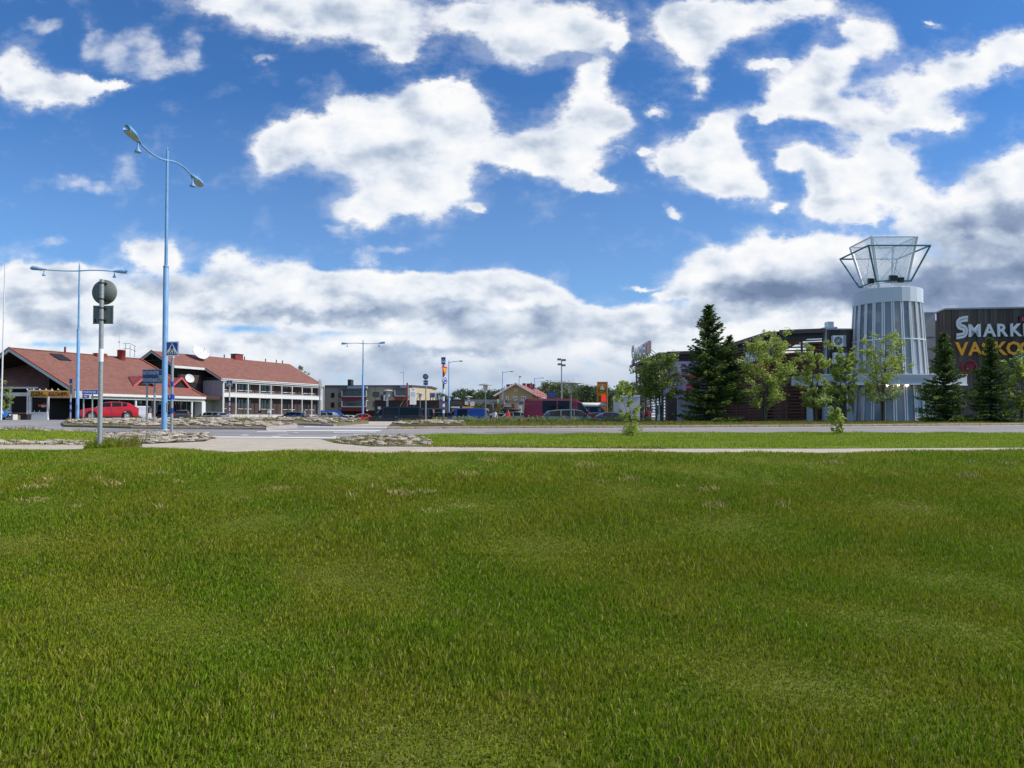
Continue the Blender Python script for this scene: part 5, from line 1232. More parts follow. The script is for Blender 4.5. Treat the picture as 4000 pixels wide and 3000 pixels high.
ar = MB(); zc_ = Z(1495, 58) - b.z
for sg in (-1, 1): ar.prism([(sg * .15, -.09, zc_), (sg * .08, -.09, zc_ + .05), (sg * .08, -.09, zc_ - .05)], (0, -.005, 0)).box((min(sg * .09, sg * .02), -.095, zc_ - .012), (max(sg * .09, sg * .02), -.09, zc_ + .012))
obj('arrows', ar, M_signw, t)
# P10 yield + roundabout
Yy = 37.5; b = base(1732, Yy); t = thing('yield_sign', 'banded post with crosswalk, yellow yield triangle and round blue roundabout signs', 'road sign', b)
bandpole(1732, Yy, 1402, t, .05, tuple((a, c, M_band) for a, c in ((1520, 1538), (1549, 1566), (1577, 1590), (1601, 1614))) + WBW((1538, 1549), (1566, 1577), (1590, 1601)), m=mat('dark_pole', (.14, .13, .13), .6))
M = plate(t, Vector((.0, -.07, Z(1410, Yy) - b.z)), .24, .40, M_sblue, .02, .0, 'sign_plate', M_signw); crosswalk_face(t, M, .27)
ty, by = Z(1431, Yy) - b.z, Z(1469, Yy) - b.z; yw = R(50)
Mt = Matrix.Translation((.07, -.08, 0)) @ Matrix.Rotation(yw, 4, 'Z')
obj('triangle_border', MB().prism([Mt @ Vector(q) for q in ((-.2, 0, ty), (.2, 0, ty - .03), (0, 0, by))], Mt.to_3x3() @ Vector((0, .02, 0))), M_sred, t)
obj('triangle_face', MB().prism([Mt @ Vector(q) for q in ((-.115, -.006, ty - .09), (.125, -.006, ty - .10), (.0, -.006, by + .16))], Mt.to_3x3() @ Vector((0, .004, 0))), M_yellow, t)
M = disc_face(t, Vector((.07, -.1, Z(1487, Yy) - b.z)), .205, M_sblue, R(52))
ra_ = MB()
for k in range(3):
    for j in range(5):
        a0 = 2.1 * k + .25 * j; p = lambda r, a: M @ Vector((r * math.cos(a), -.032, r * math.sin(a))); ra_.quad(p(.08, a0), p(.08, a0 + .27), p(.12, a0 + .27), p(.12, a0))
    ra_.quad(p(.055, a0 + .27), p(.15, a0 + .27), p(.10, a0 + .6), p(.10, a0 + .6))
obj('arrows', ra_, M_signw, t)
# flagpole, market light post, boards
t = thing('flagpole', 'white flagpole at the left picture edge', 'flagpole', (X(4, 60), 60, gz(X(4, 60), 60)))
obj('pole', MB().tube([(0, 0, -.1), (.12, 0, Z(1032, 60) - gz(X(4, 60), 60))], [.07, .035], 10), M_white, t); obj('finial', MB().lathe([(.01, 0), (.06, .05), (.06, .09), (.01, .12)], (.12, 0, Z(1032, 60) - gz(X(4, 60), 60)), 8), M_white, t)
bz = -.3; t = thing('light_post', 'pale green blue light post between the dark tree and the grey panel', 'lamp post', (X(2577, 56), 56, bz))
obj('base', MB().tube([(0, 0, 0), (0, 0, 1.1), (0, 0, 1.2)], [.17, .17, .1], 10), mat('pale_teal_paint', (.33, .45, .44), .5), t); obj('pole', MB().tube([(0, 0, 1.2), (0, 0, Z(1556, 56) - bz)], .085, 8), MATS['pale_teal_paint'], t)
def board(px0, px1, y0, y1, Y, name, label, m, cat='sign', legs=(), face=None):
    t = thing(name, label, cat, (X(px0, Y), Y, 0)); w = X(px1, Y) - X(px0, Y)
    obj('panel', MB().box((0, 0, Z(y1, Y)), (w, .15, Z(y0, Y))), m, t)
    for l in legs: obj('leg', MB().tube([(w * l, .25, -.4), (w * l, .25, Z(y1, Y) + .3)], .07, 6), M_galv, t)
    return t, w
t, w = board(1601, 1627, 1519, 1580, 72, 'project_board', 'white construction project board propped on raking timbers', M_white)
bx('picture', (w * .18, -.02, Z(1547, 72)), (w * .8, -.003, Z(1531, 72)), M_ltxt, t); bx('crest', (w * .42, -.02, Z(1524, 72)), (w * .58, -.003, Z(1520, 72)), M_blk, t)
for k in range(5): bx('text_line', (w * .15, -.01, Z(1551.5 + 5 * k, 72)), (w * (.8 - .1 * (k % 3)), -.003, Z(1550.5 + 5 * k, 72)), mat('faint_text', (.5, .5, .5), .6), t)
M_timb = mat('raw_timber', (.30, .20, .12), .8, var=.2)
PB = t; PB.rotation_euler = (0, 0, R(24))
obj('dark_post', MB().box((-.30, .1, -.3), (-.17, .25, Z(1495, 72))), M_redm, t)
for k in range(5): obj('timber', MB().beam((-.25 + .3 * k, .3, Z(1563, 72) + .5 - .02 * k), (-2.1 + .45 * k, .6, -.3), .12, .06), M_timb, t)
t, w = board(1498, 1512, 1543, 1565, 80, 'shop_sign', 'white and black box sign on the dark flat roof', M_white, legs=(.8,)); bx('black_mark', (w * .55, -.02, Z(1562, 80)), (w * .85, -.003, Z(1545, 80)), M_blk, t); bx('side', (-.35, .0, Z(1565, 80)), (-.01, .15, Z(1543, 80)), M_blk, t)
t, w = board(1678, 1703, 1534, 1553, 92, 'shop_sign', 'pale sign with blue letter N on a frame above the dark flat roof', M_lgrey, legs=(.1, .5, .9)); text('lettering', 'N', .45, M_sblue, t, Matrix.Translation((w * .3, -.03, Z(1548, 92))), .01, .02); bx('underline', (w * .1, -.02, Z(1551, 92)), (w * .7, -.003, Z(1550, 92)), M_blk, t); bx('white_end', (w * .8, -.02, Z(1553, 92)), (w * .99, -.003, Z(1534, 92)), M_white, t)
t, w = board(1711, 1718, 1545, 1559, 96, 'shop_sign', 'tiny white box sign with black dot near the low shops', M_white, legs=(.5,)); bx('dot', (w * .35, -.02, Z(1553, 96)), (w * .65, -.003, Z(1549, 96)), M_blk, t)
t, w = board(2136, 2173, 1529, 1565, 100, 'info_board', 'large dark blue information board before the birch trees', M_sblue2, legs=(.1, .9))
for k in range(4): bx('text_line', (w * .06, -.02, Z(1537 + k * 7, 100)), (w * .9, -.003, Z(1536.2 + k * 7, 100)), M_ltxt, t)
# price pylon
Yp = 105; t, w = board(2333, 2371, 1493, 1612, Yp, 'price_pylon', 'orange yellow price pylon with white flame emblem and red digits', mat('pylon_orange', (.80, .30, .008), .5), 'pylon sign')
bx('side_edge', (w + .003, -.02, Z(1612, Yp)), (w + .14, .4, Z(1493, Yp)), mat('pale_salmon', (.75, .42, .30), .5), t); bx('top_edge', (-.03, -.03, Z(1493, Yp) + .003), (w + .14, .4, Z(1492, Yp) + .03), MATS['pale_salmon'], t)
emb = [(w * (.5 + .38 * math.cos(a)), -.02, Z(1520, Yp) + w * .38 * math.sin(a)) for a in [k * math.pi / 10 for k in range(11)]]
obj('green_arch', MB().prism([(w * .12, -.02, Z(1532, Yp))] + [(w * .88, -.02, Z(1532, Yp))] + emb, (0, .01, 0)), mat('olive_green', (.10, .14, .01), .5), t)
obj('yellow_arch', MB().prism([(w * .2, -.04, Z(1524, Yp)), (w * .8, -.04, Z(1524, Yp))] + [(w * .5 + (q[0] - w * .5) * .8, -.04, q[2] - .08) for q in emb], (0, .01, 0)), M_yellow, t)
obj('white_flame', MB().prism([(w * a, -.06, Z(b_, Yp)) for a, b_ in ((.35, 1522), (.65, 1522), (.7, 1514), (.58, 1508), (.5, 1501), (.46, 1508), (.34, 1512))], (0, .01, 0)), M_signw, t)
text('lettering', '~~~', .4, M_yellow, t, Matrix.Translation((w * .2, -.05, Z(1532, Yp))), .005, .02)
bx('green_panel', (w * .17, -.03, Z(1568, Yp)), (w * .40, -.003, Z(1545, Yp)), mat('dark_green', (.03, .10, .02), .5), t)
bx('red_panel', (w * .44, -.03, Z(1569, Yp)), (w * .88, -.003, Z(1544, Yp)), mat('red_digits', (.6, .01, .01), .5, emit=(1, .05, .03), es=.7), t)
for k in range(3):
    for j in range(3): bx('digit_gap', (w * (.52 + .12 * k), -.036, Z(1552 + 8 * j, Yp)), (w * (.55 + .12 * k), -.031, Z(1547 + 8 * j, Yp)), M_redm, t)
bx('green_label', (w * .28, -.03, Z(1584, Yp)), (w * .82, -.003, Z(1572, Yp)), mat('olive_label', (.16, .18, .03), .5), t)
# beach flag
t = thing('beach_flag', 'tall narrow blue and white beach flag in the car park', 'flag', (X(1927, 80), 80, -.3))
obj('pole', MB().tube([(0, 0, 0), (.0, 0, Z(1600, 80) + .3), (-.15, 0, Z(1573, 80) + .3)], .025, 6), M_blk, t)
obj('cloth', MB().prism([(-.17, 0, Z(1573, 80) + .3), (-.02, .02, Z(1573, 80) + .2), (.2, .0, Z(1625, 80) + .3), (.02, .04, Z(1628, 80) + .3)], (0, .015, 0)), mat('flag_cloth', (.25, .45, .7), .8), t)
for px_, lb in ((1015, 'left short grey post by the hotel plinth'), (1050, 'right short grey post by the hotel plinth')):
    t = thing('yard_post', lb, 'post', base(px_, 68)); hh_ = Z(1612, 68) - base(px_, 68).z
    obj('pole', MB().tube([(0, 0, -.1), (0, 0, hh_)], .04, 6), M_galv, t); obj('box', MB().box((-.12, -.1, hh_ - .05), (.14, .1, hh_ + .22)), M_signw if px_ > 1020 else M_blk, t)
# ---------------------------------------------------------------- middle distance buildings
M_beige = mat('beige_render', (.40, .345, .27), .85, var=.06, vscale=.3); M_cream_sunlit = mat('cream_and_sunlit_beige', (.50, .40, .25), .85, var=.06, vscale=.3)  # cream on the block's end wall is beige with sunlight painted in
M_balc = mat('dark_red_balcony', (.19, .02, .03), .6); M_rbeam = mat('roof_blue_grey', (.07, .08, .11), .5); M_brick = mat('dark_brick', (.11, .055, .045), .85, var=.2)
YA = 140.0; LA = Loc((X(1250, YA), YA), (1, -.03)); GA = -.35
AP = root_at('apartment_block', 'beige three storey apartment block with dark red glazed balconies', 'apartment building', LA)
sa = lambda px: (X(px, YA - 5) - X(1250, YA)) 
zt_ = Z(1511, YA); xe = sa(1598); xw = sa(1657)
bx('wall', (0, 0, GA), (xe, 10, zt_), M_beige, AP)
EW = MB().prism([(xe + .01, 0.02, GA), (xw, 5, GA), (xw, 13, GA), (xe + .01, 10, GA)], (0, 0, zt_ - GA - .05)); obj('end_wall', EW, M_cream_sunlit, AP)
obj('roof_edge', MB().prism([(-.4, -.3, zt_ + .004), (xe, -.3, zt_ + .004), (xw + .3, 5, zt_ + .004), (xw + .3, 13, zt_ + .004), (-.4, 10.5, zt_ + .004)], (0, 0, .3)), M_rbeam, AP)
bx('roof_box', (sa(1318), 3, zt_ + .31), (sa(1332), 5, zt_ + 1.6), M_blk, AP)
obj('aerial', MB().tube([(sa(1547), 4, zt_), (sa(1547), 4, Z(1449, YA))], .05, 5).tube([(sa(1533), 4, Z(1451, YA)), (sa(1547), 4, Z(1449, YA))], .04, 4), M_galv, AP)
bx('base_course', (-.01, -.05, GA), (xe, -.003, Z(1603, YA)), M_dark, AP)
def balcony(p0, p1, rows):
    s0_, s1_ = sa(p0), sa(p1); y0 = -1.6
    bx('balcony_roof', (s0_ - .3, y0 - .2, rows[0][0] + .05), (s1_ + .2, -.003, rows[0][0] + .35), M_rbeam, AP)
    bx('balcony_light_band', (s0_ + 1, y0 + .1, rows[0][0] + .355), (s1_, -.003, rows[0][0] + .75), M_lgrey, AP)
    for zt__, zr_, zb__ in rows:
        bx('balcony_front', (s0_, y0, zb__), (s1_, y0 + .12, zr_), M_balc, AP); bx('balcony_floor', (s0_, y0 + .125, zb__), (s1_, -.003, zb__ + .2), M_plast, AP)
        bx('balcony_rail', (s0_, y0 - .05, zr_ + .004), (s1_, y0 + .15, zr_ + .12), M_white, AP)
        k = 2 if s1_ - s0_ > 10 else 1
        for i in range(k + 1): bx('balcony_post', (s0_ + (s1_ - s0_) * i / k - .1, y0, zr_ + .124), (s0_ + (s1_ - s0_) * i / k + .1, y0 + .15, zt__), M_white, AP)
        bx('balcony_glass', (s0_ + .1, y0 + .05, zr_ + .124), (s1_ - .1, y0 + .08, zt__), mat('balcony_glass', (.10, .13, .14), .08, spec=.7, alpha=.45), AP)
        for i in range(k): window(AP, s0_ + (s1_ - s0_) * (i + .25) / k, s0_ + (s1_ - s0_) * (i + .85) / k, zr_ - .3, zt__ - .3, 0, sill=False)
Z_ = lambda py: Z(py, YA - 2)
balcony(1320, 1418, ((Z_(1524), Z_(1550), Z_(1566)), (Z_(1566), Z_(1590), Z_(1605))))
balcony(1533, 1583, ((Z_(1522), Z_(1548), Z_(1563)),))
bx('balcony_side', (sa(1583), -1.7, Z_(1600)), (sa(1594), -.003, Z_(1516)), M_white, AP)
for (a, b_, y0, y1) in ((1266, 1281, 1533, 1553), (1297, 1319, 1532, 1552), (1266, 1281, 1571, 1592), (1297, 1319, 1571, 1591), (1437, 1463, 1530, 1550), (1480, 1494, 1529, 1549), (1517, 1533, 1529, 1548), (1437, 1463, 1569, 1589)):
    window(AP, sa(a), sa(b_), Z_(y1), Z_(y0), 0, fm=mat('window_frame_brown', (.09, .04, .035), .6), fw=.12, sill=False)
for k in range(1, 5): bx('wall_joint', (xe * k / 5, -.012, GA), (xe * k / 5 + .06, -.004, zt_ - .01), M_dark, AP)
# dark flat roofed building + grey shops
t = thing('flat_roofed_hall', 'low black brown flat roofed hall behind the long dark van', 'building')
Y1 = 88; bx('wall', (X(1463, Y1), Y1, -.35), (X(1715, Y1), Y1 + 14, Z(1565, Y1)), mat('black_brown_cladding', (.03, .02, .018), .8), t)
bx('roof_edge', (X(1462, Y1), Y1 - .1, Z(1565, Y1) + .004), (X(1716, Y1), Y1 + 14, Z(1563.5, Y1) + .01), M_blk, t)
bx('door', (X(1676, Y1), Y1 - .02, -.3), (X(1690, Y1), Y1 - .003, Z(1593, Y1)), M_glass, t); bx('round_notice', (X(1475, Y1), Y1 - .03, Z(1599, Y1)), (X(1487, Y1), Y1 - .003, Z(1588, Y1)), M_plast, t)
t = thing('shop_row', 'low grey brown shop row with small awnings and roof machinery', 'shop')
Y2 = 108; xs0, xs1 = X(1715, Y2), X(1945, Y2); M_gb = mat('grey_brown_cladding', (.145, .125, .12), .8, var=.08)
bx('wall', (xs0, Y2, -.35), (X(1815, Y2), Y2 + 12, Z(1563, Y2)), M_gb, t); bx('brick_wall', (X(1815, Y2) + .003, Y2 + .3, -.35), (X(1965, Y2), Y2 + 12, Z(1579, Y2)), M_brick, t)
bx('roof_band', (X(1815, Y2) + .003, Y2 - .5, Z(1579, Y2) + .003), (X(1970, Y2), Y2 + 12, Z(1561, Y2)), mat('grey_band', (.20, .21, .23), .7, var=.06), t)
bx('roof_edge', (xs0, Y2 - .6, Z(1562, Y2) + .004), (X(1815, Y2), Y2 + 12, Z(1560.5, Y2) + .02), M_rbeam, t)
for a, b_ in ((1740, 1762), (1775, 1800)): bx('shop_window', (X(a, Y2), Y2 - .03, 0), (X(b_, Y2), Y2 - .003, Z(1584, Y2)), M_glass, t)
for a, b_, c_ in ((1756, 1764, M_yellow), (1766, 1796, M_white), (1808, 1852, M_yellow), (1757, 1762, M_sred)): bx('awning', (X(a, Y2), Y2 - .9, Z(1594, Y2)), (X(b_, Y2), Y2 - .05, Z(1588, Y2)), c_, t)
text('shop_lettering', 'kahvila', .5, M_yellow, t, Matrix.Translation((X(1808, Y2), Y2 - 1.0, Z(1588, Y2) + .02)), .03, .01, 1.0) if False else None
for a, b_, y0, y1 in ((1817, 1829, 1569, 1582), (1837, 1854, 1569, 1586), (1942, 1948, 1560, 1578)):
    bx('wall_sign', (X(a, Y2), Y2 - .62, Z(y1, Y2)), (X(b_, Y2), Y2 - .52, Z(y0, Y2)), M_white, t)
for a, b_, y0 in ((1767, 1774, 1556), (1771, 1782, 1551), (1783, 1791, 1555)): bx('roof_machine', (X(a, Y2), Y2 + 2, Z(1562, Y2)), (X(b_, Y2), Y2 + 3.5, Z(y0, Y2)), M_white, t)
t = thing('grocery_front', 'white canopied grocery front with grey Market lettering below the yellow house', 'shop')
Y3 = 115; bx('canopy', (X(1940, Y3), Y3 - 1, Z(1590, Y3)), (X(2012, Y3), Y3 + 6, Z(1579, Y3)), M_offw, t); bx('front', (X(1940, Y3), Y3, -.35), (X(2012, Y3), Y3 + 5, Z(1590, Y3) - .004), M_brick, t)
text('lettering', 'Market', .85, mat('sign_dark_grey', (.12, .13, .14), .5), t, Matrix.Translation((X(1968, Y3), Y3 - 1.2, Z(1574, Y3))), .03, .02, 1.0)
for a, c_ in ((1954, M_orb), (2003, M_orb)): bx('orange_mark', (X(a, Y3), Y3 - 1.2, Z(1575, Y3)), (X(a + 4, Y3), Y3 - 1.05, Z(1564, Y3)), c_, t)
bx('letter_rail', (X(1950, Y3), Y3 - 1.1, Z(1579, Y3) + .003), (X(2012, Y3), Y3 - 1.0, Z(1577.5, Y3)), M_galv, t)
bx('blue_sign', (X(2028, Y3), Y3 - 1.1, Z(1579, Y3)), (X(2042, Y3), Y3 - 1, Z(1570, Y3)), M_sblue, t); bx('white_block', (X(2024, Y3), Y3 - 1, -.35), (X(2040, Y3), Y3 + 2, Z(1582, Y3)), M_white, t)
bx('red_white_sign', (X(1999, Y3), Y3 - 1.3, Z(1590, Y3)), (X(2010, Y3), Y3 - 1.1, Z(1578, Y3)), M_redm, t)
# yellow house
YH = 140.0; t = thing('yellow_house', 'yellow gabled two storey house with red tiled roof and red chimneys', 'house')
M_yh = mat('yellow_render', (.40, .29, .13), .85, var=.06, vscale=.3); M_yh_sunlit = mat('sunlit_yellow_render', (.55, .45, .26), .85)  # paler copy for the side wall: its sunlight is put into the colour
xl, xr, xap = X(1950, YH), X(2079, YH), X(2014, YH); zE, zA = Z(1534, YH), Z(1497, YH)
depth = 34; dv = Vector((5.2, 30, 0))
obj('gable_wall', MB().prism([(xl, YH, -.35), (xr, YH, -.35), (xr, YH, zE), (xap, YH, zA - .3), (xl, YH, zE)], (0, .3, 0)), M_yh, t)
obj('side_wall', MB().prism([(xr - .01, YH + .31, -.35), (xr - .31, YH + .31, -.35), (xr - .31, YH + .31, zE - .2), (xr - .01, YH + .31, zE - .2)], dv), M_yh_sunlit, t)
ov = Vector((-.1, -.7, 0))
P_ = lambda p, dz_=0: Vector((p[0], YH - .7, p[1] + dz_))
for (a, b_) in (((xl - 1.0, zE - .55), (xap, zA)), ((xap + .003, zA), (xr + 1.0, zE - .55))):
    obj('roof', MB().prism([P_(a), P_(b_), P_(b_, -.25), P_(a, -.25)], dv * 1.05), tilemat('bright_red_roof_tiles', (.36, .115, .085)), t)
obj('gable_trim', MB().beam((xl - 1.0, YH - .8, zE - .6), (xap, YH - .8, zA - .05), .1, .3).beam((xap, YH - .8, zA - .05), (xr + 1.0, YH - .8, zE - .6), .1, .3), M_white, t)
for a, b_, y0, y1 in ((1977, 1987, 1548, 1564), (2003, 2020, 1548, 1564), (2037, 2055, 1547, 1564)):
    w_ = window(t, X(a, YH), X(b_, YH), Z(y1, YH), Z(y0, YH), YH, fm=M_white, fw=.14, mull=1 if b_ - a < 12 else 2, sill=False)
obj('attic_hatch', MB().box((X(2008, YH), YH - .08, Z(1530, YH)), (X(2025, YH), YH - .003, Z(1516, YH))), M_cream_sunlit, t)
for k in range(6):
    yy_ = YH + 3 + k * 4.6; o_ = MB().box((-.02, 0, 0), (.03, 1.9, 2.0)); w_ = obj('window', o_, M_glass, t, (xr + .0 + (yy_ - YH) / 30 * 5.2, yy_, Z(1567, YH)))
for (a, b_, y0) in ((1978, 1993, 1500), (1995, 2010, 1499), (2041, 2054, 1496), (2057, 2072, 1497), (2073, 2078, 1494), (2079, 2091, 1499)):
    Yc = YH + 12; bx('chimney', (X(a, Yc), Yc, zE + 1.2), (X(b_, Yc), Yc + 1.2, Z(y0 + 1, Yc)), M_balc, t)
obj('aerial', MB().tube([(X(2029, YH), YH + 4, zA - .5), (X(2029, YH), YH + 4, Z(1468, YH))], .05, 5).lathe([(.01, 0), (.25, .1), (.2, .3)], (X(2033, YH), YH + 4, Z(1470, YH)), 8), M_galv, t)
# white truck box behind the leaning sapling
t = thing('white_box_trailer', 'white box trailer parked behind the sapling at the market corner', 'trailer', (X(2422, 70), 70, -.3))
wq = X(2500, 70) - X(2422, 70)
bx('body', (0, 0, .5), (wq, 4.5, Z(1551, 70) + .3), M_offw, t); bx('roof_cap', (-.05, -.05, Z(1551, 70) + .304), (wq + .05, 4.55, Z(1543, 70) + .3), M_white, t)
bx('tail_light', (.85, -.03, .95), (1.05, -.003, 1.15), M_sred, t)
for k in (0.2, wq - .4): 
    wl = MB().lathe([(.1, -.1), (.36, -.1), (.38, 0), (.36, .1), (.1, .1)], n=16); wl.v = [(v[2] + k, v[0] + 1.8, v[1] + .38) for v in wl.v]; obj('wheel', wl, M_blk, t)
# ---------------------------------------------------------------- vehicles
M_cglass = mat('car_glass', (.008, .011, .013), .05, spec=.3); M_tyre = mat('tyre_rubber', (.018, .018, .018), .85); M_rim = mat('alloy_rim', (.50, .51, .53), .35, metal=.3)
M_hl = mat('headlight', (.75, .78, .8), .08, spec=.9); M_tl = mat('tail_light', (.35, .01, .012), .15); M_trim = mat('black_trim', (.02, .02, .02), .55); M_plate = mat('number_plate', (.7, .7, .7), .5)
def paint(name, c, metal=.0): return mat('car_paint_' + name, c, .28, metal=metal, spec=.4, coat=.45)
SHAPES = {  # x, sill, belt, roof, half width belt, half width roof  (x from the nose, fractions of length; heights fractions of H)
 'suv': dict(k=[(0, .30, .46, .46, .72, .72), (.02, .17, .52, .52, .84, .82), (.10, .14, .60, .60, .95, .92), (.26, .14, .66, .66, 1, .95), (.285, .14, .665, .69, 1, .88), (.42, .14, .675, .955, 1, .74), (.55, .14, .68, 1.0, 1, .73), (.70, .14, .70, .98, 1, .71), (.85, .15, .725, .915, .98, .67), (.96, .18, .71, .72, .94, .80), (.992, .22, .60, .60, .90, .85), (1, .30, .50, .50, .86, .84)], wheels=(.195, .795), wr=.34, glass=((.345, .52), (.54, .70), (.72, .80)), ws=(.285, .42), rw=(.855, .957)),
 'hatch': dict(k=[(0, .30, .44, .44, .70, .70), (.02, .16, .50, .50, .82, .80), (.10, .14, .58, .58, .94, .9), (.23, .13, .64, .64, 1, .93), (.25, .13, .645, .67, 1, .86), (.40, .13, .655, .955, 1, .72), (.53, .13, .66, 1.0, 1, .71), (.74, .13, .68, .975, 1, .69), (.88, .15, .69, .91, .98, .66), (.97, .18, .69, .70, .93, .80), (.99, .22, .6, .6, .9, .85), (1, .3, .5, .5, .86, .84)], wheels=(.19, .80), wr=.31, glass=((.31, .52), (.54, .74)), ws=(.25, .40), rw=(.885, .968)),
 'wagon': dict(k=[(0, .28, .42, .42, .70, .70), (.02, .15, .48, .48, .82, .80), (.10, .12, .56, .56, .94, .9), (.27, .12, .63, .63, 1, .93), (.285, .12, .635, .655, 1, .86), (.41, .12, .645, .95, 1, .70), (.52, .12, .65, 1.0, 1, .69), (.76, .12, .67, .975, 1, .68), (.91, .14, .69, .91, .98, .66), (.975, .17, .68, .69, .93, .80), (.992, .2, .6, .6, .9, .85), (1, .28, .5, .5, .86, .84)], wheels=(.19, .79), wr=.32, glass=((.325, .51), (.525, .70), (.72, .88)), ws=(.285, .41), rw=(.915, .972)),
 'sedan': dict(k=[(0, .28, .44, .44, .70, .70), (.02, .15, .50, .50, .82, .80), (.10, .12, .58, .58, .94, .9), (.28, .12, .65, .65, 1, .93), (.295, .12, .655, .675, 1, .86), (.42, .12, .66, .95, 1, .68), (.52, .12, .665, 1.0, 1, .67), (.66, .12, .68, .97, 1, .66), (.83, .13, .70, .715, .98, .82), (.95, .15, .68, .68, .93, .86), (.99, .2, .6, .6, .9, .85), (1, .28, .5, .5, .86, .84)], wheels=(.185, .79), wr=.31, glass=((.335, .51), (.525, .68)), ws=(.295, .42), rw=(.67, .83)),
 'van': dict(k=[(0, .22, .36, .36, .76, .76), (.015, .12, .42, .42, .88, .86), (.08, .10, .50, .50, .97, .93), (.15, .10, .545, .545, 1, .95), (.165, .10, .55, .57, 1, .90), (.285, .10, .555, .94, 1, .82), (.36, .10, .555, .995, 1, .82), (.6, .10, .555, 1.0, 1, .82), (.93, .10, .555, .99, 1, .82), (.985, .12, .555, .95, .99, .80), (1, .2, .555, .565, .97, .92)], wheels=(.17, .80), wr=.33, glass=((.19, .30), (.33, .58), (.61, .94)), ws=(.165, .285), rw=(.986, .999)),
 'bigvan': dict(k=[(0, .20, .33, .33, .76, .76), (.015, .10, .38, .38, .88, .86), (.07, .08, .45, .45, .97, .93), (.12, .08, .49, .49, 1, .95), (.13, .08, .495, .51, 1, .90), (.235, .08, .50, .88, 1, .86), (.32, .08, .50, .99, 1, .85), (.6, .08, .50, 1.0, 1, .85), (.95, .08, .50, 1.0, 1, .85), (.99, .1, .50, .97, .99, .84), (1, .2, .50, .51, .97, .92)], wheels=(.16, .76), wr=.35, glass=((.15, .29), (.36, .55), (.57, .76)), ws=(.13, .235), rw=(.991, .999)),
}
def lerpk(K, x):
    for a, b in zip(K, K[1:]):
        if x <= b[0] + 1e-9:
            f = (x - a[0]) / (b[0] - a[0]) if b[0] > a[0] else 0
            return [a[i] + (b[i] - a[i]) * f for i in range(6)]
    return list(K[-1])
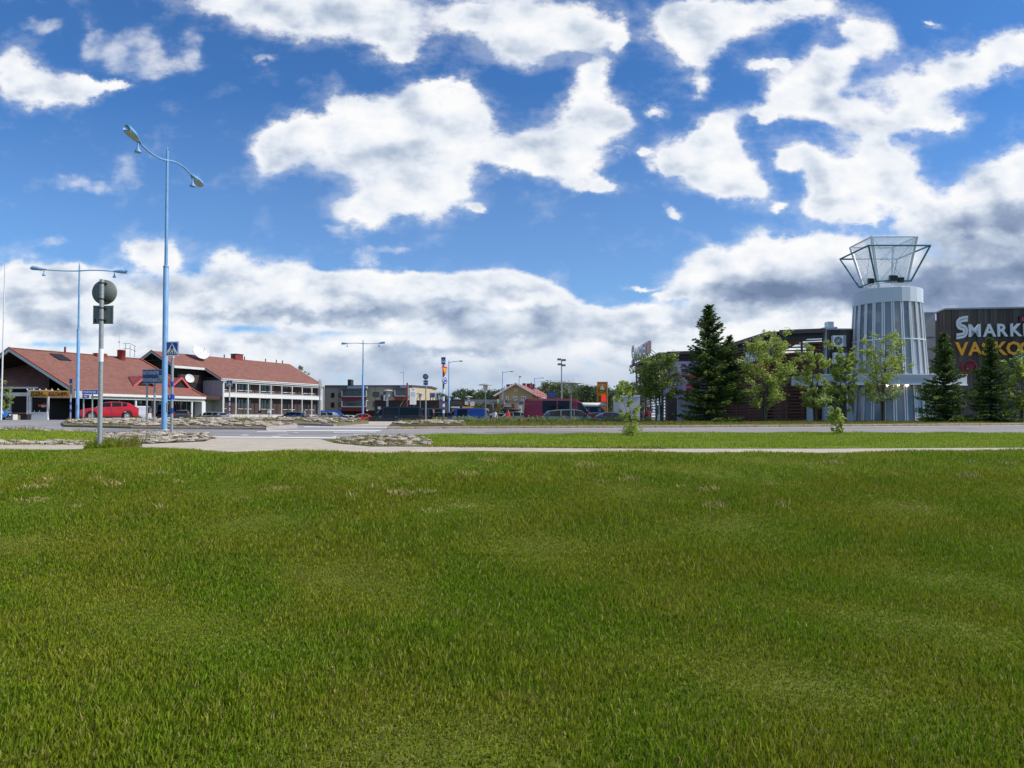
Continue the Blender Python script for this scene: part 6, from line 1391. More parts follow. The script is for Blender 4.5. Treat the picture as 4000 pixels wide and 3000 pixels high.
def vehicle(kind, L_, H_, W_, pm, name, label, cat, loc, yaw, glass_only=None, front_lights=True, rw=True, sideglass=None, group=None, rails=False, gband=(.0, 1.0)):
    """nose points along local -x; yaw turns it"""
    sh = SHAPES[kind]; K = sh['k']; wr = sh['wr']; t = thing(name, label, cat, loc, yaw, group)
    st = set(k[0] for k in K)
    gl = sideglass if sideglass is not None else sh['glass']
    for g0, g1 in gl: st |= {g0, g1}
    for wx in sh['wheels']:
        for a in range(0, 181, 20): st.add(wx + (wr + .06) * math.cos(R(a)) / L_)
        st |= {wx - (wr + .065) / L_, wx + (wr + .065) / L_}
    st |= {sh['ws'][0], sh['ws'][1], sh['rw'][0], sh['rw'][1]}
    xs_ = sorted(x for x in st if 0 <= x <= 1)
    xs_ = [x for i, x in enumerate(xs_) if i == 0 or x - xs_[i - 1] > .0012]
    rings = []
    for x in xs_:
        _, si, be, ro, wb, wr_ = lerpk(K, x); si *= H_; be *= H_; ro *= H_; hw = W_ / 2
        for wx in sh['wheels']:
            d = abs(x - wx) * L_
            if d <= wr + .06: si = max(si, wr + math.sqrt(max((wr + .06) ** 2 - d * d, 0)))
        mid = max(si + .02, (be + si) / 2 if ro > be else (be + si) / 2)
        g0 = be + (ro - be) * .06; ge = ro - max(.02, (ro - be) * .14)
        half = [(wb * .95 * hw, si), (wb * hw, max(si + .01, min(si + .12, be - .02))), (wb * hw * 1.0, max(mid, si + .015)), (wb * hw * .985, max(be, si + .03)), (wb * .96 * hw + (wr_ - wb * .96) * hw * .06, max(g0, be)), (wr_ * hw + (wb - wr_) * hw * .14, max(ge, be + .002)), (wr_ * hw * .86, max(ro - .01, be + .004)), (0, max(ro, be + .012))]
        rings.append([(x * L_ - L_ / 2, y, z) for y, z in half] + [(x * L_ - L_ / 2, -y, z) for y, z in half[-2::-1]])
    n = len(rings[0]); vs = [p for r_ in rings for p in r_]
    body, side, ws_, rws = MB(), MB(), MB(), MB()
    fb, fs_, fw_, fr_ = [], [], [], []
    for i in range(len(xs_) - 1):
        xm = (xs_[i] + xs_[i + 1]) / 2
        for k in range(n - 1):
            f = (i * n + k, i * n + k + 1, (i + 1) * n + k + 1, (i + 1) * n + k)
            kk = min(k, n - 2 - k)
            if kk == 4 and any(a - 1e-6 <= xm <= b + 1e-6 for a, b in gl): fs_.append(f)
            elif kk in (5, 6) and sh['ws'][0] < xm < sh['ws'][1]: fw_.append(f)
            elif rw and kk in (5, 6) and sh['rw'][0] < xm < sh['rw'][1]: fr_.append(f)
            else: fb.append(f)
    fb.append(tuple(range(n))); fb.append(tuple((len(rings) - 1) * n + k for k in range(n - 1, -1, -1)))
    def sub(nm, faces, m):
        if not faces: return
        used = sorted(set(i for f in faces for i in f)); mp = {u: j for j, u in enumerate(used)}
        me = bpy.data.meshes.new(nm); me.from_pydata([vs[u] for u in used], [], [tuple(mp[i] for i in f) for f in faces])
        me.polygons.foreach_set('use_smooth', [len(f) == 4 for f in faces]); me.materials.append(m); me.update()
        try: me.set_sharp_from_angle(angle=R(32))
        except Exception: pass
        return obj(nm, me, None, t)
    sub('body', fb, pm); sub('side_window', fs_, M_cglass); sub('windscreen', fw_, M_cglass); sub('rear_window', fr_, M_cglass)
    obj('underbody', MB().box((-L_ / 2 + .25, -W_ / 2 + .25, .2), (L_ / 2 - .25, W_ / 2 - .25, .62)), M_trim, t)
    for wx in sh['wheels']:
        for sg in (-1, 1):
            x = wx * L_ - L_ / 2; y = sg * (W_ / 2 - .11)
            ty = MB().lathe([(wr * .6, -.1), (wr * .94, -.1), (wr, -.06), (wr, .06), (wr * .94, .1), (wr * .6, .1)], n=20, cap=False); ty.v = [(v[0] + x, v[2] * sg + y, v[1] + wr) for v in ty.v]
            w_ = obj('wheel', ty, M_tyre, t)
            rm = MB().lathe([(.001, .07), (wr * .18, .085), (wr * .18, .06)], n=10).lathe([(wr * .54, .09), (wr * .64, .10), (wr * .64, .02), (wr * .54, .02)], n=20, cap=False).lathe([(.001, .03), (wr * .6, .03)], n=16, cap=False)
            for s in range(5): a = s * 1.2566; rm.beam((wr * .1 * math.cos(a), wr * .1 * math.sin(a), .06), (wr * .6 * math.cos(a), wr * .6 * math.sin(a), .08), wr * .18, .03)
            rm.v = [(v[0] + x, v[2] * sg + y, v[1] + wr) for v in rm.v]; obj('rim', rm, M_rim, w_)
    _, si, be, ro, wb, wr_ = lerpk(K, .045); hw = W_ / 2
    for sg in (-1, 1):
        ya, yb = sg * hw * .52, sg * hw * .93
        zh = be * H_
        obj('headlight', MB().prism([(-L_ / 2 + .02 * L_ - .03, ya, zh - .30), (-L_ / 2 + .07 * L_, yb + sg * .015, zh - .20), (-L_ / 2 + .085 * L_, yb + sg * .015, zh - .04), (-L_ / 2 + .022 * L_, ya, zh - .14)], (.0, 0, .035)), M_hl, t)
        xr_ = L_ / 2 - .004
        zt0 = .52 * H_ if kind not in ('van', 'bigvan') else .38 * H_; zt1 = .66 * H_ if kind not in ('van', 'bigvan') else .62 * H_
        obj('tail_light', MB().box((xr_ - .12, min(sg * hw * .68, sg * hw * .88), zt0), (xr_ + .01, max(sg * hw * .68, sg * hw * .88), zt1)), M_tl, t)
        xm_ = (sh['ws'][0] + .06) * L_ - L_ / 2
        obj('mirror', MB().box((xm_, min(sg * hw * .98, sg * hw * 1.16), lerpk(K, sh['ws'][0] + .06)[2] * H_ + .0), (xm_ + .14, max(sg * hw * .98, sg * hw * 1.16), lerpk(K, sh['ws'][0] + .06)[2] * H_ + .17)), pm if kind == 'suv' else M_trim, t)
        gx = (gl[0][0] * .3 + gl[0][1] * .7) if gl else .4
        for hx_ in ((gl[0][1] - .035, gl[1][1] - .035) if len(gl) > 1 else (gl[0][1] - .035,)) if gl else ():
            z_ = lerpk(K, hx_)[2] * H_ - .12; obj('door_handle', MB().box((hx_ * L_ - L_ / 2 - .1, min(sg * hw * .995, sg * hw * 1.02), z_), (hx_ * L_ - L_ / 2 + .1, max(sg * hw * .995, sg * hw * 1.02), z_ + .03)), pm if kind in ('suv', 'hatch') else M_rim, t)
        seam = MB()
        for g0, g1 in list(gl)[:2]:
            for gx in (g0, g1): z_ = lerpk(K, gx)[2] * H_; seam.box((gx * L_ - L_ / 2 - .006, sg * hw * 1.0 - .004 if sg < 0 else sg * hw * 1.0 - .001, .30), (gx * L_ - L_ / 2 + .006, sg * hw * 1.0 + .001 if sg < 0 else sg * hw + .004, z_ - .04))
        if seam.v: obj('door_seam', seam, M_trim, t)
        obj('sill_trim', MB().box((sh['wheels'][0] * L_ - L_ / 2 + wr + .1, min(sg * hw * .93, sg * hw * 1.005), lerpk(K, .5)[1] * H_ - .03), (sh['wheels'][1] * L_ - L_ / 2 - wr - .1, max(sg * hw * .93, sg * hw * 1.005), lerpk(K, .5)[1] * H_ + .09)), M_trim, t)
    zg = be * H_
    obj('grille', MB().box((-L_ / 2 - .012, -hw * .42, zg - .30), (-L_ / 2 + .05, hw * .42, zg - .14)).box((-L_ / 2 - .012, -hw * .55, .2), (-L_ / 2 + .1, hw * .55, .36)), M_trim, t)
    obj('number_plate', MB().box((-L_ / 2 - .03, -.22, .40), (-L_ / 2 - .014, .22, .50)), M_plate, t)
    obj('number_plate', MB().box((L_ / 2 + .012, -.22, .62), (L_ / 2 + .03, .22, .72)), M_plate, t)
    if kind in ('suv', 'wagon', 'hatch'): obj('bumper', MB().box((L_ / 2 - .12, -hw * .84, .22), (L_ / 2 + .01, hw * .84, .42)), M_trim, t)
    if rails:
        for sg in (-1, 1): obj('roof_rail', MB().tube([(-.15 * L_ + .2, sg * hw * .68, H_ * .96), (0, sg * hw * .68, H_ + .04), (.33 * L_, sg * hw * .66, H_ * .97)], .02, 5), M_rim, t)
    return t
def car(kind, L_, H_, px, Y, yaw, col, label, z=None, cname=None, W_=1.8, **kw):
    x = X(px, Y); z = gz(x, Y) if z is None else z
    nm = {'suv': 'suv', 'hatch': 'hatchback', 'wagon': 'estate_car', 'sedan': 'saloon_car', 'van': 'van', 'bigvan': 'high_roof_van'}[kind]
    return vehicle(kind, L_, H_, W_, paint(*col), nm, label, 'van' if 'van' in kind else 'car', (x, Y, z), R(yaw), **kw)
RED = ('red', (.50, .012, .025)); DG = ('dark_grey', (.045, .052, .06), .3); SIL = ('silver', (.36, .38, .40), .5); BLK = ('black', (.012, .013, .016)); NAVY = ('navy', (.012, .025, .10)); BLU = ('blue', (.012, .05, .22)); LBL = ('light_blue', (.10, .26, .45)); WHT = ('white', (.70, .70, .70)); BURG = ('burgundy', (.12, .005, .017)); DKB = ('dark_blue', (.02, .06, .16), .2)
car('suv', 4.35, 1.56, 424, 60.5, 34, RED, 'bright red SUV parked by the restaurant, partly behind the grey sign post', W_=1.84, rails=False)
car('van', 4.4, 1.82, 495, 74, 12, WHT, 'small white van parked half hidden behind the red SUV', sideglass=())
car('hatch', 4.0, 1.5, 560, 92, -62, LBL, 'light blue hatchback seen from behind right of the red SUV')
car('wagon', 4.7, 1.62, 610, 92, -25, DG, 'dark grey estate car behind the tall blue lamp and sign posts')
car('suv', 4.5, 1.66, 712, 90, -68, DG, 'dark grey SUV with tailgate facing us right of the crosswalk sign')
car('hatch', 4.1, 1.5, 668, 94, -60, ('silver', (.36, .38, .40), .5), 'grey hatchback partly hidden behind the crosswalk sign post')
car('wagon', 4.7, 1.45, 818, 96, -14, SIL, 'silver estate car parked at the corner of the hotel wing')
car('wagon', 4.6, 1.5, 1142, 100, -14, DKB, 'dark blue estate car parked before the right end of the hotel')
car('hatch', 4.1, 1.5, 1268, 104, 28, SIL, 'silver hatchback facing left beside the grey post at the hotel end', z=-.0)
car('van', 4.6, 1.85, 1303, 118, 205, BLU, 'blue panel van beyond the silver hatchback', z=0, sideglass=())
car('hatch', 3.9, 1.4, 1352, 122, 30, WHT, 'small white hatchback between the blue van and the red coupe', z=-.3)
car('sedan', 4.4, 1.4, 1408, 88, 22, RED, 'red saloon with lit headlights left of the long black van', z=-.25)
car('van', 5.3, 2.0, 1541, 68, 4, ('charcoal', (.014, .016, .02), .1), 'long charcoal passenger van facing left behind the pavement', z=-.3, W_=1.98)
car('van', 4.8, 1.95, 1655, 76, 10, DG, 'grey van tail showing just behind the long charcoal van', z=-.3)
car('wagon', 4.6, 1.55, 1720, 74, -10, BLK, 'black estate car with red tail light right of the long charcoal van', z=-.3)
car('van', 4.7, 1.92, 1818, 72, -10, BLU, 'royal blue van with one dark side window in the middle of the car park', z=-.3, sideglass=((.19, .30), (.36, .58)))
car('hatch', 4.0, 1.45, 1886, 84, -18, LBL, 'pale blue hatchback peeping out behind the royal blue van', z=-.3)
car('wagon', 4.5, 1.5, 1912, 96, 170, BLK, 'black estate car behind the disc-topped lamp', z=-.3)
car('hatch', 4.2, 1.45, 1948, 82, -30, DG, 'dark hatchback with red tail lights beside the beach flag', z=-.3)
c_ = car('suv', 4.6, 1.62, 1996, 80, 8, ('grey_beige', (.17, .16, .14), .3), 'beige grey SUV with a black roof box near the burgundy van', z=-.3)
rb_ = thing('roof_box', 'long black roof box mounted on the beige grey SUV', 'roof box', (X(1996, 80), 80, -.3 + 1.70)); rb_.rotation_euler = (0, 0, R(8))
obj('shell', MB().add([(x, y * w, z) for x, w, h0, h1 in ((-1.15, .5, 0, .12), (-.9, 1, -.02, .3), (0, 1.05, -.03, .38), (.9, 1, -.02, .33), (1.1, .6, .05, .2)) for y, z in ((-.38, h0), (-.4, (h0 + h1) / 2), (-.3, h1), (.3, h1), (.4, (h0 + h1) / 2), (.38, h0))], [(i * 6 + k, i * 6 + (k + 1) % 6, (i + 1) * 6 + (k + 1) % 6, (i + 1) * 6 + k) for i in range(4) for k in range(6)] + [(5, 4, 3, 2, 1, 0), (24, 25, 26, 27, 28, 29)], True), M_trim, rb_)
obj('crossbar', MB().box((-.5, -.6, -.07), (-.45, .6, -.035)), M_rim, rb_); obj('crossbar', MB().box((.5, -.6, -.07), (.55, .6, -.035)), M_rim, rb_)
car('bigvan', 5.9, 2.45, 2192, 57, 180, BURG, 'large burgundy high-roof van facing right with dark side windows', z=-.3, W_=2.0)
sp = thing('roof_spoiler', None, None) if False else None
car('wagon', 4.6, 1.52, 2244, 49.0, 180, ('slate', (.12, .14, .165), .35), 'dark slate estate car closest to us, parked before the burgundy van', z=-.3)
car('sedan', 4.5, 1.42, 2330, 66, 183, BLK, 'black saloon right of the burgundy van nose', z=-.3)
car('sedan', 4.6, 1.45, 2392, 62, 176, NAVY, 'navy blue saloon nearest the sapling in the car park', z=-.3)
car('hatch', 4.1, 1.55, 2312, 92, 180, RED, 'red hatchback roof between the camper and the black saloon', z=-.3)
car('sedan', 4.5, 1.42, 2405, 80, 182, SIL, 'silver saloon behind the navy saloon', z=-.3)
car('sedan', 4.5, 1.42, 2428, 88, 182, WHT, 'white saloon in the row behind the navy saloon', z=-.3)
cp = car('bigvan', 5.6, 2.3, 2308, 88, 180, ('camper_grey', (.10, .12, .16), .2), 'dark grey camper van with a white raised cab roof', z=-.3)
obj('raised_roof', MB().add([(x, y * w, z) for x, w, h in ((-1.9, .7, 2.34), (-1.6, .9, 2.75), (2.0, .95, 2.8), (2.6, .9, 2.6)) for y, z in ((-.95, 2.28), (-.8, h), (.8, h), (.95, 2.28))], [(i * 4 + k, i * 4 + (k + 1) % 4, (i + 1) * 4 + (k + 1) % 4, (i + 1) * 4 + k) for i in range(3) for k in range(4)] + [(3, 2, 1, 0), (12, 13, 14, 15)], True), M_white, cp)
car('hatch', 4.2, 1.5, -72, 63, 200, ('sky_blue', (.03, .14, .40)), 'blue car cut off by the left picture edge')
# ---------------------------------------------------------------- trees and plants
def leafmat(name, top, under, translucent=.35, var_=.3, rough=.5):
    m = mat(name, top, rough, spec=.4); t = m.node_tree; b = t.nodes['Principled BSDF']
    ge = N('ShaderNodeNewGeometry', t); rv = ge.outputs['Random Per Island']
    c = mixc(ge.outputs['Backfacing'], (*top, 1), (*under, 1), tree=t)
    k = rng(rv, 0, 1, 1 - var_, 1 + var_, smooth=False, tree=t)
    v_ = N('ShaderNodeVectorMath', t, operation='SCALE'); lk(c, v_.inputs[0], t); lk(k, v_.inputs['Scale'], t)
    lk(v_.outputs[0], b.inputs['Base Color'], t)
    tr = N('ShaderNodeBsdfTranslucent', t); lk(v_.outputs[0], tr.inputs[0], t)
    mx = N('ShaderNodeMixShader', t); mx.inputs[0].default_value = translucent
    lk(b.outputs[0], mx.inputs[1], t); lk(tr.outputs[0], mx.inputs[2], t); lk(mx.outputs[0], t.nodes['Material Output'].inputs[0], t)
    return m
M_leaf = leafmat('rowan_leaf', (.29, .37, .03), (.48, .54, .18), .5)
M_leafd = leafmat('dark_leaf', (.14, .20, .03), (.30, .35, .10), .4)
M_leaff = leafmat('forest_leaf', (.13, .165, .04), (.18, .21, .07)); M_leaff2 = leafmat('dark_forest_leaf', (.05, .085, .025), (.07, .11, .04))
M_need = leafmat('spruce_needles', (.075, .125, .026), (.06, .10, .022), .22, .45, .6); M_needt = leafmat('new_spruce_growth', (.20, .28, .03), (.17, .24, .03), .25, .3, .6)
M_bark = mat('bark', (.10, .085, .065), .9, var=.3, vscale=8); M_barkb = mat('birch_bark', (.45, .42, .38), .8, var=.3, vscale=4)
M_hedge = leafmat('hedge_leaf', (.20, .27, .045), (.40, .45, .20), .4)
def nleaves(name, P_, s, m, parent, seed, flat=.3, asp=.45):
    """P_: leaf centres (n,3); folded kite shaped leaves"""
    r_ = np.random.RandomState(seed); n = len(P_)
    d = r_.normal(size=(n, 3)); d[:, 2] *= .7; d[:, 0] -= .5; d /= np.linalg.norm(d, axis=1)[:, None]
    u = r_.normal(size=(n, 3)); u -= (u * d).sum(1)[:, None] * d; u /= np.linalg.norm(u, axis=1)[:, None]
    k = (s * r_.uniform(.6, 1.3, n))[:, None]
    V_ = np.stack([P_ - d * k * .5, P_ + u * k * asp * .5, P_ + d * k * .5, P_ - u * k * asp * .5], 1).astype(np.float32)
    me = bpy.data.meshes.new(name); me.vertices.add(n * 4); me.vertices.foreach_set('co', V_.ravel())
    me.loops.add(n * 4); me.loops.foreach_set('vertex_index', np.arange(n * 4, dtype=np.int32)); me.polygons.add(n); me.polygons.foreach_set('loop_start', np.arange(n, dtype=np.int32) * 4)
    me.update(calc_edges=True); me.materials.append(m)
    return obj(name, me, None, parent)
def broadleaf(name, label, loc, h, r, zc0, n, leaf, seed, m=M_leaf, stems=4, group=None, lean=0.0, trunkr=.045, bark=None, nb=70, shape=1.0, clump=.24):
    r_ = np.random.RandomState(seed); t = thing(name, label, 'tree', loc, group=group)
    mb = MB(); tips = []
    for s in range(stems):
        a = 2 * math.pi * s / stems + r_.uniform(-.4, .4); sp = r * r_.uniform(.15, .45) if stems > 1 else 0.05 * r
        hh = h * r_.uniform(.78, .97) if s else h * .98
        pts = [Vector((0.06 * math.cos(a), .06 * math.sin(a), -.1))]
        for u in (.25, .5, .75, 1): pts.append(Vector((math.cos(a) * sp * u + lean * u * u + r_.uniform(-.05, .05) * r, math.sin(a) * sp * u + r_.uniform(-.05, .05) * r, hh * u)))
        mb.tube(pts, [trunkr * h / 4, trunkr * .8 * h / 4, trunkr * .6 * h / 4, trunkr * .35 * h / 4, .006], 6, smooth=True)
        for k in range(int(nb / stems)):
            u = zc0 + (1 - zc0) * r_.uniform(0, 1) ** 1.1; i = min(int(u * 4), 3); p = pts[i + 0].lerp(pts[i + 1], u * 4 - i) if i < 4 else pts[-1]
            env = math.sin(math.pi * min(max((u - zc0 * .75) / (1.12 - zc0 * .75), .02), 1) ** (.75 * shape)) ** .8
            ln = r * (.25 + .75 * env) * r_.uniform(.55, 1.12); b_ = r_.uniform(0, 2 * math.pi)
            q = p + Vector((math.cos(b_) * ln, math.sin(b_) * ln, ln * r_.uniform(.15, .75)))
            if q.z > h * 1.02: q.z = h * 1.0
            m_ = p.lerp(q, .55) + Vector((0, 0, -.03 * h * r_.uniform(0, 1)))
            mb.tube([p, m_, q], [.012 * h / 4, .008 * h / 4, .003], 4, cap=False, smooth=False); tips += [(m_, q)]
    obj('trunk', mb, bark or M_bark, t)
    idx = r_.randint(0, len(tips), n); u = r_.uniform(0.1, 1.15, n) ** .8
    A = np.array([tuple(a) for a, b in tips])[idx]; B = np.array([tuple(b) for a, b in tips])[idx]
    P_ = A + (B - A) * u[:, None] + r_.normal(size=(n, 3)) * clump * r * np.array([.3, .3, .28])
    P_[:, 2] = np.maximum(P_[:, 2], h * zc0 * .6)
    nleaves('crown', P_, leaf, m, t, seed + 1)
    return t
def spruce(label, loc, h, r, seed, group, lead2=None, whorl=.17, dens=1.0, bare=.02, pw=.85):
    r_ = np.random.RandomState(seed); t = thing('spruce', label, 'tree', loc, group=group); tr = MB().tube([(0, 0, -.1), (0, 0, h * .5), (0, 0, h)], [.03 * h / 2, .016 * h / 2, .008], 8)
    C_, T_ = [], []; br = MB()
    def leader(x0, y0, z0, h_, r_max):
        z = z0
        while z < h_ - .05:
            f = (z - z0) / (h_ - z0); ln0 = r_max * (1 - f) ** pw * (1 + .12 * math.sin(z * 5)) + .10
            for k in range(int(6 + 3 * (1 - f))):
                a = r_.uniform(0, 2 * math.pi); ln = ln0 * r_.uniform(.55, 1.15) * (1.0 + .25 * (r_.uniform() < .07)); up = .30 * f ** 1.5 + .02; droop = .30 * (1 - f)
                pp = lambda u: np.array([x0 + math.cos(a) * ln * u, y0 + math.sin(a) * ln * u, z + ln * (up * u * 1.6 - droop * u + .28 * u * u * (1 - f * .3))])
                m_ = max(3, int(ln / .085 * dens)); 
                if k % 2 == 0: br.tube([pp(0), pp(.5), pp(1)], [.02, .012, .004], 3, cap=False, smooth=False)
                for j in range(m_):
                    u = (j + .5 + r_.uniform(-.4, .4)) / m_
                    w = .20 * ln * (1 - abs(u - .45)) + .03; c = pp(u)
                    for q in range(8):
                        sd_ = r_.uniform(-1, 1); pos = c + np.array([-math.sin(a) * sd_ * w, math.cos(a) * sd_ * w, -abs(sd_) * w * .25 + r_.uniform(-.07, .03)])
                        (T_ if (u > .72 and r_.uniform() < .42) else C_).append((pos, a + sd_ * 1.0))
            z += whorl * r_.uniform(.7, 1.2) * (1 - .35 * f)
        for k in range(30): C_.append((np.array([x0 + r_.normal() * .03, y0 + r_.normal() * .03, h_ - r_.uniform(0, .5)]), r_.uniform(0, 6.28)))
    leader(0, 0, h * bare + .15, h, r)
    if lead2:
        for lx, ly, lz, lh, lr in lead2: leader(lx, ly, lz, lh, lr); tr.tube([(0, 0, lz * .9), (lx * .8, ly, lz), (lx, ly, lh)], [.06, .05, .01], 6)
    obj('trunk', tr, M_bark, t); obj('branches', br, M_bark, t)
    for nm, L_, m in (('crown', C_, M_need), ('fresh_tips', T_, M_needt)):
        n = len(L_); P_ = np.array([q[0] for q in L_]); a = np.array([q[1] for q in L_])
        s = r_.uniform(.10, .22, n); pitch = r_.uniform(-.55, .35, n)
        d = np.stack([np.cos(a) * np.cos(pitch), np.sin(a) * np.cos(pitch), np.sin(pitch)], 1); rl = r_.uniform(0, np.pi, n)
        v = np.stack([-np.sin(a), np.cos(a), 0 * a], 1); w = np.cross(d, v); u = v * np.cos(rl)[:, None] + w * np.sin(rl)[:, None]
        k = s[:, None]; wd = .30
        V_ = np.stack([P_ - d * k * .5, P_ + u * k * wd * .5, P_ + d * k * .7, P_ - u * k * wd * .5], 1).astype(np.float32)
        me = bpy.data.meshes.new(nm); me.vertices.add(n * 4); me.vertices.foreach_set('co', V_.ravel())
        me.loops.add(n * 4); me.loops.foreach_set('vertex_index', np.arange(n * 4, dtype=np.int32)); me.polygons.add(n); me.polygons.foreach_set('loop_start', np.arange(n, dtype=np.int32) * 4)
        me.update(calc_edges=True); me.materials.append(m); obj(nm, me, None, t)
    return t
def at(px, Y): x = X(px, Y); return (x, Y, gz(x, Y))
YT = 42.5
H_ = lambda py, Y, px: Z(py, Y) - gz(X(px, Y), Y)
spruce('tallest dark spruce with a second leader, standing before the lilac banner', at(2772, YT), H_(1192, YT, 2772), 1.72, 31, 'spruces along the market verge', lead2=[(1.2, .1, 1.2, H_(1312, YT, 2850), 1.05)], pw=.7)
spruce('dark spruce just right of the glass tower foot', at(3690, YT), H_(1300, YT, 3690), 1.6, 32, 'spruces along the market verge', whorl=.2)
spruce('smaller dark spruce below the orange letters', at(3872, YT), H_(1318, YT, 3872), 1.35, 33, 'spruces along the market verge', whorl=.2)
gB = 'leafy trees along the market verge'
def bl(px, ytop, wpx, label, seed, n=9000, m=M_leaf, Y=YT, leaf=.135, zc0=.16, stems=4, shape=1.0, **kw):
    broadleaf('rowan_tree', label, at(px, Y), H_(ytop, Y, px), wpx / 2 * Y / F * (.9 if px > 2900 else 1), zc0, n, leaf, seed, m, stems, gB, shape=shape, **kw)
bl(2585, 1388, 190, 'dark round-crowned tree in front of the far slatted corner', 41, 11500, M_leafd, zc0=.34, leaf=.14, nb=110)
bl(2985, 1296, 215, 'wide windblown leafy tree before the white side lettering', 42, 10000, zc0=.2, nb=110)
bl(3185, 1335, 150, 'slim windblown tree before the rust brown slats', 43, 7200, zc0=.18)
bl(3302, 1362, 115, 'narrow leafy tree before the air conditioners', 44, 6800, zc0=.18)
bl(3450, 1303, 190, 'airy leafy tree in front of the glass tower', 45, 6200, zc0=.22, nb=90)
bl(3990, 1370, 130, 'leafy tree at the right picture edge', 46, 8500, zc0=.2)
# saplings on the lawn
Ys = 23.5
broadleaf('sapling', 'young windblown sapling with leafy suckers on the middle lawn', at(2466, Ys), H_(1482, Ys, 2466), .34, .28, 2400, .085, 51, M_leaf, 2, nb=40, trunkr=.03, clump=.25, lean=-.25)
bs = thing('sucker_bush', 'bushy green sucker growth round the sapling foot', 'bush', at(2466, Ys))
r_ = np.random.RandomState(5); n = 1500; P_ = r_.normal(size=(n, 3)) * np.array([.13, .13, .12]) + np.array([0, 0, .2]); P_[:, 2] = np.abs(P_[:, 2]); nleaves('leaves', P_, .07, M_leaf, bs, 6)
sm = MB()
for k in range(14): a = k * .45; sm.tube([(0, 0, 0), (.12 * math.cos(a), .12 * math.sin(a), .35)], .006, 3)
obj('stems', sm, M_bark, bs)
broadleaf('sapling', 'low bushy sapling with one bent bare stem on the right lawn', at(3268, 25.0), H_(1592, 25, 3268), .28, .04, 2000, .085, 52, M_leaf, 3, nb=40, trunkr=.03, clump=.4)
bb = thing('bent_stem', 'thin bent bare stem arching over the low bushy sapling', 'branch', at(3285, 25.0))
obj('stem', MB().tube([(0, 0, 0), (.0, 0, .55), (-.08, 0, .85), (-.3, 0, 1.12), (-.55, 0, 1.2)], [.014, .013, .012, .009, .005], 5).tube([(.03, 0, 0), (.02, 0, .5), (-.04, 0, .8), (-.25, 0, 1.08), (-.45, 0, 1.22)], [.012, .011, .01, .008, .004], 5), M_bark, bb)
P_ = r_.normal(size=(120, 3)) * np.array([.13, .1, .07]) + np.array([-.5, 0, 1.28]); nleaves('leaves', P_, .08, M_leaf, bb, 8)
# shrub at the left edge and tree behind the hotel
broadleaf('climbing_shrub', 'leafy shrub at the left picture edge before the restaurant', (X(12, 70), 70, .2), Z(1480, 70) - .2, .75, .02, 2600, .17, 53, M_leaf, 4, nb=60)
broadleaf('far_tree', 'tree top showing above the right end of the hotel roof', (X(1165, 170), 170, -.1), Z(1432, 170), 2.2, .5, 2500, .42, 54, M_leaff, 2)
# hedge plants: three builds, then copies
PLAB = ['']
def plab(px, row, s=.6):
    what = 'below the shared path sign' if px < 1722 else 'beside the banded yield sign post' if px < 1765 else 'before the royal blue van' if px < 1885 else 'before the beach flag and dark hatchback' if px < 1965 else 'before the beige grey SUV' if px < 2035 else 'before the rear of the burgundy van' if px < 2130 else 'before the dark slate estate car' if px < 2290 else 'before the navy blue saloon' if px < 2400 else 'behind the tall sapling' if px < 2480 else 'before the slatted market corner'
    return ('tall ' if s > .64 else 'low ' if s < .5 else 'middling ') + ('front row' if row else 'back row') + ' pale-leaved perennial ' + what
prot = []
for k in range(4):
    t = thing('hedge_plant', PLAB[0], 'plant', (0, 0, 0), group='pale-leaved plants edging the car park')
    r_ = np.random.RandomState(60 + k); h = .52; n = 70; mb = MB(); P_ = []
    for s in range(5):
        a = s * 1.256; x1, y1 = .16 * math.cos(a), .16 * math.sin(a); hh = h * r_.uniform(.65, 1.15); mb.tube([(x1 * .3, y1 * .3, 0), (x1, y1, hh)], .006, 3)
        for j in range(17): u = r_.uniform(.15, 1.05); P_.append((x1 * u + r_.normal() * .035, y1 * u + r_.normal() * .035, hh * u))
    nleaves('leaves', np.array(P_), .11, M_hedge, t, 70 + k); obj('stems', mb, M_bark, t); prot.append(t)
rh = random.Random(3); cnt = 0
spots = []
for px in range(1700, 2560, 8):
    for row in (0, 1):
        Yh = rh.uniform(41.6, 43.6); dn = 1 if px > 1820 or row == 0 else 0
        if rh.random() < (.72 if px < 2470 else .4): spots.append((px + rh.uniform(-5, 5), 41.6 + rh.uniform(0, .9) if row else 42.8 + rh.uniform(0, .9), row))
for i, (px, Yh, row) in enumerate(spots):
    x = X(px, Yh); p = (x, Yh, gz(x, Yh) - .03); s = rh.uniform(.36, .78)
    if i < 4: o = prot[i]; o.location = p; o.rotation_euler = (0, 0, rh.uniform(0, 6)); o.scale = (s, s, s); o['label'] = plab(px, row, s)
    else: dup(prot[i % 4], p, rh.uniform(0, 6), plab(px, row, s), scale=s)
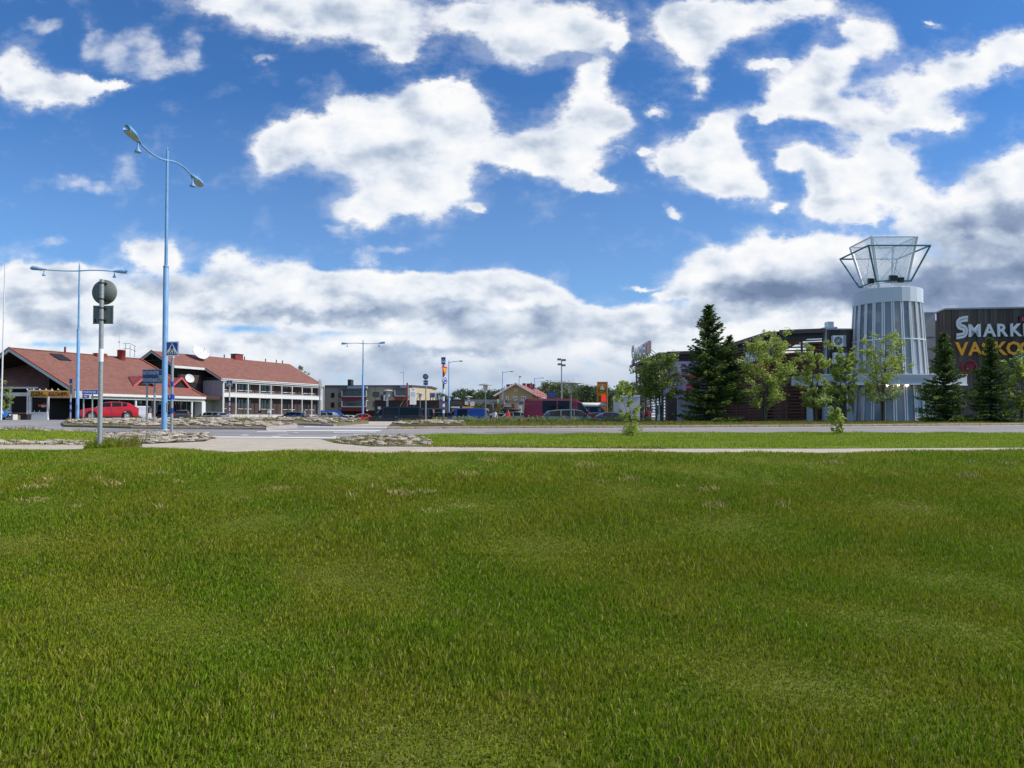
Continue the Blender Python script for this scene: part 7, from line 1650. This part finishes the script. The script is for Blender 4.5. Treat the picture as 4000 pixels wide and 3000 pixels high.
# far wood, each tree its own
fp = []
for k, (m, sh_) in enumerate(((M_leaff, 1.0), (M_leaff, 1.2), (M_leaff2, .8))):
    fp.append(broadleaf('forest_tree', 'x', (0, 0, -60 if False else 0), 9.5, 2.6, .12, 3600, .5, 80 + k, m, 2, 'trees of the wood behind the car park', nb=70, bark=M_barkb if k < 2 else M_bark, clump=.5))
kinds = ['mid green birch', 'broad light green birch', 'dark bushy tree']
def where(px):
    for lim, w in ((1735, 'behind the letter N sign'), (1790, 'by the first arm lamp'), (1830, 'above the royal blue van'), (1880, 'above the shop roof machinery'), (1930, 'above the grey roof band, middle'), (1965, 'against the left eave of the yellow house'), (2145, 'against the right eave of the yellow house'), (2180, 'behind the blue information board'), (2215, 'behind the grey floodlight mast'), (2262, 'behind the nearest disc-topped lamp'), (2300, 'above the camper van roof'), (2345, 'just left of the yellow price pylon'), (2380, 'behind the yellow price pylon'), (2415, 'right of the yellow price pylon'), (2460, 'behind the top of the leaning sapling'), (9999, 'behind the slatted market corner')):
        if px < lim: return w

wood = []
for px, yt, k in ((1777, 1535, 2), (1800, 1524, 2), (1822, 1528, 2), (1842, 1528, 2), (1868, 1530, 0), (1888, 1528, 0), (1912, 1532, 2), (1936, 1530, 2), (1955, 1524, 0), (1745, 1546, 0), (1716, 1540, 1), (2110, 1520, 2), (2130, 1517, 2), (2158, 1500, 0), (2172, 1502, 1), (2210, 1503, 0), (2232, 1500, 1), (2255, 1508, 0), (2280, 1512, 1), (2300, 1512, 2), (2322, 1514, 0), (2352, 1520, 0), (2385, 1525, 2), (2392, 1534, 0), (2410, 1532, 1), (2432, 1508, 2), (2450, 1512, 0), (2468, 1498, 2), (2490, 1510, 0), (2520, 1512, 0), (1765, 1556, 0), (1905, 1545, 1), (2150, 1535, 1), (2190, 1520, 0), (2240, 1530, 0), (2268, 1535, 1), (2310, 1535, 0), (2372, 1550, 0), (2400, 1555, 1), (2420, 1545, 0)):
    wood.append((px, yt, k))
usedk = [0, 0, 0]; DEP = lambda Y: '' if Y < 200 else ', deeper in'
for i, (px, yt, k) in enumerate(wood):
    Y = 178 + (i * 37 % 50); x = X(px, Y); hh = Z(yt, Y) + .35; s = hh / 9.5; sw = s * rh.uniform(.8, 1.1)
    if not usedk[k]: o = fp[k]; usedk[k] = 1; o.location = (x, Y, -.35); o.scale = (sw, sw, s); o['label'] = kinds[k] + ' ' + where(px) + DEP(Y)
    else: o = dup(fp[k], (x, Y, -.35), rh.uniform(0, 6), kinds[k] + ' ' + where(px) + DEP(Y), (sw, sw, s))
for px, yt, Y in ((1870, 1572, 98), (1935, 1568, 100)):
    broadleaf('street_tree', 'small leafy street tree ' + ('left' if px < 1900 else 'right') + ' of the beach flag before the shops', (X(px, Y), Y, -.3), Z(yt, Y) + .3, 1.0, .25, 1200, .2, px, M_leaff, 2)
# ---------------------------------------------------------------- people
M_skin = mat('skin', (.45, .25, .17), .6); M_hair = mat('brown_hair', (.07, .035, .02), .8)
def person(label, loc, yaw, top, legs, hair=M_hair, h=1.74, stride=.12):
    t = thing('person', label, 'person', loc, yaw); k = h / 1.75
    V_ = [(0, 0, .93), (0, 0, 1.12), (0, .0, 1.32), (0, 0, 1.46), (0, -.01, 1.52), (0, -.02, 1.62), (0, -.02, 1.70)]
    E_ = [(0, 1), (1, 2), (2, 3), (3, 4), (4, 5), (5, 6)]; Rd = [(.15, .11), (.14, .10), (.17, .11), (.10, .08), (.055, .055), (.085, .10), (.07, .08)]
    for sg in (-1, 1):
        i = len(V_); V_ += [(sg * .17, 0, 1.42), (sg * .24, .03 * sg, 1.13), (sg * .25, -.08, .90), (sg * .25, -.10, .80)]; Rd += [(.065, .065), (.045, .045), (.035, .035), (.035, .025)]; E_ += [(2, i), (i, i + 1), (i + 1, i + 2), (i + 2, i + 3)]
        i = len(V_); V_ += [(sg * .09, 0, .86), (sg * .10, -stride * sg * .5, .48), (sg * .10, -stride * sg, .08), (sg * .11, -stride * sg - .15, .04)]; Rd += [(.085, .085), (.06, .06), (.04, .04), (.04, .03)]; E_ += [(0, i), (i, i + 1), (i + 1, i + 2), (i + 2, i + 3)]
    def skin(nm, idx, m, grow=1.0):
        mp = {q: j for j, q in enumerate(idx)}; me = bpy.data.meshes.new(nm); me.from_pydata([tuple(c * k for c in V_[q]) for q in idx], [(mp[a], mp[b]) for a, b in E_ if a in mp and b in mp], [])
        o = obj(nm, me, None, t); md = o.modifiers.new('skin', 'SKIN'); me.skin_vertices  # layer is made by the modifier
        if not me.skin_vertices: me.attributes
        for j, q in enumerate(idx): me.skin_vertices[0].data[j].radius = (Rd[q][0] * k * grow, Rd[q][1] * k * grow)
        me.skin_vertices[0].data[0].use_root = True
        sb = o.modifiers.new('sub', 'SUBSURF'); sb.levels = sb.render_levels = 1
        dg = bpy.context.evaluated_depsgraph_get(); dg.update(); m2 = bpy.data.meshes.new_from_object(o.evaluated_get(dg)); o.modifiers.clear(); o.data = m2; m2.materials.clear(); m2.materials.append(m)
        m2.polygons.foreach_set('use_smooth', [True] * len(m2.polygons)); return o
    skin('body', list(range(len(V_))), M_skin)
    skin('jacket', [1, 2, 3, 7, 8, 9, 15, 16, 17][:9] if False else [1, 0, 2, 3, 7, 8, 9, 15, 16, 17], top, 1.18)
    skin('trousers', [0, 11, 12, 13, 19, 20, 21], legs, 1.2)
    obj('hair', MB().lathe([(.001, 1.80 * k), (.075 * k, 1.77 * k), (.10 * k, 1.70 * k), (.10 * k, 1.62 * k), (.085 * k, 1.56 * k)], (0, .02 * k, 0), 10), hair, t)
    return t
cl = lambda n, c: mat(n, c, .85)
person('person in a burgundy jacket standing before the slatted market corner', (X(2532, 53), 53, -.3), R(200), cl('burgundy_cloth', (.13, .008, .02)), cl('black_cloth', (.015, .015, .018)))
person('person in a bright red jacket beside the beige grey SUV', (X(1985, 74), 74, -.3), R(20), cl('red_cloth', (.5, .02, .02)), cl('navy_cloth', (.02, .025, .05)))
person('person in a white shirt next to the beach flag', (X(1932, 73), 73, -.3), R(160), cl('white_cloth', (.75, .74, .72)), MATS['navy_cloth'])
person('person in dark clothes with brown hair left of the white shirted person', (X(1908, 74), 74, -.3), R(100), MATS['black_cloth'], MATS['navy_cloth'])
person('person with red hair in black behind the black estate car', (X(1693, 66), 66, -.3), R(90), MATS['black_cloth'], MATS['black_cloth'], mat('red_hair', (.35, .10, .03), .7), 1.68)
person('person in grey walking at the right end of the hotel', (X(1190, 88), 88, -.05), R(80), cl('grey_cloth', (.2, .18, .17)), MATS['navy_cloth'])
